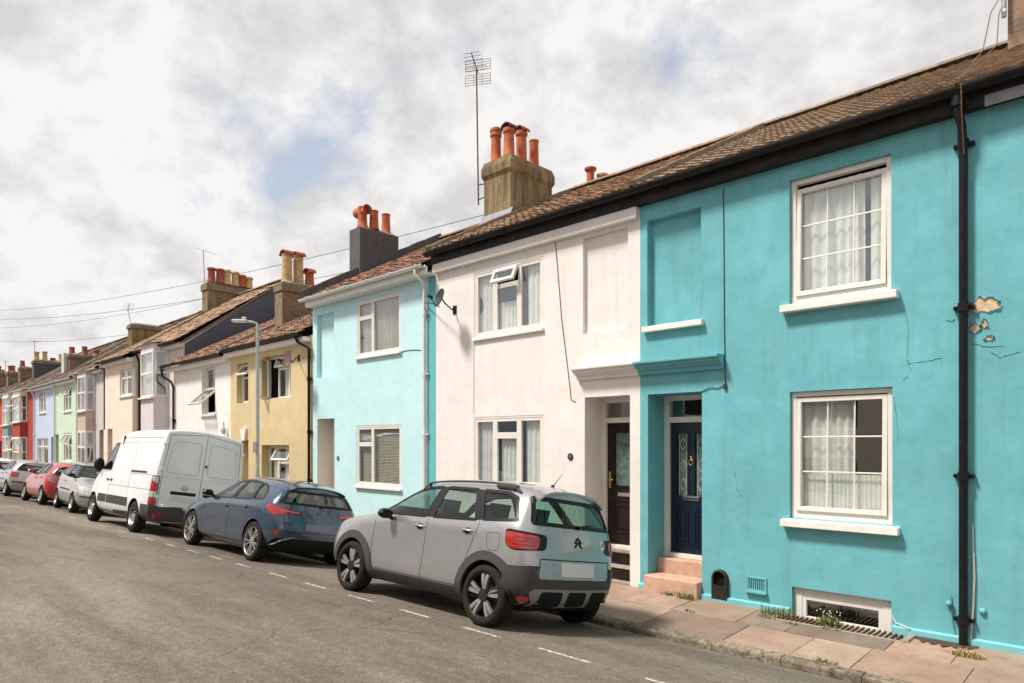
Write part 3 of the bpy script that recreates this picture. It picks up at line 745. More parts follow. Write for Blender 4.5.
def glz_navy(a, b, z0, z1):
    w = b-a; L = [(a+w*.17, a+w*.40, z0+.86, z1-.16), (a+w*.60, a+w*.83, z0+.86, z1-.16)]
    M = [(r[0]-.03, r[1]+.03, r[2]-.03, r[3]+.03) for r in L]+[(a+w*.13, a+w*.43, z0+.13, z0+.66), (a+w*.57, a+w*.87, z0+.13, z0+.66), (a+w*.19, a+w*.37, z0+.19, z0+.60), (a+w*.63, a+w*.81, z0+.19, z0+.60)]
    return {'glass': L, 'mould': M}
ZTH = .07
D, da, db = door_set(A, DX0+.002, DX1-.002, ZTH, 2.02, dz1-.002, YD, M_navy, glz_navy)
m = MB(); w = db-da
for c in (.285, .715):   # leaded pattern: verticals with diamonds
    cx = da+w*c; hw_ = w*.085
    for x in (cx-hw_, cx+hw_): m.box(x-.004, x+.004, YD+.043, YD+.048, ZTH+.87, 2.02-.17)
    for zc_ in (1.70, 1.38, 1.10):
        for s in (-1, 1):
            for q in (-1, 1):
                p0 = Vector((cx, YD+.0455, zc_+q*.09)); p1 = Vector((cx+s*hw_, YD+.0455, zc_)); d = (p1-p0)
                m.tube([p0, p1], .005, 5)
m.build('leading', M_leadcame, D)
m = MB(); kx = da+w*.5; m.lathe([(.001,-.012),(.022,-.012),(.026,0)], (kx, YD+.03, 1.47), 'y', 14)
m.tube([(kx+.033*math.cos(a_), YD+.008, 1.43+.042*math.sin(a_)) for a_ in [R(20*i) for i in range(19)]], .0075, 8); m.sphere((kx, YD+.02, 1.50), .018)
m.build('door_knocker', M_brass, D)
m = MB(); m.box(kx-.14, kx+.14, YD+.012, YD+.028, .86, .93); m.box(kx-.115, kx+.115, YD+.006, YD+.013, .875, .915); m.build('letterbox', M_chrome, D, bevel=.004)
m = MB(); m.tube([(db-.06, YD+.0, 1.02), (db-.06, YD-.035, 1.02), (db-.15, YD-.035, 1.02)], .009, 8); m.box(db-.078, db-.042, YD+.012, YD+.03, .93, 1.12); m.build('door_handle', M_chrome, D, bevel=.003)
# steps
def pinkmat():
    t = NT('worn_pink_step_paint'); col = t.mix(t.ramp(t.noise(5, 6, .65), .35, .68), (.50,.28,.19), (.62,.40,.30))
    col = t.mix(t.math('MULTIPLY', t.ramp(t.noise(11, 7, .75, loc=(4,1,2)), .52, .62), .8), col, (.40,.30,.23))
    col = t.mix(t.math('MULTIPLY', t.ramp(t.noise(19, 6, .75, loc=(2,9,2)), .6, .68), .7), col, (.22,.12,.09))
    return t.finish(col, .85, 0, t.bump(t.noise(30, 5), .7, .008), spec=.25)
M_pink = pinkmat()
m = MB(); m.box(DX0-.0+.004, DX1-.004, 8.84, YD+.1, -.45, .008); m.box(DX0+.006, DX1-.006, 8.475, 8.84, -.46, -.205)
m.build('steps', M_pink, A, bevel=.018)
# drainpipe on the party line with offset swan neck, joints, clips
XP = PX(963, TF-.1)
m = MB(); m.tube([(XP-.03,8.40,5.37),(XP-.03,8.40,5.20),(XP+.0,8.44,5.05),(XP+.0,8.50,4.86),(XP,8.52,4.72),(XP,8.52,-.42)], .042, 16)
m.lathe([(.047,0),(.062,0),(.062,.11),(.047,.11)], (XP-.03,8.40,5.24), 'z', 16)
for z in (4.88, 3.15, 1.36, -.17):
    m.lathe([(.042,-.045),(.053,-.045),(.053,.045),(.042,.045)], (XP,8.52,z), 'z', 16); m.box(XP-.095, XP+.095, 8.545, 8.598, z-.020, z+.020)
    m.box(XP-.094, XP-.074, 8.525, 8.55, z-.010, z+.010); m.box(XP+.074, XP+.094, 8.525, 8.55, z-.010, z+.010)
m.build('drainpipe', M_blackpvc, A)
# thin rust stained cord hanging beside the pipe head
m = MB(); m.tube([(XP+.02,8.32,5.44),(XP+.02,8.33,5.2),(XP+.015,8.40,5.0),(XP+.02,8.45,4.75)], .006, 6); m.build('hanging_wire', M_rust, A)
# cables at the pipe foot
m = MB()
for k, (dx_, z_) in enumerate(((.075, .85), (.085, .55))):
    m.tube([(XP+dx_,8.575,z_),(XP+dx_+.008,8.575,.3),(XP+dx_,8.57,0),(XP+dx_-.02,8.55,-.36)], .0045, 6)
m.build('cable', M_wire_pale, A)
m = MB(); m.tube([(XP-.13,8.575,.08),(XP-.125,8.575,-.12),(XP-.10,8.57,-.3)], .006, 6); m.sphere((XP-.14,8.56,-.02), .035); m.build('cable', P_TEAL, A)
m = MB(); xx = PX(725, TF); m.tube([(xx-.02,TF-.008,5.15),(xx-.01,TF-.008,4.2),(xx-.005,TF-.008,3.3),(xx+.01,TF-.01,PZ(727,384,TF)),(xx-.10,TF-.01,PZ(727,388,TF)),(xx-.20,TF-.012,PZ(717,387,TF)),(DX1+.0,TF-.008,PZ(703,391.5,TF))], .0055, 6)
m.box(xx-.01, xx+.03, TF-.03, TF-.002, PZ(727,389,TF), PZ(727,384,TF)); m.build('cable', M_wire, A)
m = MB(); m.tube([(a_ba[1]+.01,TF-.01,-.25),(a_ba[1]+.05,TF-.014,-.33),(a_ba[1]+.12,TF-.02,-.345),(a_ba[1]+.2,TF-.06,-.36)], .010, 6); m.build('cable', M_wire_pale, A)
# coal-chute style arched vent
M_void = M_dark
X0 = PX(721, TF); zc_ = PZ(721, 578, TF)
m = MB(); n = 16; r0, r1 = .115, .082
out_p = [(X0+r0*math.cos(math.pi*k/n), zc_+r0*math.sin(math.pi*k/n)) for k in range(n+1)]+[(X0-r0, -.40), (X0+r0, -.40)]
inn_p = [(X0-.005+r1*math.cos(math.pi*k/n), zc_+.005+r1*1.1*math.sin(math.pi*k/n)) for k in range(n+1)]+[(X0-r1, zc_-.09), (X0+r1, zc_-.09)]
N = n+3; vs = [(a,TF-.05,b) for a,b in out_p]+[(a,TF-.06,b) for a,b in inn_p]+[(a,TF-.002,b) for a,b in out_p]+[(a,TF+.0-.004,b) for a,b in inn_p]
m.add(vs, [(i,(i+1)%N,N+(i+1)%N,N+i) for i in range(N)]+[(i,2*N+i,2*N+(i+1)%N,(i+1)%N) for i in range(N)]+[(N+i,N+(i+1)%N,3*N+(i+1)%N,3*N+i) for i in range(N)])
V = m.build('arched_vent', simple('cast_iron', (.028,.022,.020), .6, var=.4, scale=20, bump=.3), A, fixn=False)
m = MB(); m.add([(a,TF-.005,b) for a,b in inn_p], [tuple(range(N))]); m.build('vent_opening', M_dark, V, fixn=False)
m = MB(); m.box(X0-.055, X0+.05, TF-.05, TF-.005, zc_-.20, zc_-.09); m.build('rubble', M_rust, V)
# teal air brick with a ledge
X0, X1 = PX(747, TF), PX(767, TF); z0, z1 = PZ(756, 591, TF), PZ(756, 577, TF)
m = MB(); bar_frame(m, X0, X1, z0, z1, .02, TF-.02, TF-.001); n = 9
for i in range(n): x = X0+.02+(X1-X0-.04)*(i+.5)/n; m.box(x-.006, x+.006, TF-.014, TF-.004, z0+.02, z1-.02)
m.box(X0-.01, X1+.01, TF-.06, TF-.001, z0-.022, z0-.002)
V = m.build('air_vent', P_TEAL, A); m = MB(); m.quad((X0+.01,TF-.003,z0+.01),(X1-.01,TF-.003,z0+.01),(X1-.01,TF-.003,z1-.01),(X0+.01,TF-.003,z1-.01)); m.build('vent_opening', M_dark, V, fixn=False)
# chimney on the right party wall and aerial mast bracketed to it
chimney(A, XA1+.22, XA1-.10, 12.0, 13.4, 7.0, 9.6, M_stack_brick, .15, M_stack_band)

# ================================================================== SECOND TEAL HOUSE (right of the pipe, mostly out of frame)
XZ1 = 2.6
z_up = (-.35, .75, 2.85, 4.35); z_lo = (-.35, .75, .55, 1.95)
Z = house_shell('terraced_house', 'turquoise house at the right edge beyond the black drainpipe, with flaking paint patches', XA1, XZ1, TF, -1.0, 5.40, 12.8, 7.73,
    [z_up+(.10,), z_lo+(.10,)], P_TEAL, floors=[-1.0, .15, 2.75, 5.35])
tiled_roof(Z, XA1+.0, XZ1, 8.40, 5.455, 12.8, 7.76, RF_A, .18, .24, .014, 6, tone_var=.14)
eaves_board(Z, XA1+.002, XZ1, 5.215, 5.43, M_fascia_black, 8.47)
m = MB(); m.box(XA1+.22, XZ1, 8.462, 8.4695, 5.185, 5.30); m.build('fascia_repair', M_lead, Z)
gutter(Z, XA1+.05, XZ1, 8.375, 5.415, M_blackpvc, .070, .92)
sashwin(Z, z_up, TF+.05, .03, [(0,.4),(.8,1)]); sashwin(Z, z_lo, TF+.05, .0, [(0,.4),(.8,1)], gap=.012)
m = MB(); m.add([(XA1+.0,TF-.05,-.6),(XZ1,TF-.05,-.6),(XZ1,TF-.05,-.37),(XA1+.0,TF-.05,-.37),(XA1+.0,TF-.003,-.355),(XZ1,TF-.003,-.355)], [(0,1,2,3),(3,2,5,4)])
m.build('plinth', P_TEAL_PL, Z, fixn=False)
# flaked paint: bare render scars with curled edges
M_scar = simple('bare_render', (.62,.47,.31), .95, var=.3, scale=18, bump=.8)
def blob(cx, cz, rx, rz, n=18, seed=1, rough=.35):
    rnd = random.Random(seed); return [(cx+rx*math.cos(2*math.pi*k/n)*(1+rnd.uniform(-rough, rough)), cz+rz*math.sin(2*math.pi*k/n)*(1+rnd.uniform(-rough, rough))) for k in range(n)]
def scar(H, px, py, rx, rz, seed, curl=True):
    cx, cz = PX(px, TF), PZ(px, py, TF); b = blob(cx, cz, rx, rz, 26, seed, .42); n = len(b)
    m = MB(); m.add([(x,TF-.0035,z) for x,z in b], [tuple(range(n))]); S = m.build('flaked_patch', M_scar, H, fixn=False)
    if curl:
        rnd = random.Random(seed+50); m = MB(); o = [(cx+(x-cx)*1.07, cz+(z-cz)*1.07) for x, z in b]
        vs = [(x, TF-.004-rnd.uniform(.004,.022), z) for x, z in b]+[(x, TF-.002, z) for x, z in o]
        m.add(vs, [(i,(i+1)%n,n+(i+1)%n,n+i) for i in range(n)]); m.build('curled_paint', P_TEAL, S, fixn=False)
scar(Z, 986, 305, .125, .085, 3); scar(Z, 975, 328, .055, .045, 8); scar(Z, 984.5, 323.5, .028, .045, 12); scar(Z, 989.5, 338, .04, .028, 14, True)
def crack(H, pts, w=.004, name='crack'):
    m = MB(); rnd = random.Random(int(pts[0][0])); P = []
    for (a, b), (c, d) in zip(pts, pts[1:]):
        for k in range(5): P.append((a+(c-a)*k/5+rnd.uniform(-.6,.6), b+(d-b)*k/5+rnd.uniform(-.6,.6)))
    Q = [(PX(a, TF), PZ(a, b, TF)) for a, b in P]; L = [];
    for i, (x, z) in enumerate(Q):
        ww = w*rnd.uniform(.3, 1.2)*(1 if 0 < i < len(Q)-1 else .1); L += [(x-ww*.5, TF-.0022, z-ww), (x+ww*.5, TF-.0022, z+ww)]
    m.add(L, [(2*i, 2*i+1, 2*i+3, 2*i+2) for i in range(len(Q)-1)]); return m.build(name, M_crack, H, fixn=False)
M_crack = simple('crack_shadow', (.035,.10,.10), .95)
crack(Z, [(990,352),(1000,358),(1010,355),(1023,351)], .005); crack(Z, [(970,343),(985,347),(1012,345)], .004)
crack(A, [(904,305),(909,330),(907,360),(912,372)], .004); crack(A, [(903,381),(909,376),(913,365)], .006); crack(A, [(905,365),(920,362),(950,357)], .004)
crack(A, [(946,320),(952,322),(957,318)], .006); crack(A, [(735,470),(738,490),(745,500)], .003); crack(A, [(893,395),(897,420),(899,450)], .003)
m = MB(); m.sphere((PX(983,TF), TF-.01, PZ(983,611,TF)), .035); m.build('wall_knob', P_TEAL, Z)

# ================================================================== WHITE HOUSE (B)
XB0, XB1 = PX(436, TF), XA0
b_up = pxbox(474.2, 543.7, 273.5, 338.5, TF); b_lo = pxbox(473.9, 543.7, 417.4, 484.5, TF)
b_bl = pxbox(583, 628, 238, 334, TF); b_dr = (PX(584.8, TF), PX(630, TF), ZB-.1, PZ(584.8, 397.5, TF))
B = house_shell('terraced_house', 'white rendered house with dark brown front door and three-light windows, left of the turquoise house', XB0, XB1, TF, -1.0, 5.40, 12.8, 7.73,
    [b_up+(.06,), b_lo+(.06,), b_bl+(.07, True), b_dr+(.50,)], P_WHITE)
tiled_roof(B, XB0+.1, XB1-.02, 8.40, 5.455, 12.8, 7.76, RF_B, .165, .19, .010, 4, .014, tone_var=.40)
party_verge(B, XB0, 8.45, 5.46, 12.85, 7.79, M_stack_band, .22, .11)
eaves_board(B, XB0, XB1-.003, 5.215, 5.43, M_fascia_black, 8.47)
m = MB(); m.box(XB0+.01, XB1-.01, 8.50, TF-.002, 5.05, 5.213); m.build('soffit_board', P_WHITE, B, bevel=.004)
gutter(B, XB0-.05, XB1-.02, 8.375, 5.415, M_blackpvc, .070, .92)
THREE = lambda k: [(0,.31,0,1), (.31,.67,0,.74), (.31,.67,.74,1)+k, (.67,1,0,1)]
window(B, b_up[0]+.003, b_up[1]-.003, b_up[2]+.002, b_up[3]-.003, TF+.005, THREE(('top', R(24))), .035, .055, sill=(.015,.06,.05,TF), curtains=[(0,.25,0,1),(.75,1,0,1),(.32,.6,0,.5)], label='upper three-light window with its small top casement open', cmat=M_curtain)
window(B, b_lo[0]+.003, b_lo[1]-.003, b_lo[2]+.002, b_lo[3]-.003, TF+.005, THREE(()), .035, .055, sill=(.015,.06,.05,TF), curtains=[(0,.28,0,1),(.36,.62,0,.72),(.72,1,0,1)], label='lower three-light window, closed')
cornice(B, PX(570.5, TF-.2), XB1-.002, zc, P_WHITE)
def glz_brown(a, b, z0, z1):
    w = b-a; L = [(a+w*.22, a+w*.80, z0+.95, z1-.16)]
    return {'glass': L, 'mould': [(L[0][0]-.03, L[0][1]+.03, L[0][2]-.03, L[0][3]+.03), (a+w*.18, a+w*.82, z0+.18, z0+.72), (a+w*.26, a+w*.74, z0+.26, z0+.64)]}
D, da, db = door_set(B, b_dr[0]+.002, b_dr[1]-.002, .085, 2.04, b_dr[3]-.002, YD, M_brown_door, glz_brown)
kx = (da+db)/2
m = MB(); m.box(kx-.13, kx+.15, YD+.012, YD+.028, .86, .92); m.build('letterbox', M_chrome, D, bevel=.004)
m = MB(); m.tube([(da+.055,YD+.0,1.12),(da+.055,YD-.04,1.12),(da+.15,YD-.04,1.12)], .010, 8); m.box(da+.035, da+.075, YD+.012, YD+.03, .98, 1.25); m.build('door_handle', M_brass, D, bevel=.003)
M_tile_black = simple('black_glazed_tile', (.020,.014,.012), .2, var=.4)
m = MB(); m.box(b_dr[0]+.004, b_dr[1]-.004, YD-.08, YD+.1, -.45, .02); m.mat(1).box(b_dr[0]+.004, b_dr[1]-.004, YD-.10, YD+.1, -.02, .024)
for z0_, z1_, yy in ((-.21, -.03, YD-.085), (-.40, -.225, YD-.32)):
    m.mat(1 if False else 0)
    m.box(b_dr[0]+.006, b_dr[1]-.006, yy, YD, z0_, z1_)
    m.mat(1).box(b_dr[0]+.006, b_dr[1]-.006, yy-.01, YD, z1_, z1_+.014).mat(0)
m.mat(1).box(b_dr[0]+.005, b_dr[1]-.005, YD-.5+.05, YD+.1, -.46, -.405)
m.build('steps', [M_tile_black, M_mortar], B, bevel=.004)
# round house-number plaque
px_, pz_ = PX(570.6, TF), PZ(570.6, 456.6, TF)
m = MB(); m.lathe([(.001,-.018),(.050,-.018),(.056,-.012),(.056,-.001)], (px_, TF, pz_), 'y', 24); PLQ = m.build('number_plaque', simple('slate_plaque', (.03,.027,.02), .5), B)
def text_mesh(s, size, name, mat, parent, loc, rot, org_local=None, depth=.001):
    cu = bpy.data.curves.new(name, 'FONT'); cu.body = s; cu.size = size; cu.align_x = 'CENTER'; cu.align_y = 'CENTER'; cu.extrude = depth
    o = bpy.data.objects.new(name, cu); COL.objects.link(o); bpy.context.view_layer.update()
    me = bpy.data.meshes.new_from_object(o.evaluated_get(bpy.context.evaluated_depsgraph_get())); bpy.data.objects.remove(o)
    me.transform(Matrix.Translation(loc) @ rot.to_4x4())
    me.transform(Matrix.Translation(-ORG[parent.name])); me.materials.clear(); me.materials.append(mat)
    q = bpy.data.objects.new(name, me); COL.objects.link(q); q.parent = parent; ORG[q.name] = ORG[parent.name]; return q
ROT_FACADE = Matrix.Rotation(R(90), 3, 'X')
text_mesh('12', .058, 'house_number', simple('pale_numeral', (.62,.58,.48), .6), PLQ, Vector((px_, TF-.020, pz_)), ROT_FACADE)
m = MB()
for a, b in (((474,258),(474,272)), ((474,342),(474,414))):
    m.tube([(PX(a[0],TF),TF-.006,PZ(a[0],a[1],TF)), (PX(b[0],TF),TF-.006,PZ(b[0],b[1],TF))], .005, 5)
m.build('cable', simple('painted_cable', (.55,.50,.46), .7), B)
m = MB(); m.tube([(PX(a,TF),TF-.008,PZ(a,b,TF)) for a, b in ((555,233),(558,270),(562,320),(567,360),(570,385),(571.5,400),(576,402))], .0055, 5); m.build('cable', M_wire, B)
# big stained stack with four pots, its ridge-side flashing
CB = chimney(B, -10.5, -11.36, 10.75, 12.15, 5.9, 8.12, M_stack_brown, .42, M_stack_brown, inset_=.03)
for (px_, yy, zt, r, mt, kind) in ((496,11.05,-1,.125,M_terracotta,'cap'), (509,11.0,0,.13,M_terracotta,'cowl'), (521.5,11.45,0,.13,M_terracotta,'cowl'), (534,11.9,0,.12,M_terracotta,'plain')):
    X = PX(px_, yy); h = PZ(px_, {496:133,509:129,521.5:132,534:141}[px_], yy)-8.15
    pot(CB, X, yy, 8.15, h, r, mt, 'roll' if kind != 'plain' else 'plain')
    if kind == 'cowl': cowl(CB, X, yy, 8.15+h-.01, r, M_sooty if px_ == 509 else M_pot_red)
    if kind == 'cap':
        m = MB(); m.lathe([(r*1.12,0),(r*1.15,.05),(r*.9,.10),(.01,.13)], (X,yy,8.15+h), 'z', 16); m.build('chimney_pot', M_pot_red, CB)
m = MB(); m.box(-11.40, -10.46, 10.6, 12.2, 6.62, 6.66)
m.add([(-11.42,10.62,6.62),(-10.44,10.62,6.62),(-10.44,10.76,6.92),(-11.42,10.76,6.92)], [(0,1,2,3)]); m.build('flashing', M_lead, CB, fixn=False)
# two pots of the stack behind the ridge
CB2 = chimney(B, -7.9, -8.5, 14.6, 15.6, 5.9, 7.55, M_stack_brown, .15)
for px_, yy, top, mt in ((590.5, 14.9, 168, M_terracotta), (602.5, 15.2, 174.5, M_pot_buff)):
    X = PX(px_, yy); h = PZ(px_, top, yy)-7.5; pot(CB2, X, yy, 7.5, h, .12, mt, 'flare')

# ================================================================== PALE AQUA HOUSE (C)
XC0, XC1 = PX(313, TF), XB0
c_up = pxbox(357, 401, 302, 357.5, TF); c_lo = pxbox(356.6, 401.5, 425.8, 485, TF); c_bl = (PX(317, TF), PX(334, TF), PZ(317,378,TF), PZ(317,315.5,TF)); c_dr = (PX(317.5,TF), PX(334.5,TF), ZB-.1, PZ(317.5,419,TF))
Cc = house_shell('terraced_house', 'pale aqua house with white gutter and dark grey chimney', XC0, XC1, TF, -1.0, 5.15, 12.6, 7.50,
    [c_up+(.06,), c_lo+(.06,), c_bl+(.10, True), c_dr+(.40, True)], P_PALE)
tiled_roof(Cc, XC0+.1, XC1-.1, 8.35, 5.22, 12.6, 7.53, RF_C, .17, .20, .010, 4, .012, tone_var=.38)
party_verge(Cc, XC0, 8.35, 5.25, 12.65, 7.58, M_stack_slate, .22, .17)
m = MB(); m.box(XC0+.0, XC1-.02, 8.40, TF-.002, 5.02, 5.06); m.box(XC0, XC1-.02, 8.385, 8.405, 5.02, 5.17); m.build('fascia', M_whitepvc, Cc, bevel=.004)
gutter(Cc, XC0-.12, XC1-.05, 8.32, 5.20, M_whitepvc, .060, .85)
XQ = PX(424.5, TF-.06)
downpipe(Cc, [(XQ-.02,8.32,5.14),(XQ-.02,8.32,5.05),(XQ+.06,8.42,4.92),(XQ+.0,8.54,4.80),(XQ,8.545,-.4)], M_whitepvc, .036, (4.3,3.1,1.9,.7), name='downpipe')
m = MB(); m.add([(XQ+.05,TF-.002,-.4),(XC1-.0,TF-.002,-.4),(XC1-.0,TF-.002,5.02),(XQ+.05,TF-.002,5.02)], [(0,1,2,3)]); m.build('corner_strip', P_PALE_EDGE, Cc, fixn=False)
TWO = [(0,.36,0,.70), (0,.36,.70,1), (.36,1,0,1)]
window(Cc, c_up[0]+.003, c_up[1]-.003, c_up[2], c_up[3]-.003, TF+.005, TWO, .04, .045, sill=(.03,.06,.06,TF), curtains=[(.02,.34,0,.95),(.38,.99,0,.98)], cmat=M_curtain_beige, label='upper window with a full beige curtain')
window(Cc, c_lo[0]+.003, c_lo[1]-.003, c_lo[2], c_lo[3]-.003, TF+.005, TWO, .04, .045, sill=(.03,.06,.06,TF), blinds=(0,1), label='lower window with slatted blinds')
m = MB(); a, b, c, d = c_dr; yy = TF+.38
m.quad((a+.005,TF+.01,c),(a+.005,TF+.01,d-.005),(a+.005,yy,d-.005),(a+.005,yy,c)); m.quad((a,yy-.003,c),(b,yy-.003,c),(b,yy-.003,d),(a,yy-.003,d)); m.build('porch_lining', P_DOOR_PINK, Cc, fixn=False)
m = MB(); m.lathe([(.001,-.018),(.05,-.018),(.055,-.001)], (PX(338.3,TF), TF, PZ(338.3,458,TF)), 'y', 20); PL2 = m.build('number_plaque', simple('grey_plaque', (.16,.17,.16), .6), Cc)
m = MB(); m.tube([(PX(a,TF),TF-.008,PZ(a,b,TF)) for a, b in ((401,353),(404,351),(412,350),(421,350))], .006, 5); m.build('cable', M_wire, Cc)
CC = chimney(Cc, -15.0, -15.5, 9.83, 11.05, 5.6, PZ(360,226,9.83), M_stack_slate)
ztC = PZ(360,226,9.83)+.04
for px_, yy, top, r, kind in ((362.5,10.05,209,.13,'cowlx'), (374,10.35,211,.125,'plain'), (386,10.8,214.5,.125,'plain')):
    X = PX(px_, yy); X = max(-15.42, min(-15.1, X)); h = PZ(px_, top, yy)-ztC
    pot(CC, X, yy, ztC, h-(.1 if kind == 'cowlx' else 0), r, M_terracotta, 'plain')
    if kind == 'cowlx': cowl(CC, X, yy, ztC+h-.1, r, M_terracotta, 'horn')

# ================================================================== MUSTARD HOUSE (D)
XD0, XD1 = PX(230.6, TF), XC0
def hb(x0, x1, yt, yb_): return pxbox(x0, x1, yt, yb_, TF)
d_w1 = hb(236.7,248.4,364,403.5); d_w2 = hb(261.7,291,357.5,400); d_w3 = hb(261.7,289,445,500); d_dr = (PX(241.7,TF), PX(248.5,TF), ZB-.1, PZ(241.7,440,TF))
DH = house_shell('terraced_house', 'mustard yellow house with deep window recesses behind the street lamp', XD0, XD1, TF, -1.0, 4.38, 12.6, 6.66,
    [d_w1+(.18,), d_w2+(.26,), d_w3+(.26,), d_dr+(.35, True)], P_YELLOW, floors=[-1.0, 1.9, 4.3])
tiled_roof(DH, XD0+.0, XD1-.15, 8.30, 4.42, 12.6, 6.70, RF_D, .17, .20, .010, 4, .014, tone_var=.4)
party_verge(DH, XD0-.0, 8.4, 4.44, 12.6, 6.72, M_stack_band, .20, .10)
m = MB(); m.box(XD0, XD1-.1, 8.38, TF-.002, 4.22, 4.33); m.build('fascia', P_WHITE2, DH, bevel=.004)
gutter(DH, XD0-.0, XD1-.08, 8.30, 4.39, M_blackpvc, .058, .9)
downpipe(DH, [(PX(309,8.54)-.25,8.30,4.34),(PX(309,8.54)-.2,8.35,4.2),(PX(309,8.54),8.54,4.05),(PX(309,8.54),8.54,-.4)], M_blackpvc, .036, (3.3,2.0,.8))
y_ = TF+.16
window(DH, d_w1[0]+.003, d_w1[1]-.003, d_w1[2], d_w1[3]-.003, TF+.16, [(0,1,.0,.66), (0,1,.66,1,'top',R(32))], .03, .04, label='narrow upper window with top light open')
window(DH, d_w2[0]+.003, d_w2[1]-.003, d_w2[2], d_w2[3]-.003, TF+.20, [(0,.33,0,1,'left',R(62)), (.33,.72,0,.72), (.33,.72,.72,1,'top',R(20)), (.72,1,0,1)], .03, .04, curtains=[(.45,.7,0,.7)], sill=(-.01,.05,.02,TF+.19), label='wide upper window with side casement swung open')
window(DH, d_w3[0]+.003, d_w3[1]-.003, d_w3[2], d_w3[3]-.003, TF+.20, [(0,.36,0,1), (.36,1,.70,1,'top',R(30)), (.36,1,0,.70)], .03, .045, curtains=[(.05,.3,0,1),(.5,.95,0,1)], label='lower window with top light open')
a, b, c, d = d_dr; m = MB(); m.box(a+.01, b-.01, TF+.30, TF+.34, c, d-.3); m.build('door', M_upvc, DH)
m = MB(); kx = (a+b)/2; m.prism([(kx-.16, d+.32), (kx+.16, d+.32), (kx+.09, d-.02), (kx-.09, d-.02)], 'y', TF-.07, TF-.002); m.build('keystone', P_WHITE2, DH)
CD = chimney(DH, -19.15, -19.6, 9.85, 11.05, 4.9, PZ(283.4,281,9.85), M_stack_brick, .28, M_stack_band)
ztD = PZ(283.4,281,9.85)+.04
m = MB(); m.box(-19.61, -19.14, 9.835, 9.849, 4.9, ztD-.34); m.build('stack_quoin', M_stack_band, CD)
for px_, yy, top, r, mt in ((287,10.15,252,.165,M_pot_buff), (298,10.55,254,.165,M_pot_buff), (309.5,10.9,270,.15,M_terracotta)):
    X = max(-19.5, min(-19.25, PX(px_, yy))); h = PZ(px_, top, yy)-ztD; pot(CD, X, yy, ztD, h-.08, r, mt, 'plain'); cowl(CD, X, yy, ztD+h-.11, r, M_pot_red if mt is M_pot_buff else M_terracotta, 'half')

# ================================================================== CHALK WHITE HOUSE (E)
XE0, XE1 = PX(173.8, TF), XD0
e_w = hb(201.8,215.2,368,414.5)
E = house_shell('terraced_house', 'chalk white house behind the van, with one upper casement propped wide open', XE0, XE1, TF, -1.0, 4.30, 12.6, 6.60,
    [e_w+(.16,), (PX(201.8,TF), PX(215.2,TF), .55, 1.75, .16)], P_WHITE2, floors=[-1.0, 1.9, 4.2])
tiled_roof(E, XE0-.3, XE1+.0, 8.30, 4.34, 12.6, 6.64, RF_C, .17, .20, .010, 4, .012, tone_var=.3)
m = MB(); m.box(XE0-.25, XE1, 8.40, TF-.002, 4.14, 4.27); m.build('fascia', P_WHITE2, E, bevel=.004)
gutter(E, XE0-.35, XE1, 8.30, 4.32, M_blackpvc, .058, .9)
XQ = PX(173.5, 8.54)
downpipe(E, [(XE0-.3,8.30,4.27),(XE0-.3,8.34,4.0),(XQ-.1,8.50,3.8),(XQ,8.54,3.6),(XQ,8.54,-.4)], M_blackpvc, .038, (2.5,1.0))
window(E, e_w[0]+.003, e_w[1]-.003, e_w[2], e_w[3]-.003, TF+.14, [(0,1,.55,1), (0,1,0,.55,'top',R(48))], .035, .045, sill=(.05,.08,.06,TF), label='upper window with its lower casement propped open')
window(E, e_w[0]+.003, e_w[1]-.003, .55, 1.75, TF+.14, [(0,1,.55,1), (0,1,0,.55)], .035, .045, sill=(.05,.08,.06,TF))
m = MB(); m.lathe([(.05,0),(.07,.12),(.02,.2),(.02,.35)], (PX(223.7,TF-.1), TF-.1, PZ(223.7,434,TF)), 'z', 10); m.box(PX(223.7,TF)-.02, PX(223.7,TF)+.02, TF-.1, TF, PZ(223.7,431,TF), PZ(223.7,430,TF)); m.build('wall_lantern', M_steel, E)

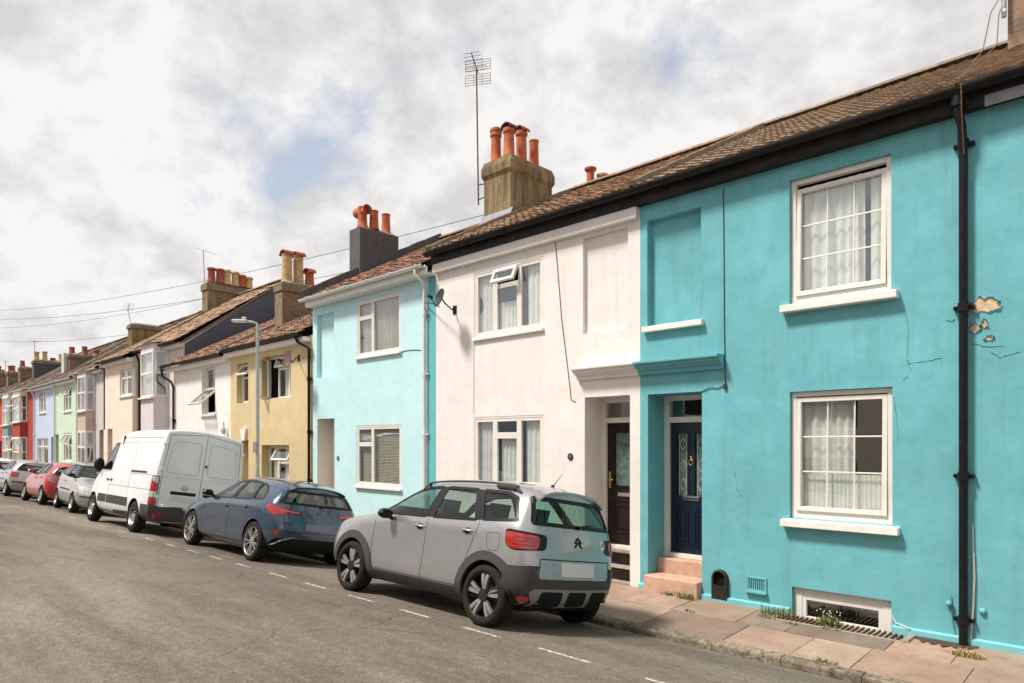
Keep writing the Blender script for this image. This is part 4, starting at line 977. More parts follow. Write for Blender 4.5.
# ================================================================== generic houses further along
def bay(H, Xa, Xb, yf, pr, zb, z_lo, z_up, ztop, wallmat, cant, plate_mats, openup=False, curt=None, leaded=False):
    """two-storey bay: front face and two returns, window openings with frames; children of the house"""
    yb = yf-pr; m = MB(); pts = [(Xa, yf), (Xa+cant, yb), (Xb-cant, yb), (Xb, yf)]
    bands = [(zb, z_lo[0]), (z_lo[1], z_up[0]), (z_up[1], ztop)]; o = None
    for (z0, z1), k in zip(bands, (0, 1, 0)):
        m = MB(); V = [(x,y,z0) for x,y in pts]+[(x,y,z1) for x,y in pts]; m.add(V, [(0,1,5,4),(1,2,6,5),(2,3,7,6),(0,1,2,3),(4,5,6,7)])
        q_ = m.build('bay' if o is None else 'bay_panel', (plate_mats or wallmat) if k else wallmat, o or H, fixn=False); o = o or q_
    for zi, (z0, z1) in enumerate((z_lo, z_up)):
        f = MB(); g = MB(); cur = MB()
        for si, ((x0, y0), (x1, y1)) in enumerate(zip(pts, pts[1:])):
            d = Vector((x1-x0, y1-y0, 0)); L = d.length; d.normalize(); nrm = Vector((d.y, -d.x, 0)); p = Vector((x0, y0, 0))
            def bar(a, b, c, e, off=0):
                q = p+d*((a+b)/2)+nrm*(off-.015); f.obox((q.x, q.y, (c+e)/2), d*((b-a)/2), nrm*.03, (0,0,(e-c)/2))
            w = .07; bar(.002, w, z0, z1); bar(L-w, L-.002, z0, z1); bar(w, L-w, z0, z0+w); bar(w, L-w, z1-w, z1); zm = z0+(z1-z0)*.52; bar(w, L-w, zm-.04, zm+.04, .01)
            a_, b_ = p+d*w-nrm*.02, p+d*(L-w)-nrm*.02; g.quad((a_.x,a_.y,z0+w),(b_.x,b_.y,z0+w),(b_.x,b_.y,z1-w),(a_.x,a_.y,z1-w))
        f.obox(((Xa+Xb)/2, yb-.03, z0-.03), ((Xb-Xa)/2-cant+.06,0,0), (0,.07,0), (0,0,.03))
        curtain(cur, Xa+cant+.1, Xb-cant-.1, z0+.05, z1-.05, yb+.14)
        f.build('window', M_upvc, o); g.build('pane', M_glass, o, fixn=False); cur.build('curtain', curt or M_curtain, o, fixn=False)
    if openup:   # casements swung out at the top
        for zi, (z0, z1) in enumerate((z_lo, z_up)):
            zm = z0+(z1-z0)*.52; mm = MB(); bar_frame(mm, Xa+cant+.08, Xb-cant-.08, zm+.04, z1-.07, .06, -.02, .02); ang = R(24)
            mm.v = [(x, yb-.05+(y*math.cos(ang)+(z-(z1-.07))*math.sin(ang)), (z1-.07)+(z-(z1-.07))*math.cos(ang)-y*math.sin(ang)) for x,y,z in mm.v]; mm.build('open_casement', M_upvc, o)
    r = MB(); r.add([(Xa-.08,yf,ztop+.1),(Xa+cant-.08,yb-.1,ztop),(Xb-cant+.08,yb-.1,ztop),(Xb+.08,yf,ztop+.1)], [(0,1,2,3)]); r.build('bay_cap', M_upvc, o, fixn=False)
    return o
def far_house(label, s0, s1, mat, ze, zr, roofm, wins=(), doors=(), bayspec=None, yf=TF, gut=M_whitepvc, pipe=True, step=.0, verge=True):
    X1, X0 = -s0, -s1; holes = []
    for w in wins: holes.append(w[:4]+(.09,))
    for d in doors: holes.append(d[:4]+(.55, True))
    bays = bayspec or []
    H = house_shell('terraced_house', label, X0, X1, yf, -1.0, ze-.05, 12.6, zr-.02, holes, mat, floors=[-1.0, 2.2, ze-.1])
    tiled_roof(H, X0, X1, yf-.30, ze, 12.6, zr, roofm, .26, .32, .02, 4, .014, tone_var=.35)
    if verge: party_verge(H, X0+.06, yf-.2, ze+.06, 12.6, zr+.02, M_stack_band, .16, .09)
    m = MB(); m.box(X0+.002, X1-.002, yf-.16, yf-.002, ze-.19, ze-.06); m.build('fascia', M_whitepvc if gut is M_whitepvc else P_WHITE2, H)
    gutter(H, X0+.01, X1-.01, yf-.28, ze-.01, gut, .060, 1.2)
    for w in wins:
        lab = w[4] if len(w) > 4 else None; st = w[5] if len(w) > 5 else 'top'
        L = {'top': [(0,.5,0,.62),(.5,1,0,.62),(0,.5,.62,1),(.5,1,.62,1)], 'open': [(0,.5,0,.58),(.5,1,0,.58),(0,.5,.58,1,'top',R(28)),(.5,1,.58,1,'top',R(22))], 'cross': [(0,.5,0,.7),(.5,1,0,.7),(0,.5,.7,1),(.5,1,.7,1)]}[st]
        window(H, w[0]+.003, w[1]-.003, w[2], w[3]-.003, yf+.05, L, .04, .04, sill=(.04,.07,.06,yf), curtains=[(0,.3,0,1),(.75,1,0,1)], label=lab)
    for d in doors:
        m = MB(); m.box(d[0]+.01, d[1]-.01, yf+.48, yf+.53, d[2], d[3]-.25); m.build('door', d[4], H)
    for bs in bays: bay(H, *bs)
    if pipe:
        xq = X0+.10; downpipe(H, [(xq+.3,yf-.28,ze-.07),(xq+.25,yf-.2,ze-.25),(xq,yf-.06,ze-.45),(xq,yf-.06,-.4)], gut, .036, (2.2,.8))
    return H
M_d1 = simple('mauve_door_paint', (.16,.12,.13), .5); M_d2 = simple('blue_door_paint', (.10,.12,.30), .5); M_d3 = simple('green_door_paint', (.16,.34,.14), .5); M_d4 = simple('cream_door_paint', (.45,.33,.18), .5); M_d5 = simple('dark_red_door_paint', (.16,.02,.02), .5)
def wb(x0, x1, yt, yb_, lab=None, st='top'): return pxbox(x0, x1, yt, yb_, TF)+(lab, st)
def db_(x0, x1, yt, mat): return (PX(x0,TF), PX(x1,TF), ZB-.1, PZ(x0,yt,TF), mat)
# F lilac-white, set back a little, with bay; its slate-hung flank rises above the chalk house
F = far_house('lilac-white bay-fronted house whose dark slate flank rises above its lower neighbour', 24.3, 28.7, P_LILAC, 5.22, 7.92, RF_B, (), (), [(-27.3,-25.75,8.9,.45,-1.0,(.4,2.0),(PZ(142,398,8.45),PZ(142,353,8.45)),PZ(142,346,8.45),P_LILAC,.12,None)], yf=8.9, gut=M_blackpvc)
m = MB(); X = -24.3; m.add([(X+.02,8.93,3.9),(X+.02,8.93,5.12),(X+.02,12.6,7.88),(X+.02,16.2,5.3),(X+.02,16.2,3.9)], [(0,1,2,3,4)]); m.build('slate_flank', P_SLATEWALL, F, fixn=False)
m = MB(); d = Vector((0,12.6-8.93,7.66-5.12)).normalized()
m.add([(X-.0,8.75,5.10),(X+.06,8.75,5.10),(X+.06,12.6,7.88),(X,12.6,7.88),(X-.0,8.75,5.14),(X+.06,8.75,5.14),(X+.06,12.6,7.93),(X,12.6,7.93)], [(0,3,2,1),(4,5,6,7),(0,1,5,4),(1,2,6,5),(2,3,7,6),(3,0,4,7)]); m.build('barge_board', M_stack_band, F)
CF = chimney(F, -28.45, -29.0, 11.35, 13.3, 5.6, PZ(208,282,11.35), M_stack_brown, .30, M_stack_band); zt_ = PZ(208,282,11.35)+.04
for px_, yy, top, mt in ((211.5,11.6,268,M_pot_red),(220,11.9,269,M_pot_red),(229,12.2,269.5,M_pot_buff),(238.5,12.55,271,M_pot_buff),(247,12.85,273.5,M_terracotta),(256,13.15,275,M_pot_buff)):
    X = max(-28.9, min(-28.55, PX(px_, yy))); pot(CF, X, yy, zt_, PZ(px_,top,yy)-zt_, .155, mt, 'roll')
G = far_house('peach cream house with one square upper window and paired door recesses', 28.7, 32.3, P_CREAM, 5.07, 7.75, RF_B, [wb(119.8,132.5,370.5,396.5,None,'cross')], [db_(107.5,112.5,429,M_d4)], gut=M_blackpvc, pipe=False)
CG = chimney(G, -31.9, -32.4, 9.55, 10.7, 4.9, PZ(132.5,323,9.55), M_stack_brown, .2, M_stack_band)
Hh = far_house('mauve grey house with plum curtains in its upper bay', 32.3, 36.3, P_MAUVE, 4.91, 7.7, RF_E, [], [db_(99.5,105,430,M_d1)], [(-34.9,-33.55,8.6,.34,-1.0,(PZ(81,464,8.3),PZ(81,431,8.3)),(PZ(79.5,411.5,8.3),PZ(79.5,377,8.3)),PZ(79.5,372,8.3),P_MAUVE,.06,simple('peach_band', (.52,.40,.34), .8),False,M_curtain_plum)])
I_ = far_house('mint green house with both windows propped open', 36.3, 40.4, P_GREEN, 4.78, 7.7, RF_E, [wb(63.8,71.4,386,411.5,None,'open'), wb(63.8,71.6,433,461,None,'open')], [db_(55.6,58.8,434.5,M_d3)])
J = far_house('periwinkle blue house between the mint green and red houses', 40.4, 44.9, P_BLUE, 4.76, 7.7, RF_E, [wb(39.3,46,391,413,None,'cross'), wb(37.2,48.2,438.5,464,None,'cross')], [db_(51.2,54.3,437,M_d2)])
K = far_house('brick red house with red panel between its bay windows', 44.9, 49.3, P_RED, 4.80, 7.7, RF_E, [], [], [(-48.9,-46.7,8.6,.34,-1.0,(.35,PZ(19,437,8.3)),(PZ(19,422,8.3),PZ(19,395,8.3)),PZ(19,391,8.3),M_upvc,.10,P_RED,True)])
L_ = far_house('pale grey bay-fronted house left of the red one', 49.3, 53.2, P_GREYW, 4.82, 7.7, RF_E, [], [], [(-51.9,-50.0,8.6,.34,-1.0,(.35,PZ(8,436,8.3)),(PZ(8,425,8.3),PZ(8,397,8.3)),PZ(8,392,8.3),M_upvc,.10,simple('grey_green_panel', (.20,.27,.26), .7))])
Mm = far_house('orange-red house at the far left edge', 53.2, 57.0, P_ORANGE, 4.82, 7.7, RF_E, [(-56.6,-55.6,2.8,4.2,None,'top'), (-56.4,-55.4,.5,1.9,None,'top')], [(-54.8,-53.9,ZB-.1,1.9,M_d5)])
far_house('cream house whose roof shows beyond the orange-red one', 57.0, 61.0, P_CREAM, 4.82, 7.7, RF_E, [], [])
far_house('white house, second beyond the orange-red one', 61.0, 65.0, P_WHITE2, 4.82, 7.7, RF_E, [], [])
far_house('grey house, third beyond the orange-red one', 65.0, 69.2, P_GREYW, 4.82, 7.7, RF_E, [], [])
far_house('mint house, fourth beyond the orange-red one', 69.2, 73.4, P_GREEN, 4.82, 7.7, RF_E, [], [])
far_house('white house at the very end of the far roofs', 73.4, 80, P_WHITE2, 4.82, 7.7, RF_E, [], [])
# far stacks: (house, s, y0, y1, top pixel (x,y), material, pots)
def far_stack(H, s, y0, y1, ztop, mat, pots, band=.2):
    c = chimney(H, -s+.25, -s-.25, y0, y1, ztop-1.9, ztop, mat, band, M_stack_band); n = len(pots)
    for i, (mt, h) in enumerate(pots):
        yy = y0+.18+(y1-y0-.36)*i/max(1, n-1); pot(c, -s+random.uniform(-.05,.05), yy, ztop+.04, h, .14, mt, random.choice(('roll','plain')))
PB, PR, PT = M_pot_buff, M_pot_red, M_terracotta
far_stack(I_, 40.6, 9.2, 11.2, PZ(66,356,9.3), M_stack_brick, [(PR,.35),(PR,.42),(PR,.3),(PT,.38)])
m = MB(); m.box(-41.1, -40.65, 9.02, 9.18, 4.4, 6.35); m.build('render_pier', P_GREYW, I_)
far_stack(K, 49.3, 9.35, 11.4, PZ(34,360,9.35), M_stack_slate, [(PB,.5),(PB,.55),(PR,.2),(PB,.45),(PB,.4)])
far_stack(L_, 53.2, 9.35, 11.0, PZ(21,367,9.4), M_stack_brick, [(PR,.4),(PT,.3),(PR,.3)])
far_stack(Mm, 57.0, 9.35, 11.0, 6.6, M_stack_brick, [(PR,.4),(PB,.5),(PR,.3)])
far_stack(Mm, 61.0, 9.35, 11.4, 6.9, M_stack_brick, [(PR,.4),(PT,.5),(PB,.3)])
far_stack(Mm, 65.0, 9.35, 11.4, 6.9, M_stack_brick, [(PR,.4),(PT,.5),(PR,.3)])

# ================================================================== houses across the street (seen only as reflections)
M_opp = [P_WHITE2, P_CREAM, P_GREYW, P_MAUVE, P_BLUE, P_WHITE]
def opp_house(label, X0, X1, mat):
    yf = -6.6; H = empty('terraced_house', ((X0+X1)/2, yf, -.43), label, 'house', 'terraced houses across the street')
    m = MB(); w = X1-X0
    hs = [(X0+w*.12, X0+w*.42, .6, 1.9, -.09, True), (X0+w*.12, X0+w*.42, 2.8, 4.0, -.09, True), (X0+w*.62, X0+w*.82, -.5, 2.0, -.3, True)]
    wall_with_holes(m, X0, X1, -1, 4.6, yf, hs)
    for x in (X0+.004, X1-.004): m.add([(x,yf-.001,-1),(x,-14,-1),(x,-14,4.6),(x,-10.4,6.4),(x,yf-.001,4.6)], [(0,1,2,3,4)])
    m.build('wall', mat, H, fixn=False)
    r = MB(); r.quad((X0,yf+.25,4.6),(X1,yf+.25,4.6),(X1,-10.4,6.5),(X0,-10.4,6.5)); r.quad((X0,-10.4,6.5),(X1,-10.4,6.5),(X1,-14.2,4.5),(X0,-14.2,4.5))
    ro = r.build('roof', RF_E, H, fixn=False); colour_attr(ro, [(1,1,1)]*2)
    for h in hs[:2]:
        f = MB(); bar_frame(f, h[0], h[1], h[2], h[3], .06, yf-.05, yf-.02); f.box((h[0]+h[1])/2-.03, (h[0]+h[1])/2+.03, yf-.05, yf-.02, h[2], h[3]); wo = f.build('window', M_upvc, H)
        p = MB(); p.quad((h[0],yf-.06,h[2]),(h[1],yf-.06,h[2]),(h[1],yf-.06,h[3]),(h[0],yf-.06,h[3])); p.build('pane', M_darkglass, wo, fixn=False)
    c = MB(); c.box(X0-.25, X0+.25, -10.2, -8.9, 5.2, 7.3); co = c.build('chimney', M_stack_brick, H)
    for yy in (-9.9, -9.5, -9.15): pot(co, X0, yy, 7.3, .55, .12, M_terracotta, 'roll')
M_darkglass = simple('dark_glass', (.02,.025,.028), .05, var=.1)
for i, x in enumerate(range(-52, 14, 6)):
    opp_house(['white','cream','pale grey','mauve','blue','warm white'][i % 6]+' house across the street, '+['furthest along','second from the far end','third from the far end','fourth from the far end','fifth from the far end','sixth from the far end','right opposite the champagne-silver car end','opposite the slate-blue car','opposite the silver crossover','behind the camera opposite the white house','opposite the turquoise house'][i], x, x+6, M_opp[i % 6])
# ------------------------------------------------------------------ vehicles
def paint(name, c, metallic=.5, rough=.32, coat=1.0):
    t = NT(name); n = t.noise(3, 4, .6); col = t.mix(t.ramp(n, .35, .65), [x*.96 for x in c], [min(1, x*1.04) for x in c])
    dust = t.noise(9, 6, .7, loc=(3,3,3)); sp = t.n('ShaderNodeSeparateXYZ'); t.l(t.tc.outputs['Object'], sp.inputs[0])
    low = t.n('ShaderNodeMapRange'); low.inputs[1].default_value = .75; low.inputs[2].default_value = .2; t.l(sp.outputs[2], low.inputs[0])
    f = t.math('MULTIPLY', t.math('MULTIPLY', low.outputs[0], t.ramp(dust, .3, .7)), .35); col = t.mix(f, col, (.17,.145,.12))
    return t.finish(col, t.math('ADD', rough, t.math('MULTIPLY', f, .8)), metallic, None, coat)
CAR_GLASS = glass_mat('car_glass', (.50,.58,.55), .05, 1.2)
CAR_GLASS_G = glass_mat('car_glass_green', (.62,.80,.72), .05, 1.2)
CAR_GLASS_DK = glass_mat('car_glass_privacy', (.16,.22,.20), .10, 1.4)
M_trim = simple('black_seal', (.012,.012,.012), .35, var=.1)
M_clad = simple('grey_plastic_cladding', (.055,.053,.054), .55, var=.12, scale=10, bump=.1)
M_tyre = simple('tyre_rubber', (.016,.0145,.013), .85, var=.3, scale=12, bump=.3)
M_rim = simple('alloy_silver', (.55,.53,.50), .3, .8, var=.08)
M_rimdark = simple('wheel_dark', (.018,.018,.018), .5)
M_under = simple('underbody', (.010,.010,.010), .9)
M_seat = simple('seat_fabric', (.035,.033,.035), .9)
M_head = simple('headlining', (.35,.33,.30), .9)
M_red_l = simple('tail_lamp_red', (.36,.012,.009), .12, var=.35, scale=14, coat=1)
M_red_dk = simple('tail_lamp_dark_red', (.13,.008,.010), .12, var=.2, coat=1)
M_clear_l = simple('clear_lens', (.55,.55,.53), .1, .3, var=.2, scale=20, coat=1)
M_orange_l = simple('amber_lens', (.75,.28,.05), .15, coat=1)
M_plate = simple('blank_number_plate', (.62,.62,.60), .5, var=.05)
M_plate_y = simple('number_plate_yellow', (.55,.50,.30), .5, var=.05)
M_seam = simple('panel_gap', (.015,.015,.015), .9)
M_skid = simple('satin_silver_trim', (.27,.255,.24), .4, .4, var=.08)

class Body:
    """closed loft from stations (front to rear); every station is 9 points from keel to roof centre"""
    def __init__(s, stations, front_c, rear_c, level, hw, crease=None, warp=(-99, 1, 0, 1)):
        bm = bmesh.new(); rings = []
        for st_ in stations:
            L = [bm.verts.new(p) for p in st_]; Rr = [bm.verts.new((p[0], -p[1], p[2])) for p in st_[1:-1]]
            rings.append(L+Rr[::-1])
        n = len(rings[0])
        for a, b in zip(rings, rings[1:]):
            for k in range(n): bm.faces.new((a[k], a[(k+1) % n], b[(k+1) % n], b[k]))
        for ring, cc in ((rings[0], front_c), (rings[-1], rear_c)):
            L = ring[:9]; Rr = [ring[0]]+[ring[n-k] for k in range(1, 8)]+[ring[8]]
            cols = []
            for fr in (.62, 0, -.62):
                c = [None]*9
                for k in range(1, 8):
                    p = L[k].co; q = cc[k-1]; f = abs(fr); blend = (1-f**2.4)
                    c[k] = bm.verts.new((p.x+(q[0]-p.x)*blend, p.y*fr, p.z+(q[1]-p.z)*blend))
                c[0] = ring[0]; c[8] = ring[8]; cols.append(c)
            seq = [L]+cols+[Rr]
            for a, b in zip(seq, seq[1:]):
                for k in range(8):
                    f = [a[k], a[k+1], b[k+1], b[k]]; u = []
                    for v in f:
                        if v not in u: u.append(v)
                    if len(u) >= 3:
                        try: bm.faces.new(u)
                        except ValueError: pass
        bmesh.ops.recalc_face_normals(bm, faces=bm.faces)
        if crease:
            cl = bm.edges.layers.float.new('crease_edge')
            for ri, (a, b) in enumerate(zip(rings, rings[1:])):
                for k, w in crease.items():
                    for kk in {k, (n-k) % n}:
                        e = bm.edges.get((a[kk], b[kk]))
                        if e: e[cl] = w
        me = bpy.data.meshes.new('cage'); bm.to_mesh(me); bm.free()
        o = bpy.data.objects.new('cage', me); COL.objects.link(o); md = o.modifiers.new('s', 'SUBSURF'); md.levels = level; md.render_levels = level
        bpy.context.view_layer.update()
        s.mesh = bpy.data.meshes.new_from_object(o.evaluated_get(bpy.context.evaluated_depsgraph_get())); bpy.data.objects.remove(o)
        s.bm = bmesh.new(); s.bm.from_mesh(s.mesh)
        s.rx0, s.rk, s.z0, s.zk = warp
        for v in s.bm.verts: v.co.x, v.co.z = s.wx(v.co.x), s.wz(v.co.z)
        s.bm.faces.ensure_lookup_table(); s.bm.normal_update(); s.bvh = BVHTree.FromBMesh(s.bm); s.hw = hw
    def wx(s, x): return x if x > s.rx0 else s.rx0+(x-s.rx0)*s.rk
    def wz(s, z): return z if z < s.z0 else s.z0+(z-s.z0)*s.zk
    def ix(s, x): return x if x > s.rx0 else s.rx0+(x-s.rx0)/s.rk
    def iz(s, z): return z if z < s.z0 else s.z0+(z-s.z0)/s.zk
    def ray(s, mode, u, v):
        if mode in 'LRT': u = s.wx(u)
        if mode != 'T': v = s.wz(v)
        if mode == 'L': o, d = Vector((u, 3, v)), Vector((0,-1,0))
        elif mode == 'R': o, d = Vector((u, -3, v)), Vector((0,1,0))
        elif mode == 'B': o, d = Vector((-6, u, v)), Vector((1,0,0))
        elif mode == 'F': o, d = Vector((6, u, v)), Vector((-1,0,0))
        elif mode == 'T': o, d = Vector((u, v, 5)), Vector((0,0,-1))
        elif mode in ('BL','BR','FL','FR'):   # diagonal views: u runs along the horizontal perpendicular
            dx = 1 if mode[0] == 'B' else -1; dy = -1 if mode[1] == 'L' else 1
            d = Vector((dx, dy, 0)).normalized(); e = Vector((1, -dx*dy*1.0, 0)).normalized() if True else None
            e = Vector((d.y, -d.x, 0)); e = e if e.x > 0 else -e
            o = e*u-d*7; o.z = v
        h = s.bvh.ray_cast(o, d)
        if h[0] is None:
            h2 = s.bvh.find_nearest(o+d*(7 if len(mode) > 1 else (6 if mode in 'BF' else 3))); return h2[0], h2[1]
        return h[0], h[1]
    def uv(s, mode, p):
        if mode in 'LR': return (s.ix(p.x), s.iz(p.z))
        if mode in 'BF': return (p.y, s.iz(p.z))
        if mode == 'T': return (p.x, p.y)
def inside(poly, x, y):
    c = False; n = len(poly); j = n-1
    for i in range(n):
        if (poly[i][1] > y) != (poly[j][1] > y) and x < (poly[j][0]-poly[i][0])*(y-poly[i][1])/(poly[j][1]-poly[i][1])+poly[i][0]: c = not c
        j = i
    return c
def rounded(poly, r, seg=4):
    out = []; n = len(poly)
    for i in range(n):
        p = Vector(poly[i]).to_2d(); a = Vector(poly[i-1]).to_2d(); b = Vector(poly[(i+1) % n]).to_2d()
        rr = min(r, (a-p).length*.45, (b-p).length*.45); p0 = p+(a-p).normalized()*rr; p1 = p+(b-p).normalized()*rr
        for k in range(seg+1):
            t = k/seg; q = p0*(1-t)**2+p*2*t*(1-t)+p1*t*t; out.append((q.x, q.y))
    return out
def resample(poly, d):
    out = []; n = len(poly)
    for i in range(n):
        a = Vector(poly[i]); b = Vector(poly[(i+1) % n]); m = max(1, int((b-a).length/d))
        for k in range(m): q = a.lerp(b, k/m); out.append((q.x, q.y))
    return out
def inset(poly, d):
    n = len(poly); area = sum(poly[i][0]*poly[(i+1)%n][1]-poly[(i+1)%n][0]*poly[i][1] for i in range(n)); s = 1 if area > 0 else -1; out = []
    for i in range(n):
        a = Vector(poly[i-1]); p = Vector(poly[i]); b = Vector(poly[(i+1) % n])
        e1 = (p-a); e2 = (b-p)
        if e1.length < 1e-7 or e2.length < 1e-7: out.append(poly[i]); continue
        e1.normalize(); e2.normalize(); n1 = Vector((-e1.y, e1.x))*s; n2 = Vector((-e2.y, e2.x))*s; m = (n1+n2)
        if m.length < 1e-4: out.append((p.x, p.y)); continue
        m.normalize(); k = d/max(.35, m.dot(n1)); out.append((p.x+m.x*k, p.y+m.y*k))
    return out
def circle(cx, cz, r, a0=0, a1=360, n=48): return [(cx+r*math.cos(R(a0+(a1-a0)*k/n)), cz+r*math.sin(R(a0+(a1-a0)*k/n))) for k in range(n+(0 if a1-a0 >= 360 else 1))]
def nearest_on(poly, x, y):
    p = Vector((x, y)); best = None
    for i in range(len(poly)):
        a = Vector(poly[i]); b = Vector(poly[(i+1) % len(poly)]); ab = b-a; L = ab.length_squared
        t = 0 if L == 0 else max(0, min(1, (p-a).dot(ab)/L)); q = a+ab*t; d = (q-p).length
        if best is None or d < best[0]: best = (d, q)
    return best[1]

class Car:
    def __init__(s, name, label, cat, body, loc, heading, roll, paintm, group='cars and a van parked nose to tail'):
        s.root = empty(name, loc, label, cat, group, (0,0,0), local=True); s.b = body; s.paint = paintm
        s.root.rotation_mode = 'XYZ'
        # roll about the car's length (towards the kerb), then heading
        M_ = Matrix.Rotation(heading, 4, 'Z') @ Matrix.Rotation(roll, 4, 'X'); s.root.rotation_euler = M_.to_euler()
        s.holes = []
    def patch(s, name, poly, mode, mat, off=.003, res=.035, parent=None, r=0, skirt=.006, label=None):
        if r: poly = rounded(poly, r)
        poly = resample(poly, res); n = len(poly); xs = [p[0] for p in poly]; ys = [p[1] for p in poly]
        pts = [Vector(p) for p in poly]; x = min(xs)+res/2; core = inset(poly, res*.45)
        while x < max(xs):
            y = min(ys)+res/2
            while y < max(ys):
                if inside(core, x, y): pts.append(Vector((x, y)))
                y += res
            x += res
        v2, e2, f2, *_ = geometry.delaunay_2d_cdt(pts, [], [list(range(n))], 1, 1e-6)
        m = MB(); vs = []; vb = []
        for q in v2:
            p, nn = s.b.ray(mode, q[0], q[1]); vs.append(p+nn*off); vb.append(p-nn*skirt)
        # faces oriented outward
        fs = []
        for f in f2:
            a, b, c = vs[f[0]], vs[f[1]], vs[f[2]]; nn = (b-a).cross(c-a); q = v2[f[0]]; _, sn = s.b.ray(mode, q[0], q[1]); fs.append(tuple(f) if nn.dot(sn) > 0 else tuple(f)[::-1])
        cnt = {}
        for f in fs:
            for i in range(len(f)): e = (f[i], f[(i+1) % len(f)]); cnt[e] = 1
        sk = [(b, a, len(vs)+a, len(vs)+b) for (a, b) in cnt if (b, a) not in cnt]
        m.add(vs+vb, fs, True); m.sm = [True]*len(fs); 
        for f in sk: m.f.append(list(f)); m.m.append(0); m.sm.append(False)
        o = m.build(name, mat, parent or s.root, fixn=False)
        if label: o['label'] = label
        return o
    def ring(s, name, outer, inner, mode, mat, off=.004, parent=None, lift=None, closed=True, skirt=.01, mb=None):
        """band between two polygons with the same number of points"""
        m = mb or MB(); n = len(outer); vo, vi, vo2 = [], [], []
        for k in range(n):
            p, nn = s.b.ray(mode, *outer[k]); q, n2 = s.b.ray(mode, *inner[k]); vo.append(p+nn*off); vi.append(q+n2*(off if lift is None else lift)); vo2.append(p-nn*skirt)
        vi2 = []
        for k in range(n): q, n2 = s.b.ray(mode, *inner[k]); vi2.append(q-n2*skirt)
        rng = range(n if closed else n-1)
        m.add(vo+vi+vo2+vi2, [(k,(k+1)%n,n+(k+1)%n,n+k) for k in rng]+[(k,(k+1)%n,2*n+(k+1)%n,2*n+k) for k in rng]+[(n+k,n+(k+1)%n,3*n+(k+1)%n,3*n+k) for k in rng], True)
        return None if mb else m.build(name, mat, parent or s.root, fixn=True)
    def line(s, pts, mode, w=.007, off=.0012, mb=None):
        """panel gap: thin band along a polyline"""
        P = []
        for a, b in zip(pts, pts[1:]):
            a, b = Vector(a), Vector(b); m_ = max(1, int((b-a).length/.04)); P += [a.lerp(b, k/m_) for k in range(m_)]
        P.append(Vector(pts[-1])); L = []
        for i, p in enumerate(P):
            d = (P[min(i+1, len(P)-1)]-P[max(i-1, 0)]).normalized(); nn = Vector((-d.y, d.x))*w/2
            for q in (p+nn, p-nn): h, hn = s.b.ray(mode, q.x, q.y); L.append(h+hn*off)
        mb.add(L, [(2*i, 2*i+1, 2*i+3, 2*i+2) for i in range(len(P)-1)], True)
    def build_body(s, arches, windows, name='body', split=None):
        """arches: (cx,cz,r); windows: (mode, poly) cut through the shell"""
        bm = s.b.bm.copy(); kill = []; hw = s.b.hw
        for f in bm.faces:
            c = f.calc_center_median(); dead = False
            for cx, cz, r in arches:
                if (c.x-cx)**2+(c.z-cz)**2 < r*r and abs(c.y) > hw*.45: dead = True
            if not dead:
                for mode, poly in windows:
                    u, v = s.b.uv(mode, c)
                    ok = {'L': c.y > .2 and abs(f.normal.y) > .25, 'R': c.y < -.2 and abs(f.normal.y) > .25, 'B': c.x < -.3 and f.normal.x < -.18, 'F': c.x > -.2 and f.normal.x > .1 and f.normal.z > .15}[mode]
                    if ok and inside(poly, u, v): dead = True; break
            if dead: kill.append(f)
        bmesh.ops.delete(bm, geom=kill, context='FACES')
        for v in bm.verts:
            if not v.is_boundary: continue
            c = v.co; done = False
            for cx, cz, r in arches:
                d = math.hypot(c.x-cx, c.z-cz)
                if abs(c.y) > hw*.8 and abs(d-r) < r*.25:
                    x, z = cx+(c.x-cx)*r/d, cz+(c.z-cz)*r/d; p, _ = s.b.ray('L' if c.y > 0 else 'R', s.b.ix(x), s.b.iz(z))
                    if (p-c).length < .12: v.co = p; done = True
            if done: continue
            for mode, poly in windows:
                if (mode == 'L' and c.y < .2) or (mode == 'R' and c.y > -.2) or (mode == 'B' and c.x > -.3) or (mode == 'F' and c.x < -.2): continue
                u, w = s.b.uv(mode, c); q = nearest_on(poly, u, w)
                if (q-Vector((u, w))).length < .07:
                    p, _ = s.b.ray(mode, q.x, q.y)
                    if (p-c).length < .10: v.co = p; break
        me = bpy.data.meshes.new(name)
        for f in bm.faces: f.smooth = True
        if split:
            for f in bm.faces:
                f.material_index = split(f.calc_center_median())
        bm.to_mesh(me); bm.free(); me.materials.append(s.paint)
        if split: me.materials.append(M_clad)
        o = bpy.data.objects.new(name, me); COL.objects.link(o); o.parent = s.root; ORG[o.name] = Vector((0,0,0)); s.body = o
        # wheel wells and floor
        n = 20
        for cx, cz, r in arches:
            for sg in (-1, 1):
                m = MB(); vs = []
                for y in (sg*hw*.42, sg*(hw-.035)): vs += [(cx+(r+.004)*math.cos(math.pi*k/n*1.06-.09), y, cz+(r+.004)*math.sin(math.pi*k/n*1.06-.09)) for k in range(n+1)]
                m.add(vs, [(k,k+1,n+2+k,n+1+k) for k in range(n)], True); m.add(vs[:n+1], [tuple(range(n+1))])
                m.build('wheel_well', M_under, s.root, fixn=False)
        return o
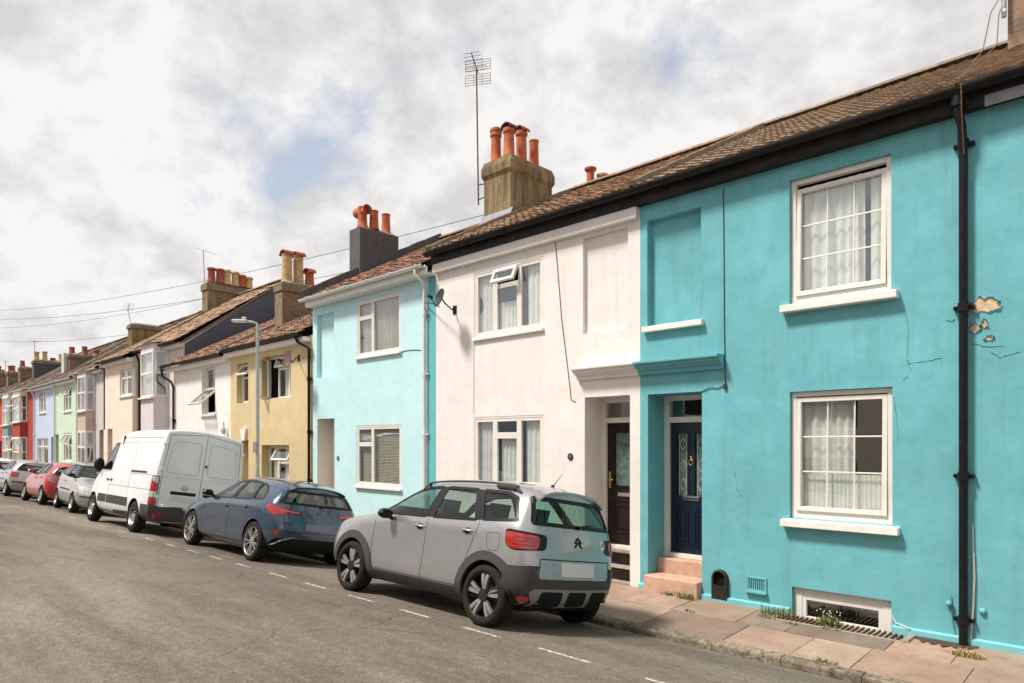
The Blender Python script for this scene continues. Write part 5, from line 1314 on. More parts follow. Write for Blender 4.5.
    def wheel(s, x, y, r, w, rimr, style, side):
        sg = side; m = MB(); yo = y+sg*w/2
        m.lathe([(rimr*.95, -w*.45*sg), (rimr*.95, w*.02*sg), (.02, w*.04*sg)], (x, y, r), 'y', 28); W = m.build('wheel', M_rimdark, s.root)
        t = MB(); h = w/2
        t.lathe([(rimr, -h*.92), (rimr*1.04, -h), (r*.86, -h*1.04), (r*.965, -h*.86), (r, -h*.66), (r, -h*.30), (r*.985, -h*.27), (r*.985, -h*.22), (r, -h*.19), (r, h*.19), (r*.985, h*.22), (r*.985, h*.27), (r, h*.30), (r, h*.66), (r*.965, h*.86), (r*.86, h*1.04), (rimr*1.04, h), (rimr, h*.92), (rimr*.97, h*.5), (rimr*.97, -h*.5), (rimr, -h*.92)], (x, y, r), 'y', 48)
        t.build('tyre', M_tyre, W)
        q = MB(); yf = y+sg*h*.80; rg = MB() if style == 'twin5' else q; rg.lathe([(rimr*1.0, h*.90*sg), (rimr*.985, h*.96*sg), (rimr*.955, h*.90*sg), (rimr*.94, h*.3*sg)], (x, y, r), 'y', 40)
        if style == 'twin5': rg.build('rim_edge', M_rimdark, W)
        def spoke(a, r0, r1, w0, w1, bow=.012):
            d = Vector((math.cos(a), 0, math.sin(a))); e = Vector((-math.sin(a), 0, math.cos(a))); c = Vector((x, yf, r)); N = 4; L = []
            for i in range(N+1):
                f = i/N; rr = r0+(r1-r0)*f; ww = w0+(w1-w0)*f; dy = sg*(bow*math.sin(f*3.1)-.012*(1-f))
                for ee, yy in ((-1,-.02),(-.75,.004),(.75,.004),(1,-.02)): L.append(c+d*rr+e*ww*ee+Vector((0, dy+sg*yy, 0)))
            q.add(L, [(4*i+k, 4*i+k+1, 4*i+5+k, 4*i+4+k) for i in range(N) for k in range(3)], True)
        if style == 'twin5':
            for k in range(5):
                a = 2*math.pi*k/5+.35
                for dd in (-.17, .17): spoke(a+dd, rimr*.24, rimr*.96, .014, .029)
        elif style == 'multi':
            for k in range(10):
                a = 2*math.pi*k/10+.1; spoke(a+(.13 if k % 2 else -.13)*.8, rimr*.18, rimr*.95, .012, .015)
        elif style == 'five':
            for k in range(5): spoke(2*math.pi*k/5+.2, rimr*.15, rimr*.95, .035, .045)
        elif style == 'seven':
            for k in range(7): spoke(2*math.pi*k/7+.2, rimr*.15, rimr*.95, .024, .030)
        elif style == 'steel':
            q.lathe([(rimr*.9, h*.30*sg), (rimr*.62, h*.45*sg), (rimr*.50, h*.75*sg), (rimr*.30, h*.80*sg), (.001, h*.86*sg)], (x, y, r), 'y', 30)
        if style == 'twin5': t2 = MB(); t2.lathe([(rimr*.30, h*.5*sg), (rimr*.27, h*.86*sg), (.001, h*.90*sg)], (x, y, r), 'y', 20); t2.build('hub_cap', M_rimdark, W)
        q.lathe([(rimr*.28, h*.55*sg), (rimr*.26, h*.80*sg), (rimr*.16, h*.84*sg), (.001, h*.84*sg)], (x, y, r), 'y', 20)
        q.build('rim', M_rim, W, fixn=True)
    def wheels(s, xf, xr, track, r, w, rimr, style):
        for x in (xf, xr):
            for sg in (1, -1): s.wheel(x, sg*track/2, r, w, rimr, style, sg)
    def glass(s, name, poly, mode, mat, seal=.022, r=.03, parent=None):
        p = rounded(poly, r); o = s.patch(name, inset(p, -.010), mode, mat, off=-.004, res=.05, parent=parent, skirt=.004)
        rp = resample(p, .03); s.ring('seal', inset(rp, -.012), inset(rp, seal), mode, M_trim, off=.0035, parent=o, skirt=.006); return o
    def mirror(s, x, z, sg, size=(.06,.10,.07), mat=None, capmat=None):
        h, n = s.b.ray('L' if sg > 0 else 'R', x, z); c = h+Vector((-.01, sg*.13, .05)); m = MB()
        prof = []
        N = 10; vs = []
        for i, (f, k) in enumerate(((-1,.0),(-.95,.75),(-.5,1),(.2,.95),(.75,.7),(1,.0))):
            for j in range(N):
                a = 2*math.pi*j/N; vs.append((c.x+f*size[0], c.y+size[1]*max(k,.02)*math.cos(a), c.z+size[2]*max(k,.02)*math.sin(a)*(.9)))
        m.add(vs, [(i*N+j, i*N+(j+1)%N, (i+1)*N+(j+1)%N, (i+1)*N+j) for i in range(5) for j in range(N)], True)
        o = m.build('door_mirror', capmat or M_trim, s.root)
        m = MB(); m.tube([h+Vector((0,-sg*.02,-.01)), c+Vector((.01,-sg*.05,-.03))], [.028,.02], 8); m.build('mirror_arm', M_trim, o)
    def handle(s, x, z, mode, L=.18, mat=None):
        m = MB(); P = []
        for k in range(9):
            f = k/8; h, n = s.b.ray(mode, x-L/2+L*f, z+.006*math.sin(f*3.14)); P.append(h+n*(.004+.030*math.sin(math.pi*min(1, max(0, f)))**.5))
        m.tube(P, [.008]+[.0125]*7+[.008], 8); o = m.build('door_handle', mat or s.paint, s.root)
        p = circle(x, z, .035, n=20); p = [(a+(a-x)*.5, b) for a, b in p]; s.patch('handle_recess', p, mode, M_seam, off=.0008, res=.03, parent=o, skirt=0)
    def seats(s, xs, zbase=.45, head=.98, hw_=.27, ys=(.36,-.36), mat=None):
        for x in xs:
            for y in ys:
                m = MB(); m.obox((x-.03, y, zbase+.26), (.06,0,.015), (0,hw_-.02,0), (-.06,0,.30)); m.obox((x+.22, y, zbase-.02), (.26,0,0), (0,hw_-.01,0), (0,0,.08))
                o = m.build('seat', mat or M_seat, s.root, bevel=.035)
                m = MB(); m.obox((x-.10, y, head+.13), (.05,0,0), (0,.135,0), (-.02,0,.095)); m.tube([(x-.08,y-.06,head-.05),(x-.09,y-.06,head+.1)], .007, 6); m.tube([(x-.08,y+.06,head-.05),(x-.09,y+.06,head+.1)], .007, 6); m.build('headrest', mat or M_seat, o, bevel=.03)
    def cabin(s, x0, x1, w, z0, z1, zdash):
        m = MB(); m.quad((x0,-w,z0),(x1,-w,z0),(x1,w,z0),(x0,w,z0))
        m.box(x1-.25, x1+.15, -w, w, z0, zdash); m.build('dashboard', M_seat, s.root, bevel=.03)
        m = MB(); m.tube([(x1-.33+.06*math.sin(R(a))*0, .36+.17*math.cos(R(a)), zdash-.04+.17*math.sin(R(a))) for a in range(0, 361, 24)], .014, 6); m.build('steering_wheel', M_trim, s.root)
def st(x, zb, sill, low, mid, belt, re, top, zs=None, k7=.62, sag=.012):
    """x may be a number or 9 numbers"""
    X = x if isinstance(x, (list, tuple)) else [x]*9
    pts = [(0, zb), (sill*.6, zb), (sill, zb+.03), low, mid, belt, re, (re[0]*k7, top-sag-(top-re[1])*.12), (0, top)]
    return [(X[k], pts[k][0], pts[k][1]) for k in range(9)]
def road_pose(yc, roll_span=.75):
    """height and roll for a vehicle whose centre line is at y = yc"""
    za, zb_ = road_z(yc-roll_span), road_z(yc+roll_span); return (za+zb_)/2, math.atan2(zb_-za, 2*roll_span)
def place(yc, x, toward_left=True, span=.75, turn=0):
    z, a = road_pose(yc, span)   # a<0: drops towards the houses (+Y)
    if toward_left: return (x, yc, z), R(180)+turn, -a   # car front faces -X; its left side faces the road
    return (x, yc, z), turn, a

def both(poly): return [('L', poly), ('R', poly)]
# ============================================== silver crossover (nearest car)
def build_suv():
    S = []
    S.append(st([1.99,1.99,1.97,1.985,1.985,1.90,1.84,1.87,1.89], .22, .62, (.70,.42), (.72,.62), (.68,.80), (.54,.875), .91))
    S.append(st(1.74, .20, .76, (.865,.42), (.868,.63), (.80,.89), (.62,.945), .975))
    S.append(st(1.257, .19, .78, (.885,.40), (.880,.68), (.832,.965), (.67,1.01), 1.045))
    S.append(st(.90, .19, .80, (.870,.40), (.868,.70), (.838,1.005), (.715,1.05), 1.095))
    S.append(st(.44, .19, .80, (.862,.40), (.850,.62), (.838,1.030), (.655,1.335), 1.40))
    S.append(st(.05, .19, .80, (.862,.40), (.846,.62), (.840,1.040), (.605,1.495), 1.555))
    S.append(st(-.5, .19, .80, (.862,.40), (.846,.62), (.842,1.055), (.600,1.530), 1.590))
    S.append(st(-1.0, .19, .80, (.868,.40), (.856,.64), (.848,1.070), (.605,1.525), 1.585))
    S.append(st(-1.347, .20, .78, (.888,.41), (.885,.73), (.852,1.080), (.61,1.505), 1.565))
    S.append(st(-1.66, .26, .76, (.870,.43), (.868,.73), (.825,1.090), (.61,1.470), 1.535))
    S.append(st([-1.90,-1.90,-1.93,-1.975,-1.955,-1.895,-1.765,-1.78,-1.80], .30, .70, (.800,.50), (.820,.78), (.785,1.075), (.60,1.42), 1.495))
    fc = [(2.03,.24),(2.06,.30),(2.075,.45),(2.06,.64),(1.99,.82),(1.93,.88),(1.91,.90)]
    rc = [(-1.95,.27),(-2.02,.33),(-2.077,.52),(-2.035,.78),(-1.985,1.05),(-1.85,1.40),(-1.85,1.475)]
    return Body(S, fc, rc, 4, .885, {5: .35, 3: .25}, (-1.347, .86, .33, 1.05))
b = build_suv(); P_SUV = paint('silver_grey_car_paint', (.40,.39,.395), .65, .30)
loc, hd, rl = place(5.885, -6.74)
suv = Car('parked_car', 'silver-grey crossover with black wheel-arch cladding, nearest car in the row', 'car', b, loc, hd, rl, P_SUV)
AR = [(1.257,.335,.385), (-1.347,.335,.385)]
w_fd = [(.92,1.05),(.70,1.16),(.38,1.33),(.12,1.41),(-.20,1.436),(-.17,1.065)]
w_rd = [(-.30,1.068),(-.30,1.438),(-.85,1.434),(-1.08,1.09)]
w_q = [(-1.17,1.10),(-.95,1.43),(-1.35,1.42),(-1.56,1.37),(-1.74,1.13)]
w_b = [(-.69,1.115),(-.60,1.395),(.60,1.395),(.69,1.115)]
w_f = [(-.66,1.13),(-.52,1.465),(.52,1.465),(.66,1.13)]
cuts = both(w_fd)+both(w_rd)+both(w_q)+[('B', w_b), ('F', w_f)]
cuts = [(m_, rounded(p, .04)) for m_, p in cuts]
def suv_split(c):   # unpainted lower bumper and sills
    if c.z < .315: return 1
    if c.x < -1.62 and c.z < .60 - (.0 if abs(c.y) > .62 else 0): return 1
    if c.x > 1.80 and c.z < .56: return 1
    return 0
suv.build_body(AR, cuts, split=None)
# lower cladding as its own part: patch strips that stand proud of the body
def arch_ring(car, cx, cz, r0, r1, a0, a1, mode, off):
    n = 40; o = [(car.b.ix(p[0]), car.b.iz(p[1])) for p in circle(cx, cz, r1, a0, a1, n)]; i = [(car.b.ix(p[0]), car.b.iz(p[1])) for p in circle(cx, cz, r0, a0, a1, n)]; return car.ring('wheel_arch_cladding', o, i, mode, M_clad, off=off, lift=off+.004, closed=False, skirt=.02)
for md in 'LR':
    for cx, cz, r in AR: arch_ring(suv, cx, cz, r-.012, r+.09, -18, 198, md, .016)
    suv.patch('sill_cladding', [(.84,.20),(.84,.36),(-.93,.36),(-.93,.20)], md, M_clad, off=.016, res=.06, skirt=.01)
    suv.patch('bumper_corner', [(-1.68,.31),(-1.715,.42),(-1.76,.54),(-1.82,.66),(-1.99,.70),(-1.99,.31)], md, M_clad, off=.012, res=.035, skirt=.01)
suv.patch('rear_bumper', [(-.80,.27),(-.86,.40),(-.86,.68),(-.70,.70),(-.60,.565),(.60,.565),(.70,.70),(.86,.68),(.86,.40),(.80,.27)], 'B', M_clad, off=.018, res=.04, r=.02, skirt=.02)
sk = suv.patch('skid_trim', [(-.56,.275),(-.70,.43),(-.66,.475),(.66,.475),(.70,.43),(.56,.275)], 'B', M_skid, off=.026, res=.04, r=.03)
for c, w in ((-.41,.16),(0,.16),(.41,.16)): suv.patch('trim_insert', [(c-w,.305),(c-w,.45),(c+w,.45),(c+w,.305)], 'B', M_under, off=.031, res=.04, r=.04, parent=sk)
for sg in (-1, 1):
    rf = suv.patch('reflector', [(sg*.66,.345),(sg*.66,.39),(sg*.755,.395),(sg*.755,.35)], 'B', M_red_l, off=.024, res=.03, r=.015)
    suv.patch('reverse_lamp', [(sg*.66,.30),(sg*.66,.335),(sg*.75,.34),(sg*.75,.305)], 'B', M_clear_l, off=.023, res=.03, r=.008)
suv.patch('number_plate', [(-.29,.605),(-.29,.745),(.29,.745),(.29,.605)], 'B', M_plate, off=.008, res=.05, r=.01)
# tail lamps wrap round the corner: black housing and red lens
for sg, md in ((1, 'BL'), (-1, 'BR')):
    def W(u, z): return (u*sg*1.0 if False else u, z)
    h0 = suv.b.ray('B', sg*.52, .9)[0]; h1 = suv.b.ray('L' if sg > 0 else 'R', -1.61, .9)[0]
    d = Vector((1, -sg, 0)).normalized(); e = Vector((d.y, -d.x, 0)); e = e if e.x > 0 else -e
    ua, ub = e.dot(h0), e.dot(h1); mid_ = ua+(ub-ua)*.16
    H = suv.patch('tail_lamp', [(ua,.855),(ua,1.01),(ub,1.045),(ub+(ua-ub)*.03,.875),(ub+(ua-ub)*.2,.835)], md, M_trim, off=.006, res=.03, r=.05)
    L_ = suv.patch('red_lens', [(ua+(ub-ua)*.20,.858),(ua+(ub-ua)*.18,.992),(ub+(ua-ub)*.02,1.018),(ub+(ua-ub)*.05,.882),(ub+(ua-ub)*.2,.85)], md, M_red_l, off=.012, res=.03, r=.045, parent=H)
    for zz in (.895,.93,.965): suv.patch('lamp_strip', [(ua+(ub-ua)*.30,zz-.006),(ua+(ub-ua)*.30,zz+.006),(ua+(ub-ua)*.80,zz+.008),(ua+(ub-ua)*.80,zz-.004)], md, M_red_dk, off=.0145, res=.03, parent=H, skirt=0)
# glass
for md in 'LR':
    suv.glass('door_window', w_fd, md, CAR_GLASS_G); suv.glass('door_window', w_rd, md, CAR_GLASS_G); suv.glass('quarter_window', w_q, md, CAR_GLASS)
    m = MB()
    suv.patch('window_pillar', [(-.17,1.065),(-.20,1.436),(-.30,1.438),(-.30,1.068)], md, M_trim, off=.0025, res=.04)
    suv.patch('window_pillar', [(-1.08,1.09),(-.85,1.434),(-.95,1.43),(-1.17,1.10)], md, M_trim, off=.0025, res=.04)
    m = MB(); suv.line([(.80,.37),(.83,.70),(.84,1.02),(.86,1.06)], md, mb=m); suv.line([(-.22,.37),(-.225,.75),(-.225,1.06)], md, mb=m)
    suv.line([(-.93,.37),(-.98,.62),(-1.02,.72),(-1.13,1.0),(-1.14,1.09)], md, mb=m); suv.line([(.84,.37),(-.93,.37)], md, mb=m)
    m.build('panel_gaps', M_seam, suv.root, fixn=False)
    suv.handle(-.10, .945, md); suv.handle(-.97, .965, md)
    suv.mirror(.50, 1.00, 1 if md == 'L' else -1, (.065,.11,.075))
m = MB(); fl = rounded([(-1.33,.80),(-1.30,.975),(-1.52,.985),(-1.53,.80)], .05); fl = resample(fl, .03); suv.line(fl+[fl[0]], 'L', .005, mb=m); m.build('fuel_flap', M_seam, suv.root, fixn=False)
g = suv.glass('rear_window', w_b, 'B', glass_mat('car_glass_rear', (.26,.46,.38), .05, 1.2), seal=.03, r=.05)

suv.glass('windscreen', w_f, 'F', CAR_GLASS, seal=.03, r=.05)
# spoiler lip
m = MB(); N = 16; vs = []
for i in range(N+1):
    y = -.57+1.14*i/N; h, n = suv.b.ray('T', -1.77+.02*abs(y), y); e = .012
    vs += [(h.x+.16, y, suv.b.ray('T', suv.b.ix(h.x+.16), y)[0].z+.004), (h.x, y, h.z+.010), (h.x-.075, y, h.z-.002-.0), (h.x-.07, y, h.z-.030-.0), (h.x+.02, y, h.z-.055)]
m.add(vs, [(5*i+k, 5*i+k+1, 5*i+6+k, 5*i+5+k) for i in range(N) for k in range(4)], True)
for k in (0, N): m.add(vs[5*k:5*k+5], [(0,1,2,3,4)])
m.mat(0); m.build('spoiler', P_SUV, suv.root)
m = MB(); suv.line([(-.62,.60),(-.60,.77),(.60,.77),(.62,.60)], 'B', .012, mb=m); suv.line([(-.60,.565),(.60,.565)], 'B', .01, mb=m); m.build('tailgate_gap', M_seam, suv.root, fixn=False)
# roof rails, aerial, wiper
for sg in (1, -1):
    m = MB(); P = []
    for i in range(15):
        x = .20-1.75*i/14; h, n = suv.b.ray('T', x, sg*.600); P.append(h+Vector((0, sg*.012, .060 if 0 < i < 14 else .0)))
    m.tube(P, [.008]+[.012]*12+[.020,.014], 8)
    for i in (1, 13): h, n = suv.b.ray('T', P[i].x, sg*.60); m.tube([h, P[i]], .02, 6)
    o = m.build('roof_rail', M_clad, suv.root)
    m = MB(); h, n = suv.b.ray('T', -1.30, sg*.60); m.obox(h+Vector((0,sg*.01,.035)), (.17,0,.004), (0,.022,0), (0,0,.026)); m.build('rail_end', M_clad, o, bevel=.014)
h, n = suv.b.ray('T', -1.45, 0); m = MB(); m.tube([h, h+Vector((-.14,0,.17))], [.006,.002], 6); m.lathe([(.03,-.01),(.02,.02),(.006,.03)], h, 'z', 10); m.build('aerial', M_trim, suv.root)
m = MB(); P = []
for y, z in ((.0,1.115),(-.10,1.14),(-.22,1.155),(-.36,1.15)): h, n = suv.b.ray('B', y, z); P.append(h+n*.022)
m.tube(P, [.02,.012,.010,.006], 6); m.build('wiper', M_trim, suv.root)
# double chevron emblem and script bar, round country sticker
m = MB()
for dz in (0, -.045):
    for sg in (-1, 1):
        for a, b_ in (((0,1.015+dz),(sg*.058,.955+dz)),):
            p0, n0 = suv.b.ray('B', *a); p1, n1 = suv.b.ray('B', *b_); q = (p0+p1)/2+n0*.008; d = (p1-p0)*.5; w_ = n0.cross(d).normalized(); m.obox(q, d, w_*.009, n0*.004)
m.build('chevron_emblem', M_trim, suv.root, bevel=.002)
stk = suv.patch('round_sticker', circle(-.47,.955,.066,n=28), 'B', simple('sticker_white', (.80,.80,.78), .5), off=.007, res=.03, skirt=0)
suv.ring('sticker_ring', circle(-.47,.955,.060,n=28), circle(-.47,.955,.054,n=28), 'B', M_trim, off=.0085, parent=stk, skirt=0)
def text_on(car, s_, size, mode, u, v, mat, parent, name='lettering', off=.0095, flip=False, xscale=1.0):
    cu = bpy.data.curves.new('t', 'FONT'); cu.body = s_; cu.size = size; cu.align_x = 'CENTER'; cu.align_y = 'CENTER'
    o = bpy.data.objects.new('t', cu); COL.objects.link(o); bpy.context.view_layer.update(); me = bpy.data.meshes.new_from_object(o.evaluated_get(bpy.context.evaluated_depsgraph_get())); bpy.data.objects.remove(o)
    sg = {'B': -1, 'F': 1, 'L': -1, 'R': 1}[mode]
    for vx in me.vertices:
        p, n_ = car.b.ray(mode, u+sg*vx.co.x*xscale, v+vx.co.y); vx.co = p+n_*off
    me.materials.clear(); me.materials.append(mat); q = bpy.data.objects.new(name, me); COL.objects.link(q); q.parent = parent; ORG[q.name] = Vector((0,0,0)); return q
text_on(suv, 'UK', .078, 'B', -.47, .955, M_trim, stk)
# front lamps, grille (only seen from other positions), wheels, interior
for sg, md in ((1, 'F'), (-1, 'F')): suv.patch('headlamp', [(sg*.42,.60),(sg*.42,.72),(sg*.74,.74),(sg*.74,.58)], md, M_clear_l, off=.006, res=.04, r=.04)
suv.patch('grille', [(-.38,.33),(-.38,.56),(.38,.56),(.38,.33)], 'F', M_trim, off=.004, res=.05, r=.03)
suv.wheels(1.257, -1.347, 1.545, .330, .215, .246, 'twin5')
suv.seats((.05,-.85), .56, 1.12, .22); suv.cabin(-1.4, .75, .72, .30, .45, .98)
m = MB(); m.box(-1.55, -.95, -.60, .60, .45, .98); m.build('rear_bench', M_seat, suv.root, bevel=.03)
m = MB(); m.box(-1.7, 1.3, -.62, .62, .21, .26); m.build('floor_pan', M_under, suv.root)

# ============================================== hatchback table, scaled for five cars
def hatch_stations(sx=1, sy=1, sz=1, drop=0, blunt=0):
    S = []
    S.append(st([2.06,2.06,2.05,2.07,2.06,1.99,1.92,1.95,1.97], .20, .62, (.74,.40), (.76,.56), (.70,.70), (.52,.76), .79))
    S.append(st(1.82, .17, .76, (.88,.38), (.885,.56), (.82,.76), (.62,.825), .855))
    S.append(st(1.32, .16, .80, (.905,.38), (.900,.62), (.865,.865), (.68,.915), .95))
    S.append(st(.86, .16, .82, (.890,.38), (.888,.65), (.870,.915), (.735,.965), 1.005))
    S.append(st(.36, .16, .82, (.885,.38), (.885,.66), (.868,.945), (.655,1.24), 1.295))
    S.append(st(-.10, .16, .82, (.885,.38), (.885,.66), (.870,.960), (.605,1.385), 1.435))
    S.append(st(-.6, .16, .82, (.888,.38), (.888,.67), (.874,.975), (.595,1.42), 1.468))
    S.append(st(-1.05, .16, .82, (.895,.38), (.893,.68), (.880,.990), (.605,1.405), 1.462))
    S.append(st(-1.38, .17, .80, (.910,.40), (.905,.72), (.878,1.005), (.60,1.375), 1.438))
    S.append(st(-1.76, .19, .78, (.895,.42), (.890,.74), (.840,1.010), (.59,1.315), 1.385))
    S.append(st([-2.02,-2.02,-2.04,-2.09,-2.06,-2.00,-1.90,-1.91,-1.93], .24, .70, (.810,.50), (.815,.78), (.780,.985), (.575,1.255), 1.325))
    fc = [(2.12,.22),(2.15,.26),(2.19,.42),(2.18,.58),(2.10,.72),(2.03,.775),(2.00,.79)]
    rc = [(-2.08,.25),(-2.14,.30),(-2.185,.50),(-2.155,.78),(-2.09,.965),(-2.00,1.20),(-1.975,1.30)]
    S = [[(p[0]*sx, p[1]*sy, p[2]*sz) for p in s_] for s_ in S]; fc = [(a*sx, c*sz) for a, c in fc]; rc = [(a*sx, c*sz) for a, c in rc]
    return S, fc, rc
def sc(poly, sx, sz): return [(a*sx, b*sz) for a, b in poly]
H_fd = [(.86,.975),(.60,1.10),(.28,1.265),(-.02,1.335),(-.33,1.352),(-.26,.995)]
H_rd = [(-.36,1.00),(-.43,1.355),(-.75,1.348),(-1.00,1.32),(-1.08,1.02)]
H_q = [(-1.14,1.025),(-1.05,1.325),(-1.28,1.275),(-1.46,1.15),(-1.49,1.05)]
H_b = [(-.68,1.015),(-.565,1.235),(.565,1.235),(.68,1.015)]
H_f = [(-.68,1.03),(-.53,1.345),(.53,1.345),(.68,1.03)]
def hatch(name, label, pm, x, yc, sx, sy, sz, left=True, turn=0, level=3, wheel='five', rr=.33, wr=.21, kind='focus', doors=5, wb=(1.32,-1.38), roofm=None, glassm=None):
    S, fc, rc = hatch_stations(sx, sy, sz); b = Body(S, fc, rc, level, .905*sy, {5: .3}, (wb[1]*sx, .85, .33, 1.03))
    loc, hd, rl = place(yc, x, left, .75, turn); c = Car(name, label, 'car', b, loc, hd, rl, pm)
    gm = glassm or CAR_GLASS
    fd, rd, q, wbk, wf = sc(H_fd, sx, sz), sc(H_rd, sx, sz), sc(H_q, sx, sz), sc(H_b, sy, sz), sc(H_f, sy, sz)
    if doors == 3: rd = sc([(-.36,1.00),(-.43,1.355),(-.85,1.345),(-1.12,1.27),(-1.32,1.06)], sx, sz)
    xf, xr = wb[0]*sx, wb[1]*sx; ar = [(xf, rr+.0, rr+.045), (xr, rr+.0, rr+.045)]
    wins = both(fd)+both(rd)+([] if doors == 3 else both(q))+[('B', wbk), ('F', wf)]
    c.build_body(ar, [(m_, rounded(p, .035)) for m_, p in wins])
    for md in 'LR':
        c.glass('door_window', fd, md, gm, seal=.018); c.glass('door_window', rd, md, gm, seal=.018)
        if doors == 5: c.glass('quarter_window', q, md, gm, seal=.018)
        c.patch('window_pillar', sc([(-.26,.995),(-.33,1.352),(-.43,1.355),(-.36,1.00)], sx, sz), md, M_trim, off=.0025, res=.05)
        m = MB(); c.line(sc([(.84,.28),(.90,.60),(.86,.93)], sx, sz), md, mb=m, w=.008); 
        if doors == 5: c.line(sc([(-.30,.28),(-.31,.99)], sx, sz), md, mb=m, w=.008); c.line(sc([(-.95,.28),(-1.0,.55),(-1.12,.8),(-1.12,1.0)], sx, sz), md, mb=m, w=.008)
        else: c.line(sc([(-.42,.28),(-.42,.99)], sx, sz), md, mb=m, w=.008)
        c.line(sc([(.84,.28),(-.95,.28)], sx, sz), md, mb=m, w=.012); m.build('panel_gaps', M_seam, c.root, fixn=False)
        if kind != 'focus': c.patch('side_moulding', sc([(.80,.60),(.80,.645),(-.92,.655),(-.92,.61)], sx, sz), md, M_trim if kind != 'red' else pm, off=.008, res=.06)
        c.handle((-.18 if doors == 5 else -.28)*sx, .86*sz, md)
        if doors == 5: c.handle(-1.0*sx, .885*sz, md)
        c.mirror(.70*sx, 1.0*sz, 1 if md == 'L' else -1, capmat=pm if kind == 'red' else M_trim)
    rw = c.glass('rear_window', wbk, 'B', CAR_GLASS_DK if kind == 'focus' else gm, seal=.03, r=.05); c.glass('windscreen', wf, 'F', gm, seal=.03, r=.05)
    if kind == 'focus':
        for sg in (-1, 1): c.patch('window_border', sc([(sg*.735,1.0),(sg*.62,1.23),(sg*.57,1.235),(sg*.685,1.01)], sy, sz), 'B', M_trim, off=.002, res=.04, parent=rw)
    m = MB(); N = 14; vs = []
    for i in range(N+1):
        y = (-.54+1.08*i/N)*sy; h, n = c.b.ray('T', -1.84*sx, y); ha, _ = c.b.ray('T', -1.70*sx, y)
        vs += [(ha.x, y, ha.z+.003), (h.x, y, h.z+.010), (h.x-.09, y, h.z-.012), (h.x-.085, y, h.z-.030), (h.x-.0, y, h.z-.05)]
    m.add(vs, [(5*i+k, 5*i+k+1, 5*i+6+k, 5*i+5+k) for i in range(N) for k in range(4)], True)
    for k in (0, N): m.add(vs[5*k:5*k+5], [(0,1,2,3,4)])
    m.build('spoiler', pm, c.root)
    def lampuv(mode, y0, x1, z):
        sg = 1 if mode[1] == 'L' else -1; h0 = c.b.ray('B', sg*y0*sy, z*sz)[0]; h1 = c.b.ray('L' if sg > 0 else 'R', x1*sx, z*sz)[0]
        d = Vector((1, -sg, 0)).normalized(); e = Vector((d.y, -d.x, 0)); e = e if e.x > 0 else -e; return e.dot(h0), e.dot(h1)
    for mode in ('BL', 'BR'):
        sg = 1 if mode[1] == 'L' else -1
        if kind == 'focus':
            ua, ub = lampuv(mode, .36, -1.70, .88); H = c.patch('tail_lamp', [(ua,.835*sz),(ua,.90*sz),(ua+(ub-ua)*.5,.955*sz),(ub,1.0*sz),(ub+(ua-ub)*.10,.87*sz),(ub+(ua-ub)*.35,.80*sz)], mode, M_red_dk, off=.006, res=.03, r=.02)
            c.patch('red_lens', [(ua+(ub-ua)*.36,.84*sz),(ua+(ub-ua)*.40,.93*sz),(ub+(ua-ub)*.04,.985*sz),(ub+(ua-ub)*.13,.88*sz),(ub+(ua-ub)*.35,.815*sz)], mode, M_red_l, off=.010, res=.03, r=.015, parent=H)
            c.patch('lamp_strip', [(ua+(ub-ua)*.03,.868*sz),(ua+(ub-ua)*.03,.882*sz),(ua+(ub-ua)*.5,.902*sz),(ua+(ub-ua)*.5,.888*sz)], mode, simple('lamp_pink', (.65,.20,.18), .2), off=.012, res=.03, parent=H, skirt=0)
        elif kind == 'red': ua, ub = lampuv(mode, .62, -1.80, .9); c.patch('tail_lamp', [(ua,.75*sz),(ua,.97*sz),(ub,.99*sz),(ub+(ua-ub)*.1,.80*sz)], mode, simple('smoky_lamp', (.28,.12,.11), .15, var=.5, scale=12, coat=1), off=.006, res=.04, r=.03)
        else: ua, ub = lampuv(mode, .60, -1.82, .85); c.patch('tail_lamp', [(ua,.74*sz),(ua,.93*sz),(ub,.95*sz),(ub,.76*sz)], mode, M_red_l, off=.006, res=.04, r=.04)
    if kind == 'focus':
        c.patch('lower_bumper', sc([(-.66,.25),(-.80,.33),(-.76,.45),(.76,.45),(.80,.33),(.66,.25)], sy, sz), 'B', M_under, off=.008, res=.05, r=.05)
        for sg in (-1, 1):
            c.patch('reflector', sc([(sg*.735,.47),(sg*.71,.54),(sg*.755,.58),(sg*.785,.57),(sg*.77,.48)], sy, sz), 'B', M_red_l, off=.008, res=.03, r=.02)
            m = MB(); P = [c.b.ray('B', sg*y*sy, z*sz) for y, z in ((.84,.31),(.74,.34),(.66,.41),(.50,.465),(.40,.47))]; m.tube([p+n*.014 for p, n in P], [.006,.012,.012,.010,.004], 6); m.build('bumper_blade', M_skid, c.root)
            m = MB(); P = [c.b.ray('L' if sg > 0 else 'R', x_*sx, z_*sz) for x_, z_ in ((.88,.20),(.3,.185),(-.3,.185),(-.9,.20))]; m.tube([p+n*.012 for p, n in P], .010, 6); m.build('sill_strip', M_skid, c.root)
    else:
        m = MB(); c.patch('bumper_strip', sc([(-.80,.56),(-.80,.60),(.80,.60),(.80,.56)], sy, sz), 'B', M_trim if kind != 'red' else pm, off=.010, res=.06)
    c.patch('number_plate', sc([(-.26,.60),(-.26,.71),(.26,.71),(.26,.60)] if kind == 'focus' else [(-.26,.64),(-.26,.75),(.26,.75),(.26,.64)], sy, sz), 'B', simple('plate_shaded_blue', (.16,.19,.26), .4) if kind == 'focus' else M_plate, off=.006, res=.06)
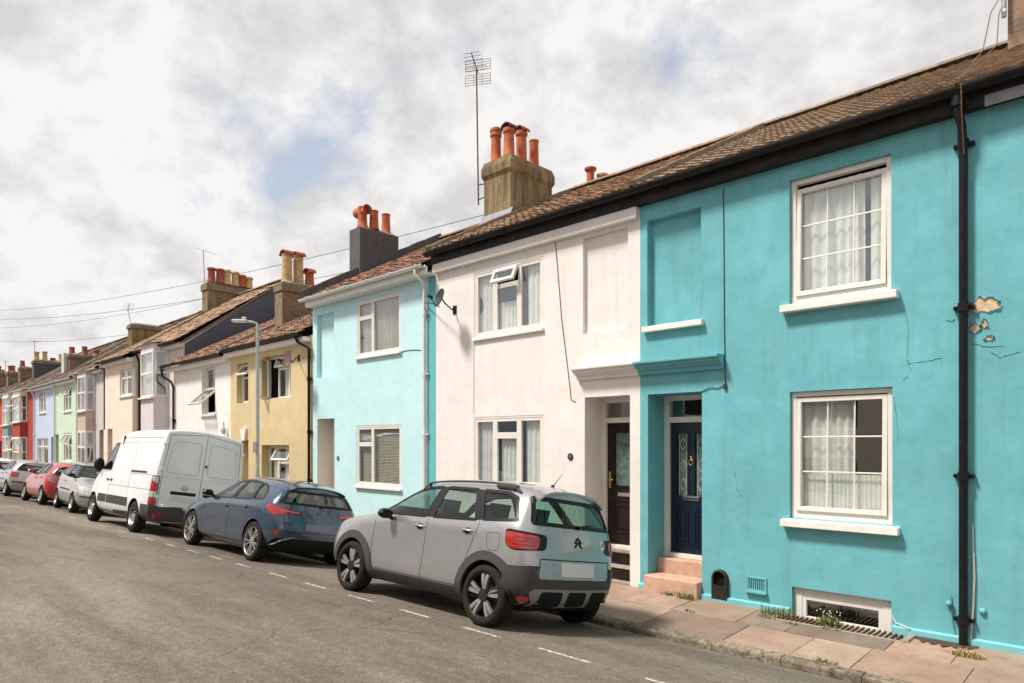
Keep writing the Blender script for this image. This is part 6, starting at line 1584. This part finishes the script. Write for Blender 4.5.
    m = MB(); c.line(sc([(-.62,.56),(-.66,.80),(-.64,.97)], sy, sz), 'B', .008, mb=m); c.line(sc([(.62,.56),(.66,.80),(.64,.97)], sy, sz), 'B', .008, mb=m); c.line(sc([(-.62,.56),(.62,.56)], sy, sz), 'B', .010, mb=m); m.build('tailgate_gap', M_seam, c.root, fixn=False)
    m = MB(); P = [c.b.ray('B', y*sy, z*sz) for y, z in ((.0,1.005),(-.12,1.03),(-.30,1.04))]; m.tube([p+n*.02 for p, n in P], [.018,.010,.006], 6); m.build('wiper', M_trim, c.root)
    h, n = c.b.ray('T', -1.45*sx, 0); m = MB(); m.tube([h, h+Vector((-.05,0,.06))], [.018,.004], 6); m.build('aerial', M_trim, c.root)
    for sg in (-1, 1): 
        if kind == 'mini': c.patch('headlamp', [(p[0], p[1]*sz) for p in ((sg*.40,.56),(sg*.42,.72),(sg*.62,.78),(sg*.76,.78),(sg*.74,.60),(sg*.55,.54))], 'F', M_clear_l, off=.008, res=.04, r=.05); 
        else: c.patch('headlamp', sc([(sg*.44,.55),(sg*.46,.66),(sg*.76,.70),(sg*.76,.60)], sy, sz), 'F', M_clear_l, off=.006, res=.04, r=.03)
    if kind == 'mini':
        for sg in (-1, 1): c.patch('indicator', [(sg*.76,.60*sz),(sg*.76,.66*sz),(sg*.82,.66*sz),(sg*.82,.60*sz)], 'F', M_orange_l, off=.008, res=.04)
        c.patch('number_plate', sc([(-.26,.36),(-.26,.46),(.26,.46),(.26,.36)], sy, sz), 'F', M_plate, off=.01, res=.06)
        m = MB(); c.line(sc([(-.80,.50),(.80,.50)], sy, sz), 'F', .03, .008, mb=m); m.build('bumper_strip', M_trim, c.root, fixn=False)
    c.patch('grille', sc([(-.40,.50),(-.40,.62),(.40,.62),(.40,.50)], sy, sz), 'F', M_trim, off=.005, res=.06, r=.03)
    c.wheels(xf, xr, 1.80*sy-.21, rr, .20, wr, wheel); c.seats((0*sx,-.85*sx), .42*sz, .93*sz); c.cabin(-1.3*sx, .72*sx, .70*sy, .28, .4, .93*sz)
    m = MB(); m.box(-1.7*sx, 1.3*sx, -.62, .62, .19, .24); m.build('floor_pan', M_under, c.root); return c
P_BLUEC = paint('slate_blue_car_paint', (.045,.085,.140), .6, .2)
blue = hatch('parked_car', 'slate-blue hatchback with multi-spoke wheels, parked between the silver crossover and the white van', P_BLUEC, PX(252,5.2)-1.38-.20, 6.09, 1, 1, 1, level=4, wheel='multi', rr=.335, wr=.25, kind='focus')
mb_ = MB(); h, n = blue.b.ray('B', 0, .90); mb_.lathe([(.001,.008),(.05,.006),(.055,0)], (0,0,0), 'x', 18); mb_.v = [(h.x-.004-a, b_*1.5, h.z+c_*.7) for a, b_, c_ in mb_.v]; mb_.build('oval_badge', simple('badge_blue', (.02,.05,.2), .2, coat=1), blue.root)
P_REDC = paint('bright_red_car_paint', (.40,.010,.012), 0, .22); P_SILV = paint('pale_silver_car_paint', (.50,.49,.46), .7, .3); P_SILV2 = paint('champagne_silver_car_paint', (.46,.44,.42), .7, .3); P_WHITEC = paint('white_car_paint', (.72,.71,.69), 0, .3)
hatch('parked_car', 'small silver three-door hatchback facing the camera, between the van and the red car', P_SILV, (PX(59.3,5.35)+PX(75.8,5.35))/2-.55, 6.12, .86, .91, 1.03, left=False, turn=R(-3), wheel='steel', rr=.295, wr=.19, kind='mini', doors=3, glassm=CAR_GLASS_G)
hatch('parked_car', 'bright red five-door hatchback seen from behind, second beyond the van', P_REDC, (PX(23,5.2)+PX(39.5,5.2))/2-.45, 6.08, .92, .95, 1.0, wheel='seven', rr=.31, wr=.20, kind='red')
hatch('parked_car', 'champagne-silver hatchback with red tail lamps beyond the red car', P_SILV2, PX(6,5.15)-1.27-.6, 5.99, .92, .94, 1.0, wheel='seven', rr=.305, wr=.19, kind='vw')
hatch('parked_car', 'white car at the far left edge, mostly hidden behind the champagne-silver car', P_WHITEC, -38.6, 6.0, .92, .94, 1.0, wheel='seven', rr=.305, wr=.19, kind='vw')

# ============================================== white panel van
M_groove_shade = simple('groove_shade', (.60,.61,.61), .6)  # grey lines paint in the shade along the van's panel pressings
def build_van():
    S = []; zt_ = 2.43
    S.append(st([2.40,2.40,2.39,2.40,2.40,2.32,2.22,2.26,2.28], .26, .66, (.80,.45), (.84,.72), (.76,.98), (.60,1.06), 1.10))
    S.append(st(2.10, .24, .80, (.955,.45), (.965,.78), (.90,1.10), (.74,1.17), 1.22))
    S.append(st(1.75, .24, .84, (.985,.45), (.985,.80), (.955,1.20), (.82,1.30), 1.36))
    S.append(st(1.30, .24, .86, (.99,.45), (.99,.80), (.97,1.28), (.85,1.78), 1.86))
    S.append(st(.85, .24, .86, (.995,.45), (.995,.80), (.98,1.32), (.85,2.16), 2.26))
    S.append(st(.40, .24, .86, (.995,.45), (.995,.80), (.985,1.34), (.86,2.27), zt_-.05))
    S.append(st(-.4, .24, .86, (.995,.45), (.995,.80), (.985,1.36), (.865,2.32), zt_))
    S.append(st(-1.4, .24, .86, (.995,.45), (.995,.80), (.985,1.36), (.865,2.32), zt_))
    S.append(st(-2.2, .26, .86, (.995,.45), (.995,.80), (.985,1.36), (.865,2.31), zt_-.01))
    S.append(st([-2.475]*9, .30, .86, (.99,.46), (.99,.80), (.978,1.36), (.865,2.31), zt_-.02))
    S.append(st([-2.50,-2.50,-2.50,-2.50,-2.50,-2.50,-2.485,-2.48,-2.47], .32, .82, (.93,.48), (.935,.80), (.915,1.36), (.79,2.24), zt_-.07))
    fc = [(2.44,.28),(2.48,.33),(2.52,.50),(2.50,.78),(2.40,1.0),(2.30,1.07),(2.29,1.09)]
    rc = [(-2.515,.33),(-2.52,.36),(-2.525,.50),(-2.525,.80),(-2.525,1.36),(-2.51,2.2),(-2.495,2.30)]
    return Body(S, fc, rc, 4, .995, {5: .2, 6: .5})
b = build_van(); P_VAN = paint('white_van_paint', (.74,.74,.73), 0, .34)
loc, hd, rl = place(5.92, PX(134,4.93)-1.497-.40, True, .82)
van = Car('delivery_van', 'white high-roof panel van with closed rear doors, parked ahead of the slate-blue car', 'van', b, loc, hd, rl, P_VAN)
v_w = [(1.62,1.36),(1.30,1.72),(1.02,2.00),(.55,2.03),(.58,1.34)]; v_f = [(-.74,1.42),(-.68,2.02),(.68,2.02),(.74,1.42)]
ARV = [(1.685,.345,.41), (-1.497,.345,.41)]
van.build_body(ARV, [(m_, rounded(p, .05)) for m_, p in both(v_w)+[('F', v_f)]])
for md in 'LR':
    van.glass('cab_window', v_w, md, CAR_GLASS, seal=.03, r=.05)
    van.patch('side_moulding', [(.52,.55),(.52,.74),(-1.02,.74),(-1.02,.55)], md, M_clad, off=.012, res=.07, r=.02)
    van.patch('side_moulding', [(1.25,.55),(1.22,.74),(.60,.74),(.60,.55)], md, M_clad, off=.012, res=.07, r=.02)
    if md == 'L':
        pass
    gm_ = MB(); van.line([(.42,2.03),(-.78,2.05)], md, .014, .0075, mb=gm_); van.line([(-1.0,2.04),(-2.3,2.03)], md, .012, .004, mb=gm_); gm_.build('groove_shade_line', M_groove_shade, van.root, fixn=False)
    rp = resample(rounded([(.42,1.44),(.42,2.02),(-.78,2.04),(-.78,1.44)], .08), .04); pn = van.ring('pressed_panel', inset(rp, -.012), inset(rp, .022), md, P_VAN, off=.003, lift=-.014, skirt=.02)
    m = MB()
    for a in ([(.52,.32),(.52,2.14)], [(-.92,.32),(-.92,2.14)], [(1.45,.50),(1.50,.95),(1.66,1.32)], [(-.92,1.30),(-2.3,1.30)], [(.52,2.14),(-.92,2.15),(-2.42,2.14)], [(1.45,.32),(-.92,.32)], [(.52,.98),(-2.4,.98)]): van.line(a, md, .008, mb=m)
    m.build('panel_gaps', M_seam, van.root, fixn=False)
    rail = van.patch('sliding_rail', [(-.95,1.335),(-.95,1.375),(-1.95,1.375),(-1.95,1.335)], md, M_trim, off=.014, res=.06)
    van.handle(.66, 1.10, md, .14, M_trim); van.handle(.38, 1.10, md, .14, M_trim)
    van.mirror(1.42, 1.40, 1 if md == 'L' else -1, (.09,.12,.19))
    sg = 1 if md == 'L' else -1
    mode = 'B'+md; h0 = van.b.ray('B', sg*.87, 1.0)[0]; h1 = van.b.ray(md, -2.36, 1.0)[0]
    d = Vector((1, -sg, 0)).normalized(); e = Vector((d.y, -d.x, 0)); e = e if e.x > 0 else -e; ua, ub = e.dot(h0), e.dot(h1)
    T = van.patch('tail_lamp', [(ua,.66),(ua,1.30),(ub+(ua-ub)*.0,1.30),(ub,.66)], mode, M_red_dk, off=.006, res=.04, r=.03)
    i_ = (ub-ua)*.12
    van.patch('red_lens', [(ua+i_,1.13),(ua+i_,1.28),(ub-i_,1.28),(ub-i_,1.20)], mode, M_clear_l, off=.011, res=.03, r=.01, parent=T, skirt=0)
    van.patch('red_lens', [(ua+i_,.97),(ua+i_,1.12),(ub-i_,1.19),(ub-i_,.97)], mode, M_red_l, off=.011, res=.03, r=.01, parent=T, skirt=0)
    van.patch('clear_lens', [(ua+i_,.83),(ua+i_,.96),(ub-i_,.96),(ub-i_,.83)], mode, M_clear_l, off=.011, res=.03, r=.01, parent=T, skirt=0)
    van.patch('red_lens', [(ua+i_,.68),(ua+i_,.82),(ub-i_,.82),(ub-i_,.68)], mode, M_red_l, off=.011, res=.03, r=.01, parent=T, skirt=0)
    van.patch('bumper_corner', [(-1.93,.34),(-1.97,.66),(-2.52,.66),(-2.52,.34)], md, M_clad, off=.015, res=.05)
    van.patch('reflector', [(sg*.90,.42),(sg*.90,.50),(sg*.72,.50),(sg*.72,.42)], 'B', M_red_l, off=.03, res=.03, r=.01)
van.patch('rear_bumper', [(-.96,.34),(-.96,.66),(-.84,.66),(-.80,.60),(.80,.60),(.84,.66),(.96,.66),(.96,.34)], 'B', M_clad, off=.025, res=.06, skirt=.02)
# two rear doors: pressed panels, seams, badge, handle recess
m = MB()
for a in ([(.0,.60),(.0,2.30)], [(-.84,.62),(-.84,1.4),(-.78,2.22),(-.0,2.32),(.78,2.22),(.84,1.4),(.84,.62)], [(-.84,.62),(.84,.62)]): van.line(a, 'B', .010, mb=m)
m3 = MB(); van.line([(-.82,1.30),(-.05,1.31)], 'B', .014, .004, mb=m3); van.line([(.05,1.31),(.82,1.30)], 'B', .014, .004, mb=m3); m3.build('groove_shade_line', M_groove_shade, van.root, fixn=False)
m.build('rear_door_gaps', M_seam, van.root, fixn=False)
for sg in (1, -1):
    for pl in ([(sg*.10,1.40),(sg*.10,2.13),(sg*.70,2.08),(sg*.77,1.40)],):
        rp = resample(rounded(pl, .08), .04); gm_ = MB(); van.line(rp+[rp[0]], 'B', .014, .0075, mb=gm_); gm_.build('groove_shade_line', M_groove_shade, van.root, fixn=False); van.ring('pressed_panel', inset(rp, -.010), inset(rp, .024), 'B', P_VAN, off=.004, lift=-.020, skirt=.03)
    for zz in (.85, 1.45, 2.0):
        h, n = van.b.ray('B', sg*.86, zz); m = MB(); m.obox(h+n*.01, (.015,0,0), (0,.04,0), (0,0,.035)); m.build('hinge', P_VAN, van.root, bevel=.008)
van.patch('handle_recess', [(.08,.93),(.08,1.00),(.62,1.00),(.62,.93)], 'B', M_trim, off=.006, res=.05, r=.02)
van.patch('handle_recess', [(-.08,.93),(-.08,.99),(-.34,.99),(-.34,.93)], 'B', M_trim, off=.006, res=.05, r=.02)
van.patch('number_plate', [(.09,.79),(.09,.90),(.61,.90),(.61,.79)], 'B', M_plate, off=.008, res=.06)
van.patch('high_lamp', [(-.06,1.00),(-.06,1.14),(-.30,1.03),(-.30,1.00)], 'B', M_red_l, off=.006, res=.04, r=.01)
h, n = van.b.ray('B', .34, 1.09); m = MB(); m.tube([(h.x-.012, .34+.055*math.cos(R(a)), 1.09+.055*math.sin(R(a))) for a in range(0, 361, 20)], .008, 6); m.box(h.x-.016, h.x-.004, .26, .42, 1.084, 1.096); m.build('round_badge', M_chrome, van.root)
h, n = van.b.ray('B', -.05, 1.62); m = MB(); m.obox(h+n*.012, (.012,0,0), (0,.018,0), (0,0,.03)); m.build('door_lock', M_trim, van.root)
van.glass('windscreen', v_f, 'F', CAR_GLASS, seal=.04, r=.06)
for sg in (-1, 1): van.patch('headlamp', [(sg*.50,.72),(sg*.50,.88),(sg*.84,.98),(sg*.84,.74)], 'F', M_clear_l, off=.006, res=.05, r=.04)
van.patch('grille', [(-.45,.55),(-.45,.80),(.45,.80),(.45,.55)], 'F', M_trim, off=.006, res=.06, r=.04)
van.wheels(1.685, -1.497, 1.75, .345, .215, .205, 'steel'); van.seats((.85,), .75, 1.32, .26, (.5,-.5)); van.cabin(.3, 1.65, .8, .4, .6, 1.2)
m = MB(); m.box(.25, .30, -.9, .9, .4, 2.2); m.build('bulkhead', M_seat, van.root)
m = MB(); m.box(-2.3, 1.9, -.70, .70, .27, .34); m.build('floor_pan', M_under, van.root)
# ------------------------------------------------------------------ street furniture and roof-top things
def thing(mb, name, mats, label, cat, org, group=None, **k):
    o = mb.build(name, mats, None, org=org, **k); return tag(o, label, cat, group)
# street lamp
LX, LY = PX(257.6, 7.3), 7.3
lamp = empty('street_lamp', (LX, LY, -.5), 'slim grey street lamp post in front of the mustard yellow house', 'street lamp')
m = MB(); zt = PZ(257.6, 322, LY); m.tube([(LX,LY,-.5),(LX,LY,.9)], .062, 14); m.tube([(LX,LY,.9),(LX,LY,1.0),(LX,LY,zt-.12)], [.062,.042,.038], 14)
m.tube([(LX,LY,zt-.14),(LX-.02,LY-.0,zt-.04),(LX-.08,LY-.08,zt),(LX-.17,LY-.19,zt+.01)], .030, 10); m.build('post', M_steel, lamp)
m = MB(); d = Vector((-.66,-.75,0)).normalized(); s = Vector((-d.y, d.x, 0)); c = Vector((LX-.17,LY-.19,zt+.02))+d*.15
m.obox(c, d*.17, s*.075, (0,0,.032)); m.obox(c-d*.1+Vector((0,0,.06)), d*.05, s*.04, (0,0,.035)); m.build('lamp_head', simple('lamp_casing', (.52,.54,.54), .4), lamp, bevel=.02)
m = MB(); m.box(LX-.07, LX+.07, LY-.075, LY-.045, 1.5, 1.75); m.build('number_tag', M_alu, lamp)
m = MB(); m.box(LX-.032, LX+.032, LY-.066, LY-.060, .15, .75); m.build('access_door', M_steel, lamp)

# satellite dishes
def dish(label, C, r, face, mat, arm_to, rnd=True):
    C = Vector(C); face = Vector(face).normalized(); D = empty('satellite_dish', C, label, 'satellite dish', 'satellite dishes on the house fronts')
    u = face.cross(Vector((0,0,1))).normalized(); v = u.cross(face).normalized(); m = MB(); n = 24; ring_ = 6; vs = []
    for back in (0, 1):
        for i in range(ring_+1):
            rr = r*i/ring_
            for k in range(n):
                a = 2*math.pi*k/n; e = 1.0 if rnd else (1/max(abs(math.cos(a)), abs(math.sin(a))))**.75
                p = C+u*rr*e*math.cos(a)+v*rr*e*1.08*math.sin(a)+face*(.28*rr*rr/r-back*.008); vs.append(p)
    N = n*(ring_+1); f = []
    for b in (0, 1):
        for i in range(ring_):
            for k in range(n): f.append(tuple(b*N+q for q in (i*n+k, i*n+(k+1)%n, (i+1)*n+(k+1)%n, (i+1)*n+k)))
    f += [(ring_*n+k, ring_*n+(k+1)%n, N+ring_*n+(k+1)%n, N+ring_*n+k) for k in range(n)]
    m.add(vs, f, True); m.build('reflector', mat, D, fixn=False)
    m = MB(); P0 = C-v*r*.95; lnb = C+face*r*1.25-v*r*.35; m.tube([P0-face*.02, P0+face*r*.5, lnb], .010, 8); m.tube([lnb+face*.05, lnb-face*.05], .026, 10); m.build('feed_arm', M_blackpvc, D)
    m = MB(); A_ = Vector(arm_to); m.tube([C-face*.03, C-face*.10-v*.05, A_-Vector((0,.08,0)), A_], .014, 8); m.box(A_.x-.05, A_.x+.05, A_.y-.014, A_.y-.001, A_.z-.08, A_.z+.08); m.build('bracket', M_blackpvc, D)
    return D
M_dish = simple('mesh_dish_grey', (.045,.042,.045), .55, var=.25, scale=8)
dx_ = PX(441, 8.2); dz_ = PZ(441, 298.5, 8.2)
dish('round dark grey satellite dish between the pale aqua and white houses', (dx_, 8.2, dz_), .17, (-.22,-1,.32), M_dish, (PX(455,TF), TF, PZ(455,310,TF)))
m = MB(); x_, z_ = PX(425, 8.545), PZ(425, 302, 8.5); m.tube([(x_,8.545,z_),(dx_-.12,8.25,dz_-.08)], .012, 6); m.tube([(x_,8.55,z_),(x_+.08,8.53,z_-.25),(x_+.14,8.55,z_-.1)], .006, 5)
thing(m, 'dish_cable_arm', M_wire, 'thin arm and looped cable running from the white downpipe to the round dish', 'cable', (x_,8.5,z_))
dish('square brownish satellite dish on the mustard yellow house', (PX(289,8.1), 8.1, PZ(289,359.5,8.1)), .19, (-.05,-1,.15), simple('brown_dish', (.13,.075,.062), .6), (PX(299,TF), TF, PZ(299,358,TF)), False)
# small black camera-like fitting on the white wall is the dish wall plate

# TV aerials
def aerial(label, base, mast_top, boom_dir, boom, n, el, kind='grid', mat=M_alu, brackets=()):
    base = Vector(base); top = Vector(mast_top); A_ = empty('tv_aerial', base, label, 'TV aerial', 'television aerials on the chimneys')
    m = MB(); m.tube([base, top], .018, 8)
    for b in brackets: m.tube([Vector(b[0]), Vector(b[1])], .014, 6)
    m.build('mast', M_rust if kind == 'grid' else mat, A_)
    d = Vector(boom_dir).normalized(); s = d.cross(Vector((0,0,1))).normalized(); m = MB()
    m.tube([top-d*boom*.25, top+d*boom*.75], .012, 6)
    for i in range(n):
        p = top+d*boom*(-.1+.85*i/(n-1)); w = el*(1-.35*i/n); m.tube([p-s*w, p+s*w], .0055, 5)
    m.build('boom', mat, A_)
    m = MB(); q = top-d*boom*.22
    for sg in ((-1, 1) if kind == 'grid' else ()):
        for k in range(5):
            zz = sg*(.05+.06*k); m.tube([q-s*el*1.15+Vector((0,0,zz))-d*abs(zz)*.0, q+s*el*1.15+Vector((0,0,zz))], .0055, 5)
        for k in (-1, -.33, .33, 1): m.tube([q+s*el*1.15*k+Vector((0,0,sg*.04)), q+s*el*1.15*k+Vector((0,0,sg*.30))], .0055, 5)
    if m.f: m.build('reflector_grid', mat, A_)
    return A_
yb_ = 10.9; xb_ = PX(478.5, yb_)
aerial('tall rusty aerial mast with grid antenna beside the stained chimney of the white house', (xb_, yb_, PZ(478.5,205,yb_)), (PX(476.5,yb_), yb_, PZ(476.5,68,yb_)), (.45,-.80,.34), .55, 6, .27, 'grid', M_rust,
       [((xb_,yb_,PZ(478.5,185,yb_)), (-11.36,yb_+.1,PZ(478.5,185,yb_))), ((xb_,yb_,PZ(478.5,200,yb_)), (-11.36,yb_+.1,PZ(478.5,196,yb_)))])
y1_ = 11.35; aerial('slim aerial on the six-pot chimney', (PX(206,y1_), y1_-.05, PZ(206,284,y1_)), (PX(204.5,y1_), y1_-.05, PZ(204.5,250,y1_)), (.85,.2,-.35), 1.0, 6, .22, 'yagi', M_alu)
y1_ = 9.6; aerial('twisted old aerial on the low beige chimney', (PX(131,y1_), y1_, PZ(131,326,y1_)), (PX(128,y1_), y1_, PZ(128,309,y1_)), (.9,-.2,.1), 1.1, 5, .25, 'yagi', M_alu)
y1_ = 9.4; aerial('thin aerial mast among the far left chimneys', (PX(35,y1_), y1_, PZ(35,362,y1_)), (PX(34.5,y1_), y1_, PZ(34.5,341,y1_)), (.9,.1,-.1), .9, 4, .22, 'yagi', M_alu)
y1_ = 9.4; aerial('tiny aerial at the far left end of the roofs', (PX(5.5,y1_), y1_, PZ(5.5,372,y1_)), (PX(5.5,y1_), y1_, PZ(5.5,361,y1_)), (.9,.1,-.1), .9, 4, .22, 'yagi', M_alu)
# mast on the right-hand chimney hanging into the picture from above, with its two leads
yy = 11.9; xm = PX(1004, yy)
ma = empty('aerial_mast', (xm, yy, PZ(1004,17,yy)), 'end of an aerial mast showing above the turquoise roof at the top right corner', 'aerial mast')
m = MB(); m.tube([(xm,yy,PZ(1004,17,yy)),(xm,yy,11.6)], .032, 12); m.mat(1).lathe([(.036,0),(.036,.05)], (xm,yy,PZ(1004,17,yy)+.06), 'z', 12).mat(0); m.tube([(xm,yy,9.35),(XA1+.1,12.0,9.3)], .02, 8); m.build('mast', [M_alu, M_whitepvc], ma)
m = MB()
for a, b in (((999,0),(983,50)), ((1001,10),(997,45))):
    m.tube([(PX(a[0],yy),yy-.02,PZ(a[0],a[1],yy)), (PX((a[0]+b[0])/2,10.9)+.0,10.9,0.5*(PZ(a[0],a[1],yy)+PZ(b[0],b[1],10.5))), (PX(b[0],10.5),10.5,PZ(b[0],b[1],10.5)) , (XP+.02,8.32,5.50)], .007, 5)
m.build('lead', M_rust, ma)

# overhead service wires from a pole beyond the left edge
pole = empty('telegraph_pole', (-56.5, 7.2, -.5), 'brown wooden telegraph pole on the far pavement, just off the left edge', 'telegraph pole')
m = MB(); m.tube([(-56.5,7.2,-.5),(-56.5,7.2,10.6)], [.14,.10], 12); m.build('post', simple('creosoted_timber', (.09,.06,.04), .9), pole)
m = MB(); m.box(-56.55, -56.45, 6.7, 7.7, 10.3, 10.4); m.build('cross_arm', simple('creosoted_timber', (.09,.06,.04), .9), pole)
def wire(label, a, b, sag, r=.008):
    a, b = Vector(a), Vector(b); m = MB(); pts = []
    for i in range(25):
        f = i/24; p = a.lerp(b, f); p.z -= sag*4*f*(1-f); pts.append(p)
    m.tube(pts, r, 5); thing(m, 'overhead_wire', M_wire, label, 'wire', a, 'overhead wires from the pole')
wire('highest overhead wire, rising from the left edge to the stained chimney of the white house', (-56.5,7.3,10.4), (-11.38,10.8,PZ(487,214,10.8)), .6)
wire('overhead wire ending at the dark grey chimney of the pale aqua house', (-56.5,7.0,9.9), (-15.3,9.8,PZ(350,272,9.8)), .5)
wire('overhead wire running to the six-pot chimney', (-56.5,7.5,9.3), (-28.7,11.3,PZ(200,300,11.3)), .35)
wire('lowest overhead wire, running to the low beige chimney', (-56.5,6.8,8.6), (-32.0,9.5,PZ(131,334,9.5)), .3)

# grating over the light-well
x0, x1, y0 = WELL
gr = empty('iron_grating', ((x0+x1)/2, 8.46, -.44), 'rusty iron grating over the basement light-well in the pavement', 'grating')
m = MB(); n = 25; zt = -.437
for i in range(n):
    x = x0+.03+(x1-x0-.06)*i/(n-1); m.box(x-.010, x+.010, y0+.02, TF-.012, zt-.03, zt)
m.build('bars', M_rust, gr, bevel=.003)
m = MB(); m.box(x0-.01, x1+.01, y0-.012, y0+.02, zt-.05, zt+.004); m.box(x0-.01, x0+.015, y0+.02, TF-.01, zt-.05, zt+.003); m.box(x1-.015, x1+.05, y0+.02, TF-.055, zt-.05, zt+.02); m.build('kerb_frame', [M_mortar], gr, bevel=.006)

# weeds: tufts of curved blades
M_grass = simple('weed_green', (.17,.20,.055), .7, var=.4, scale=20); M_straw = simple('dry_grass', (.42,.30,.12), .8, var=.3, scale=20); M_flower = simple('small_white_flowers', (.75,.75,.65), .7)
def tuft(label, px, py, y, n, h, spread, mat=None, z=None, flowers=0):
    X = PX(px, y); zg = z if z is not None else -.43-.072*(TF-y)/1.5; m = MB(); mat = mat or M_grass
    for i in range(int(n*.7)):
        a = random.uniform(0, 6.28); q = random.random()**.5*spread; bx, by = X+q*math.cos(a)*1.5, y+q*math.sin(a)*.5
        by = min(by, TF-.012); hh = h*random.uniform(.35, 1); lean = random.uniform(.2, .9)*hh; b = random.uniform(0, 6.28); w = random.uniform(.003, .007)
        p = [Vector((bx,by,zg)), Vector((bx+lean*.35*math.cos(b), by+lean*.35*math.sin(b), zg+hh*.6)), Vector((bx+lean*math.cos(b), by+lean*math.sin(b), zg+hh*random.uniform(.6,1)))]
        for q_ in p: q_.y = min(q_.y, TF-.008)
        s = Vector((-math.sin(b), math.cos(b), 0))*w
        m.add([p[0]-s, p[0]+s, p[1]+s, p[1]-s, p[2]], [(0,1,2,3),(3,2,4)])
        if random.random() < .35:
            c = p[1]; t2 = Vector((random.uniform(-1,1), random.uniform(-1,1), .6)).normalized()*.022; s2 = t2.cross(Vector((0,0,1))).normalized()*.010
            m.add([c, c+t2*.5+s2, c+t2, c+t2*.5-s2], [(0,1,2,3)])
    m.mat(1)
    for i in range(flowers):
        m.sphere((X+random.uniform(-spread,spread)*1.3, min(TF-.02, y+random.uniform(-.5,.5)*spread), zg+h*random.uniform(.6,1.1)), .008, 6)
    thing(m, 'weed', [mat, M_flower], label, 'weed', (X, y, zg), 'weeds in the pavement cracks', fixn=False)
tuft('green weed at the foot of the pink step, nearer the wall vent', 686, 593, 8.42, 110, .13, .10)
tuft('small weed at the left foot of the pink step', 668, 590, 8.44, 50, .07, .08)
tuft('weed clump at the left end of the grating', 776, 608, 8.40, 150, .15, .13)
tuft('low weed straggling in front of the left end of the grating', 768, 618, 8.25, 60, .07, .10)
tuft('weed with small white flowers in the middle of the grating', 829, 620, 8.40, 120, .17, .10, flowers=14)
tuft('flat weed below the middle of the grating', 830, 634, 8.22, 40, .06, .08)
tuft('pale dry grass tuft near the foot of the drainpipe', 968, 662, 8.15, 160, .09, .10, M_straw)
tuft('tiny weed in the slab joint before the grating', 790, 622, 8.15, 35, .05, .07)
tuft('weed between the kerb stones near the right bottom edge', 826, 664, 7.12, 70, .05, .09, z=-.50)
tuft('weed on the kerb behind the silver car', 640, 628, 7.02, 110, .06, .16, z=-.52)
tuft('yellowing weed in the gutter beside the silver car', 610, 621, 6.98, 120, .06, .20, M_grass, z=-.53)
tuft('tiny weed in the slab joint left of the arched vent', 690, 610, 7.9, 25, .04, .05)
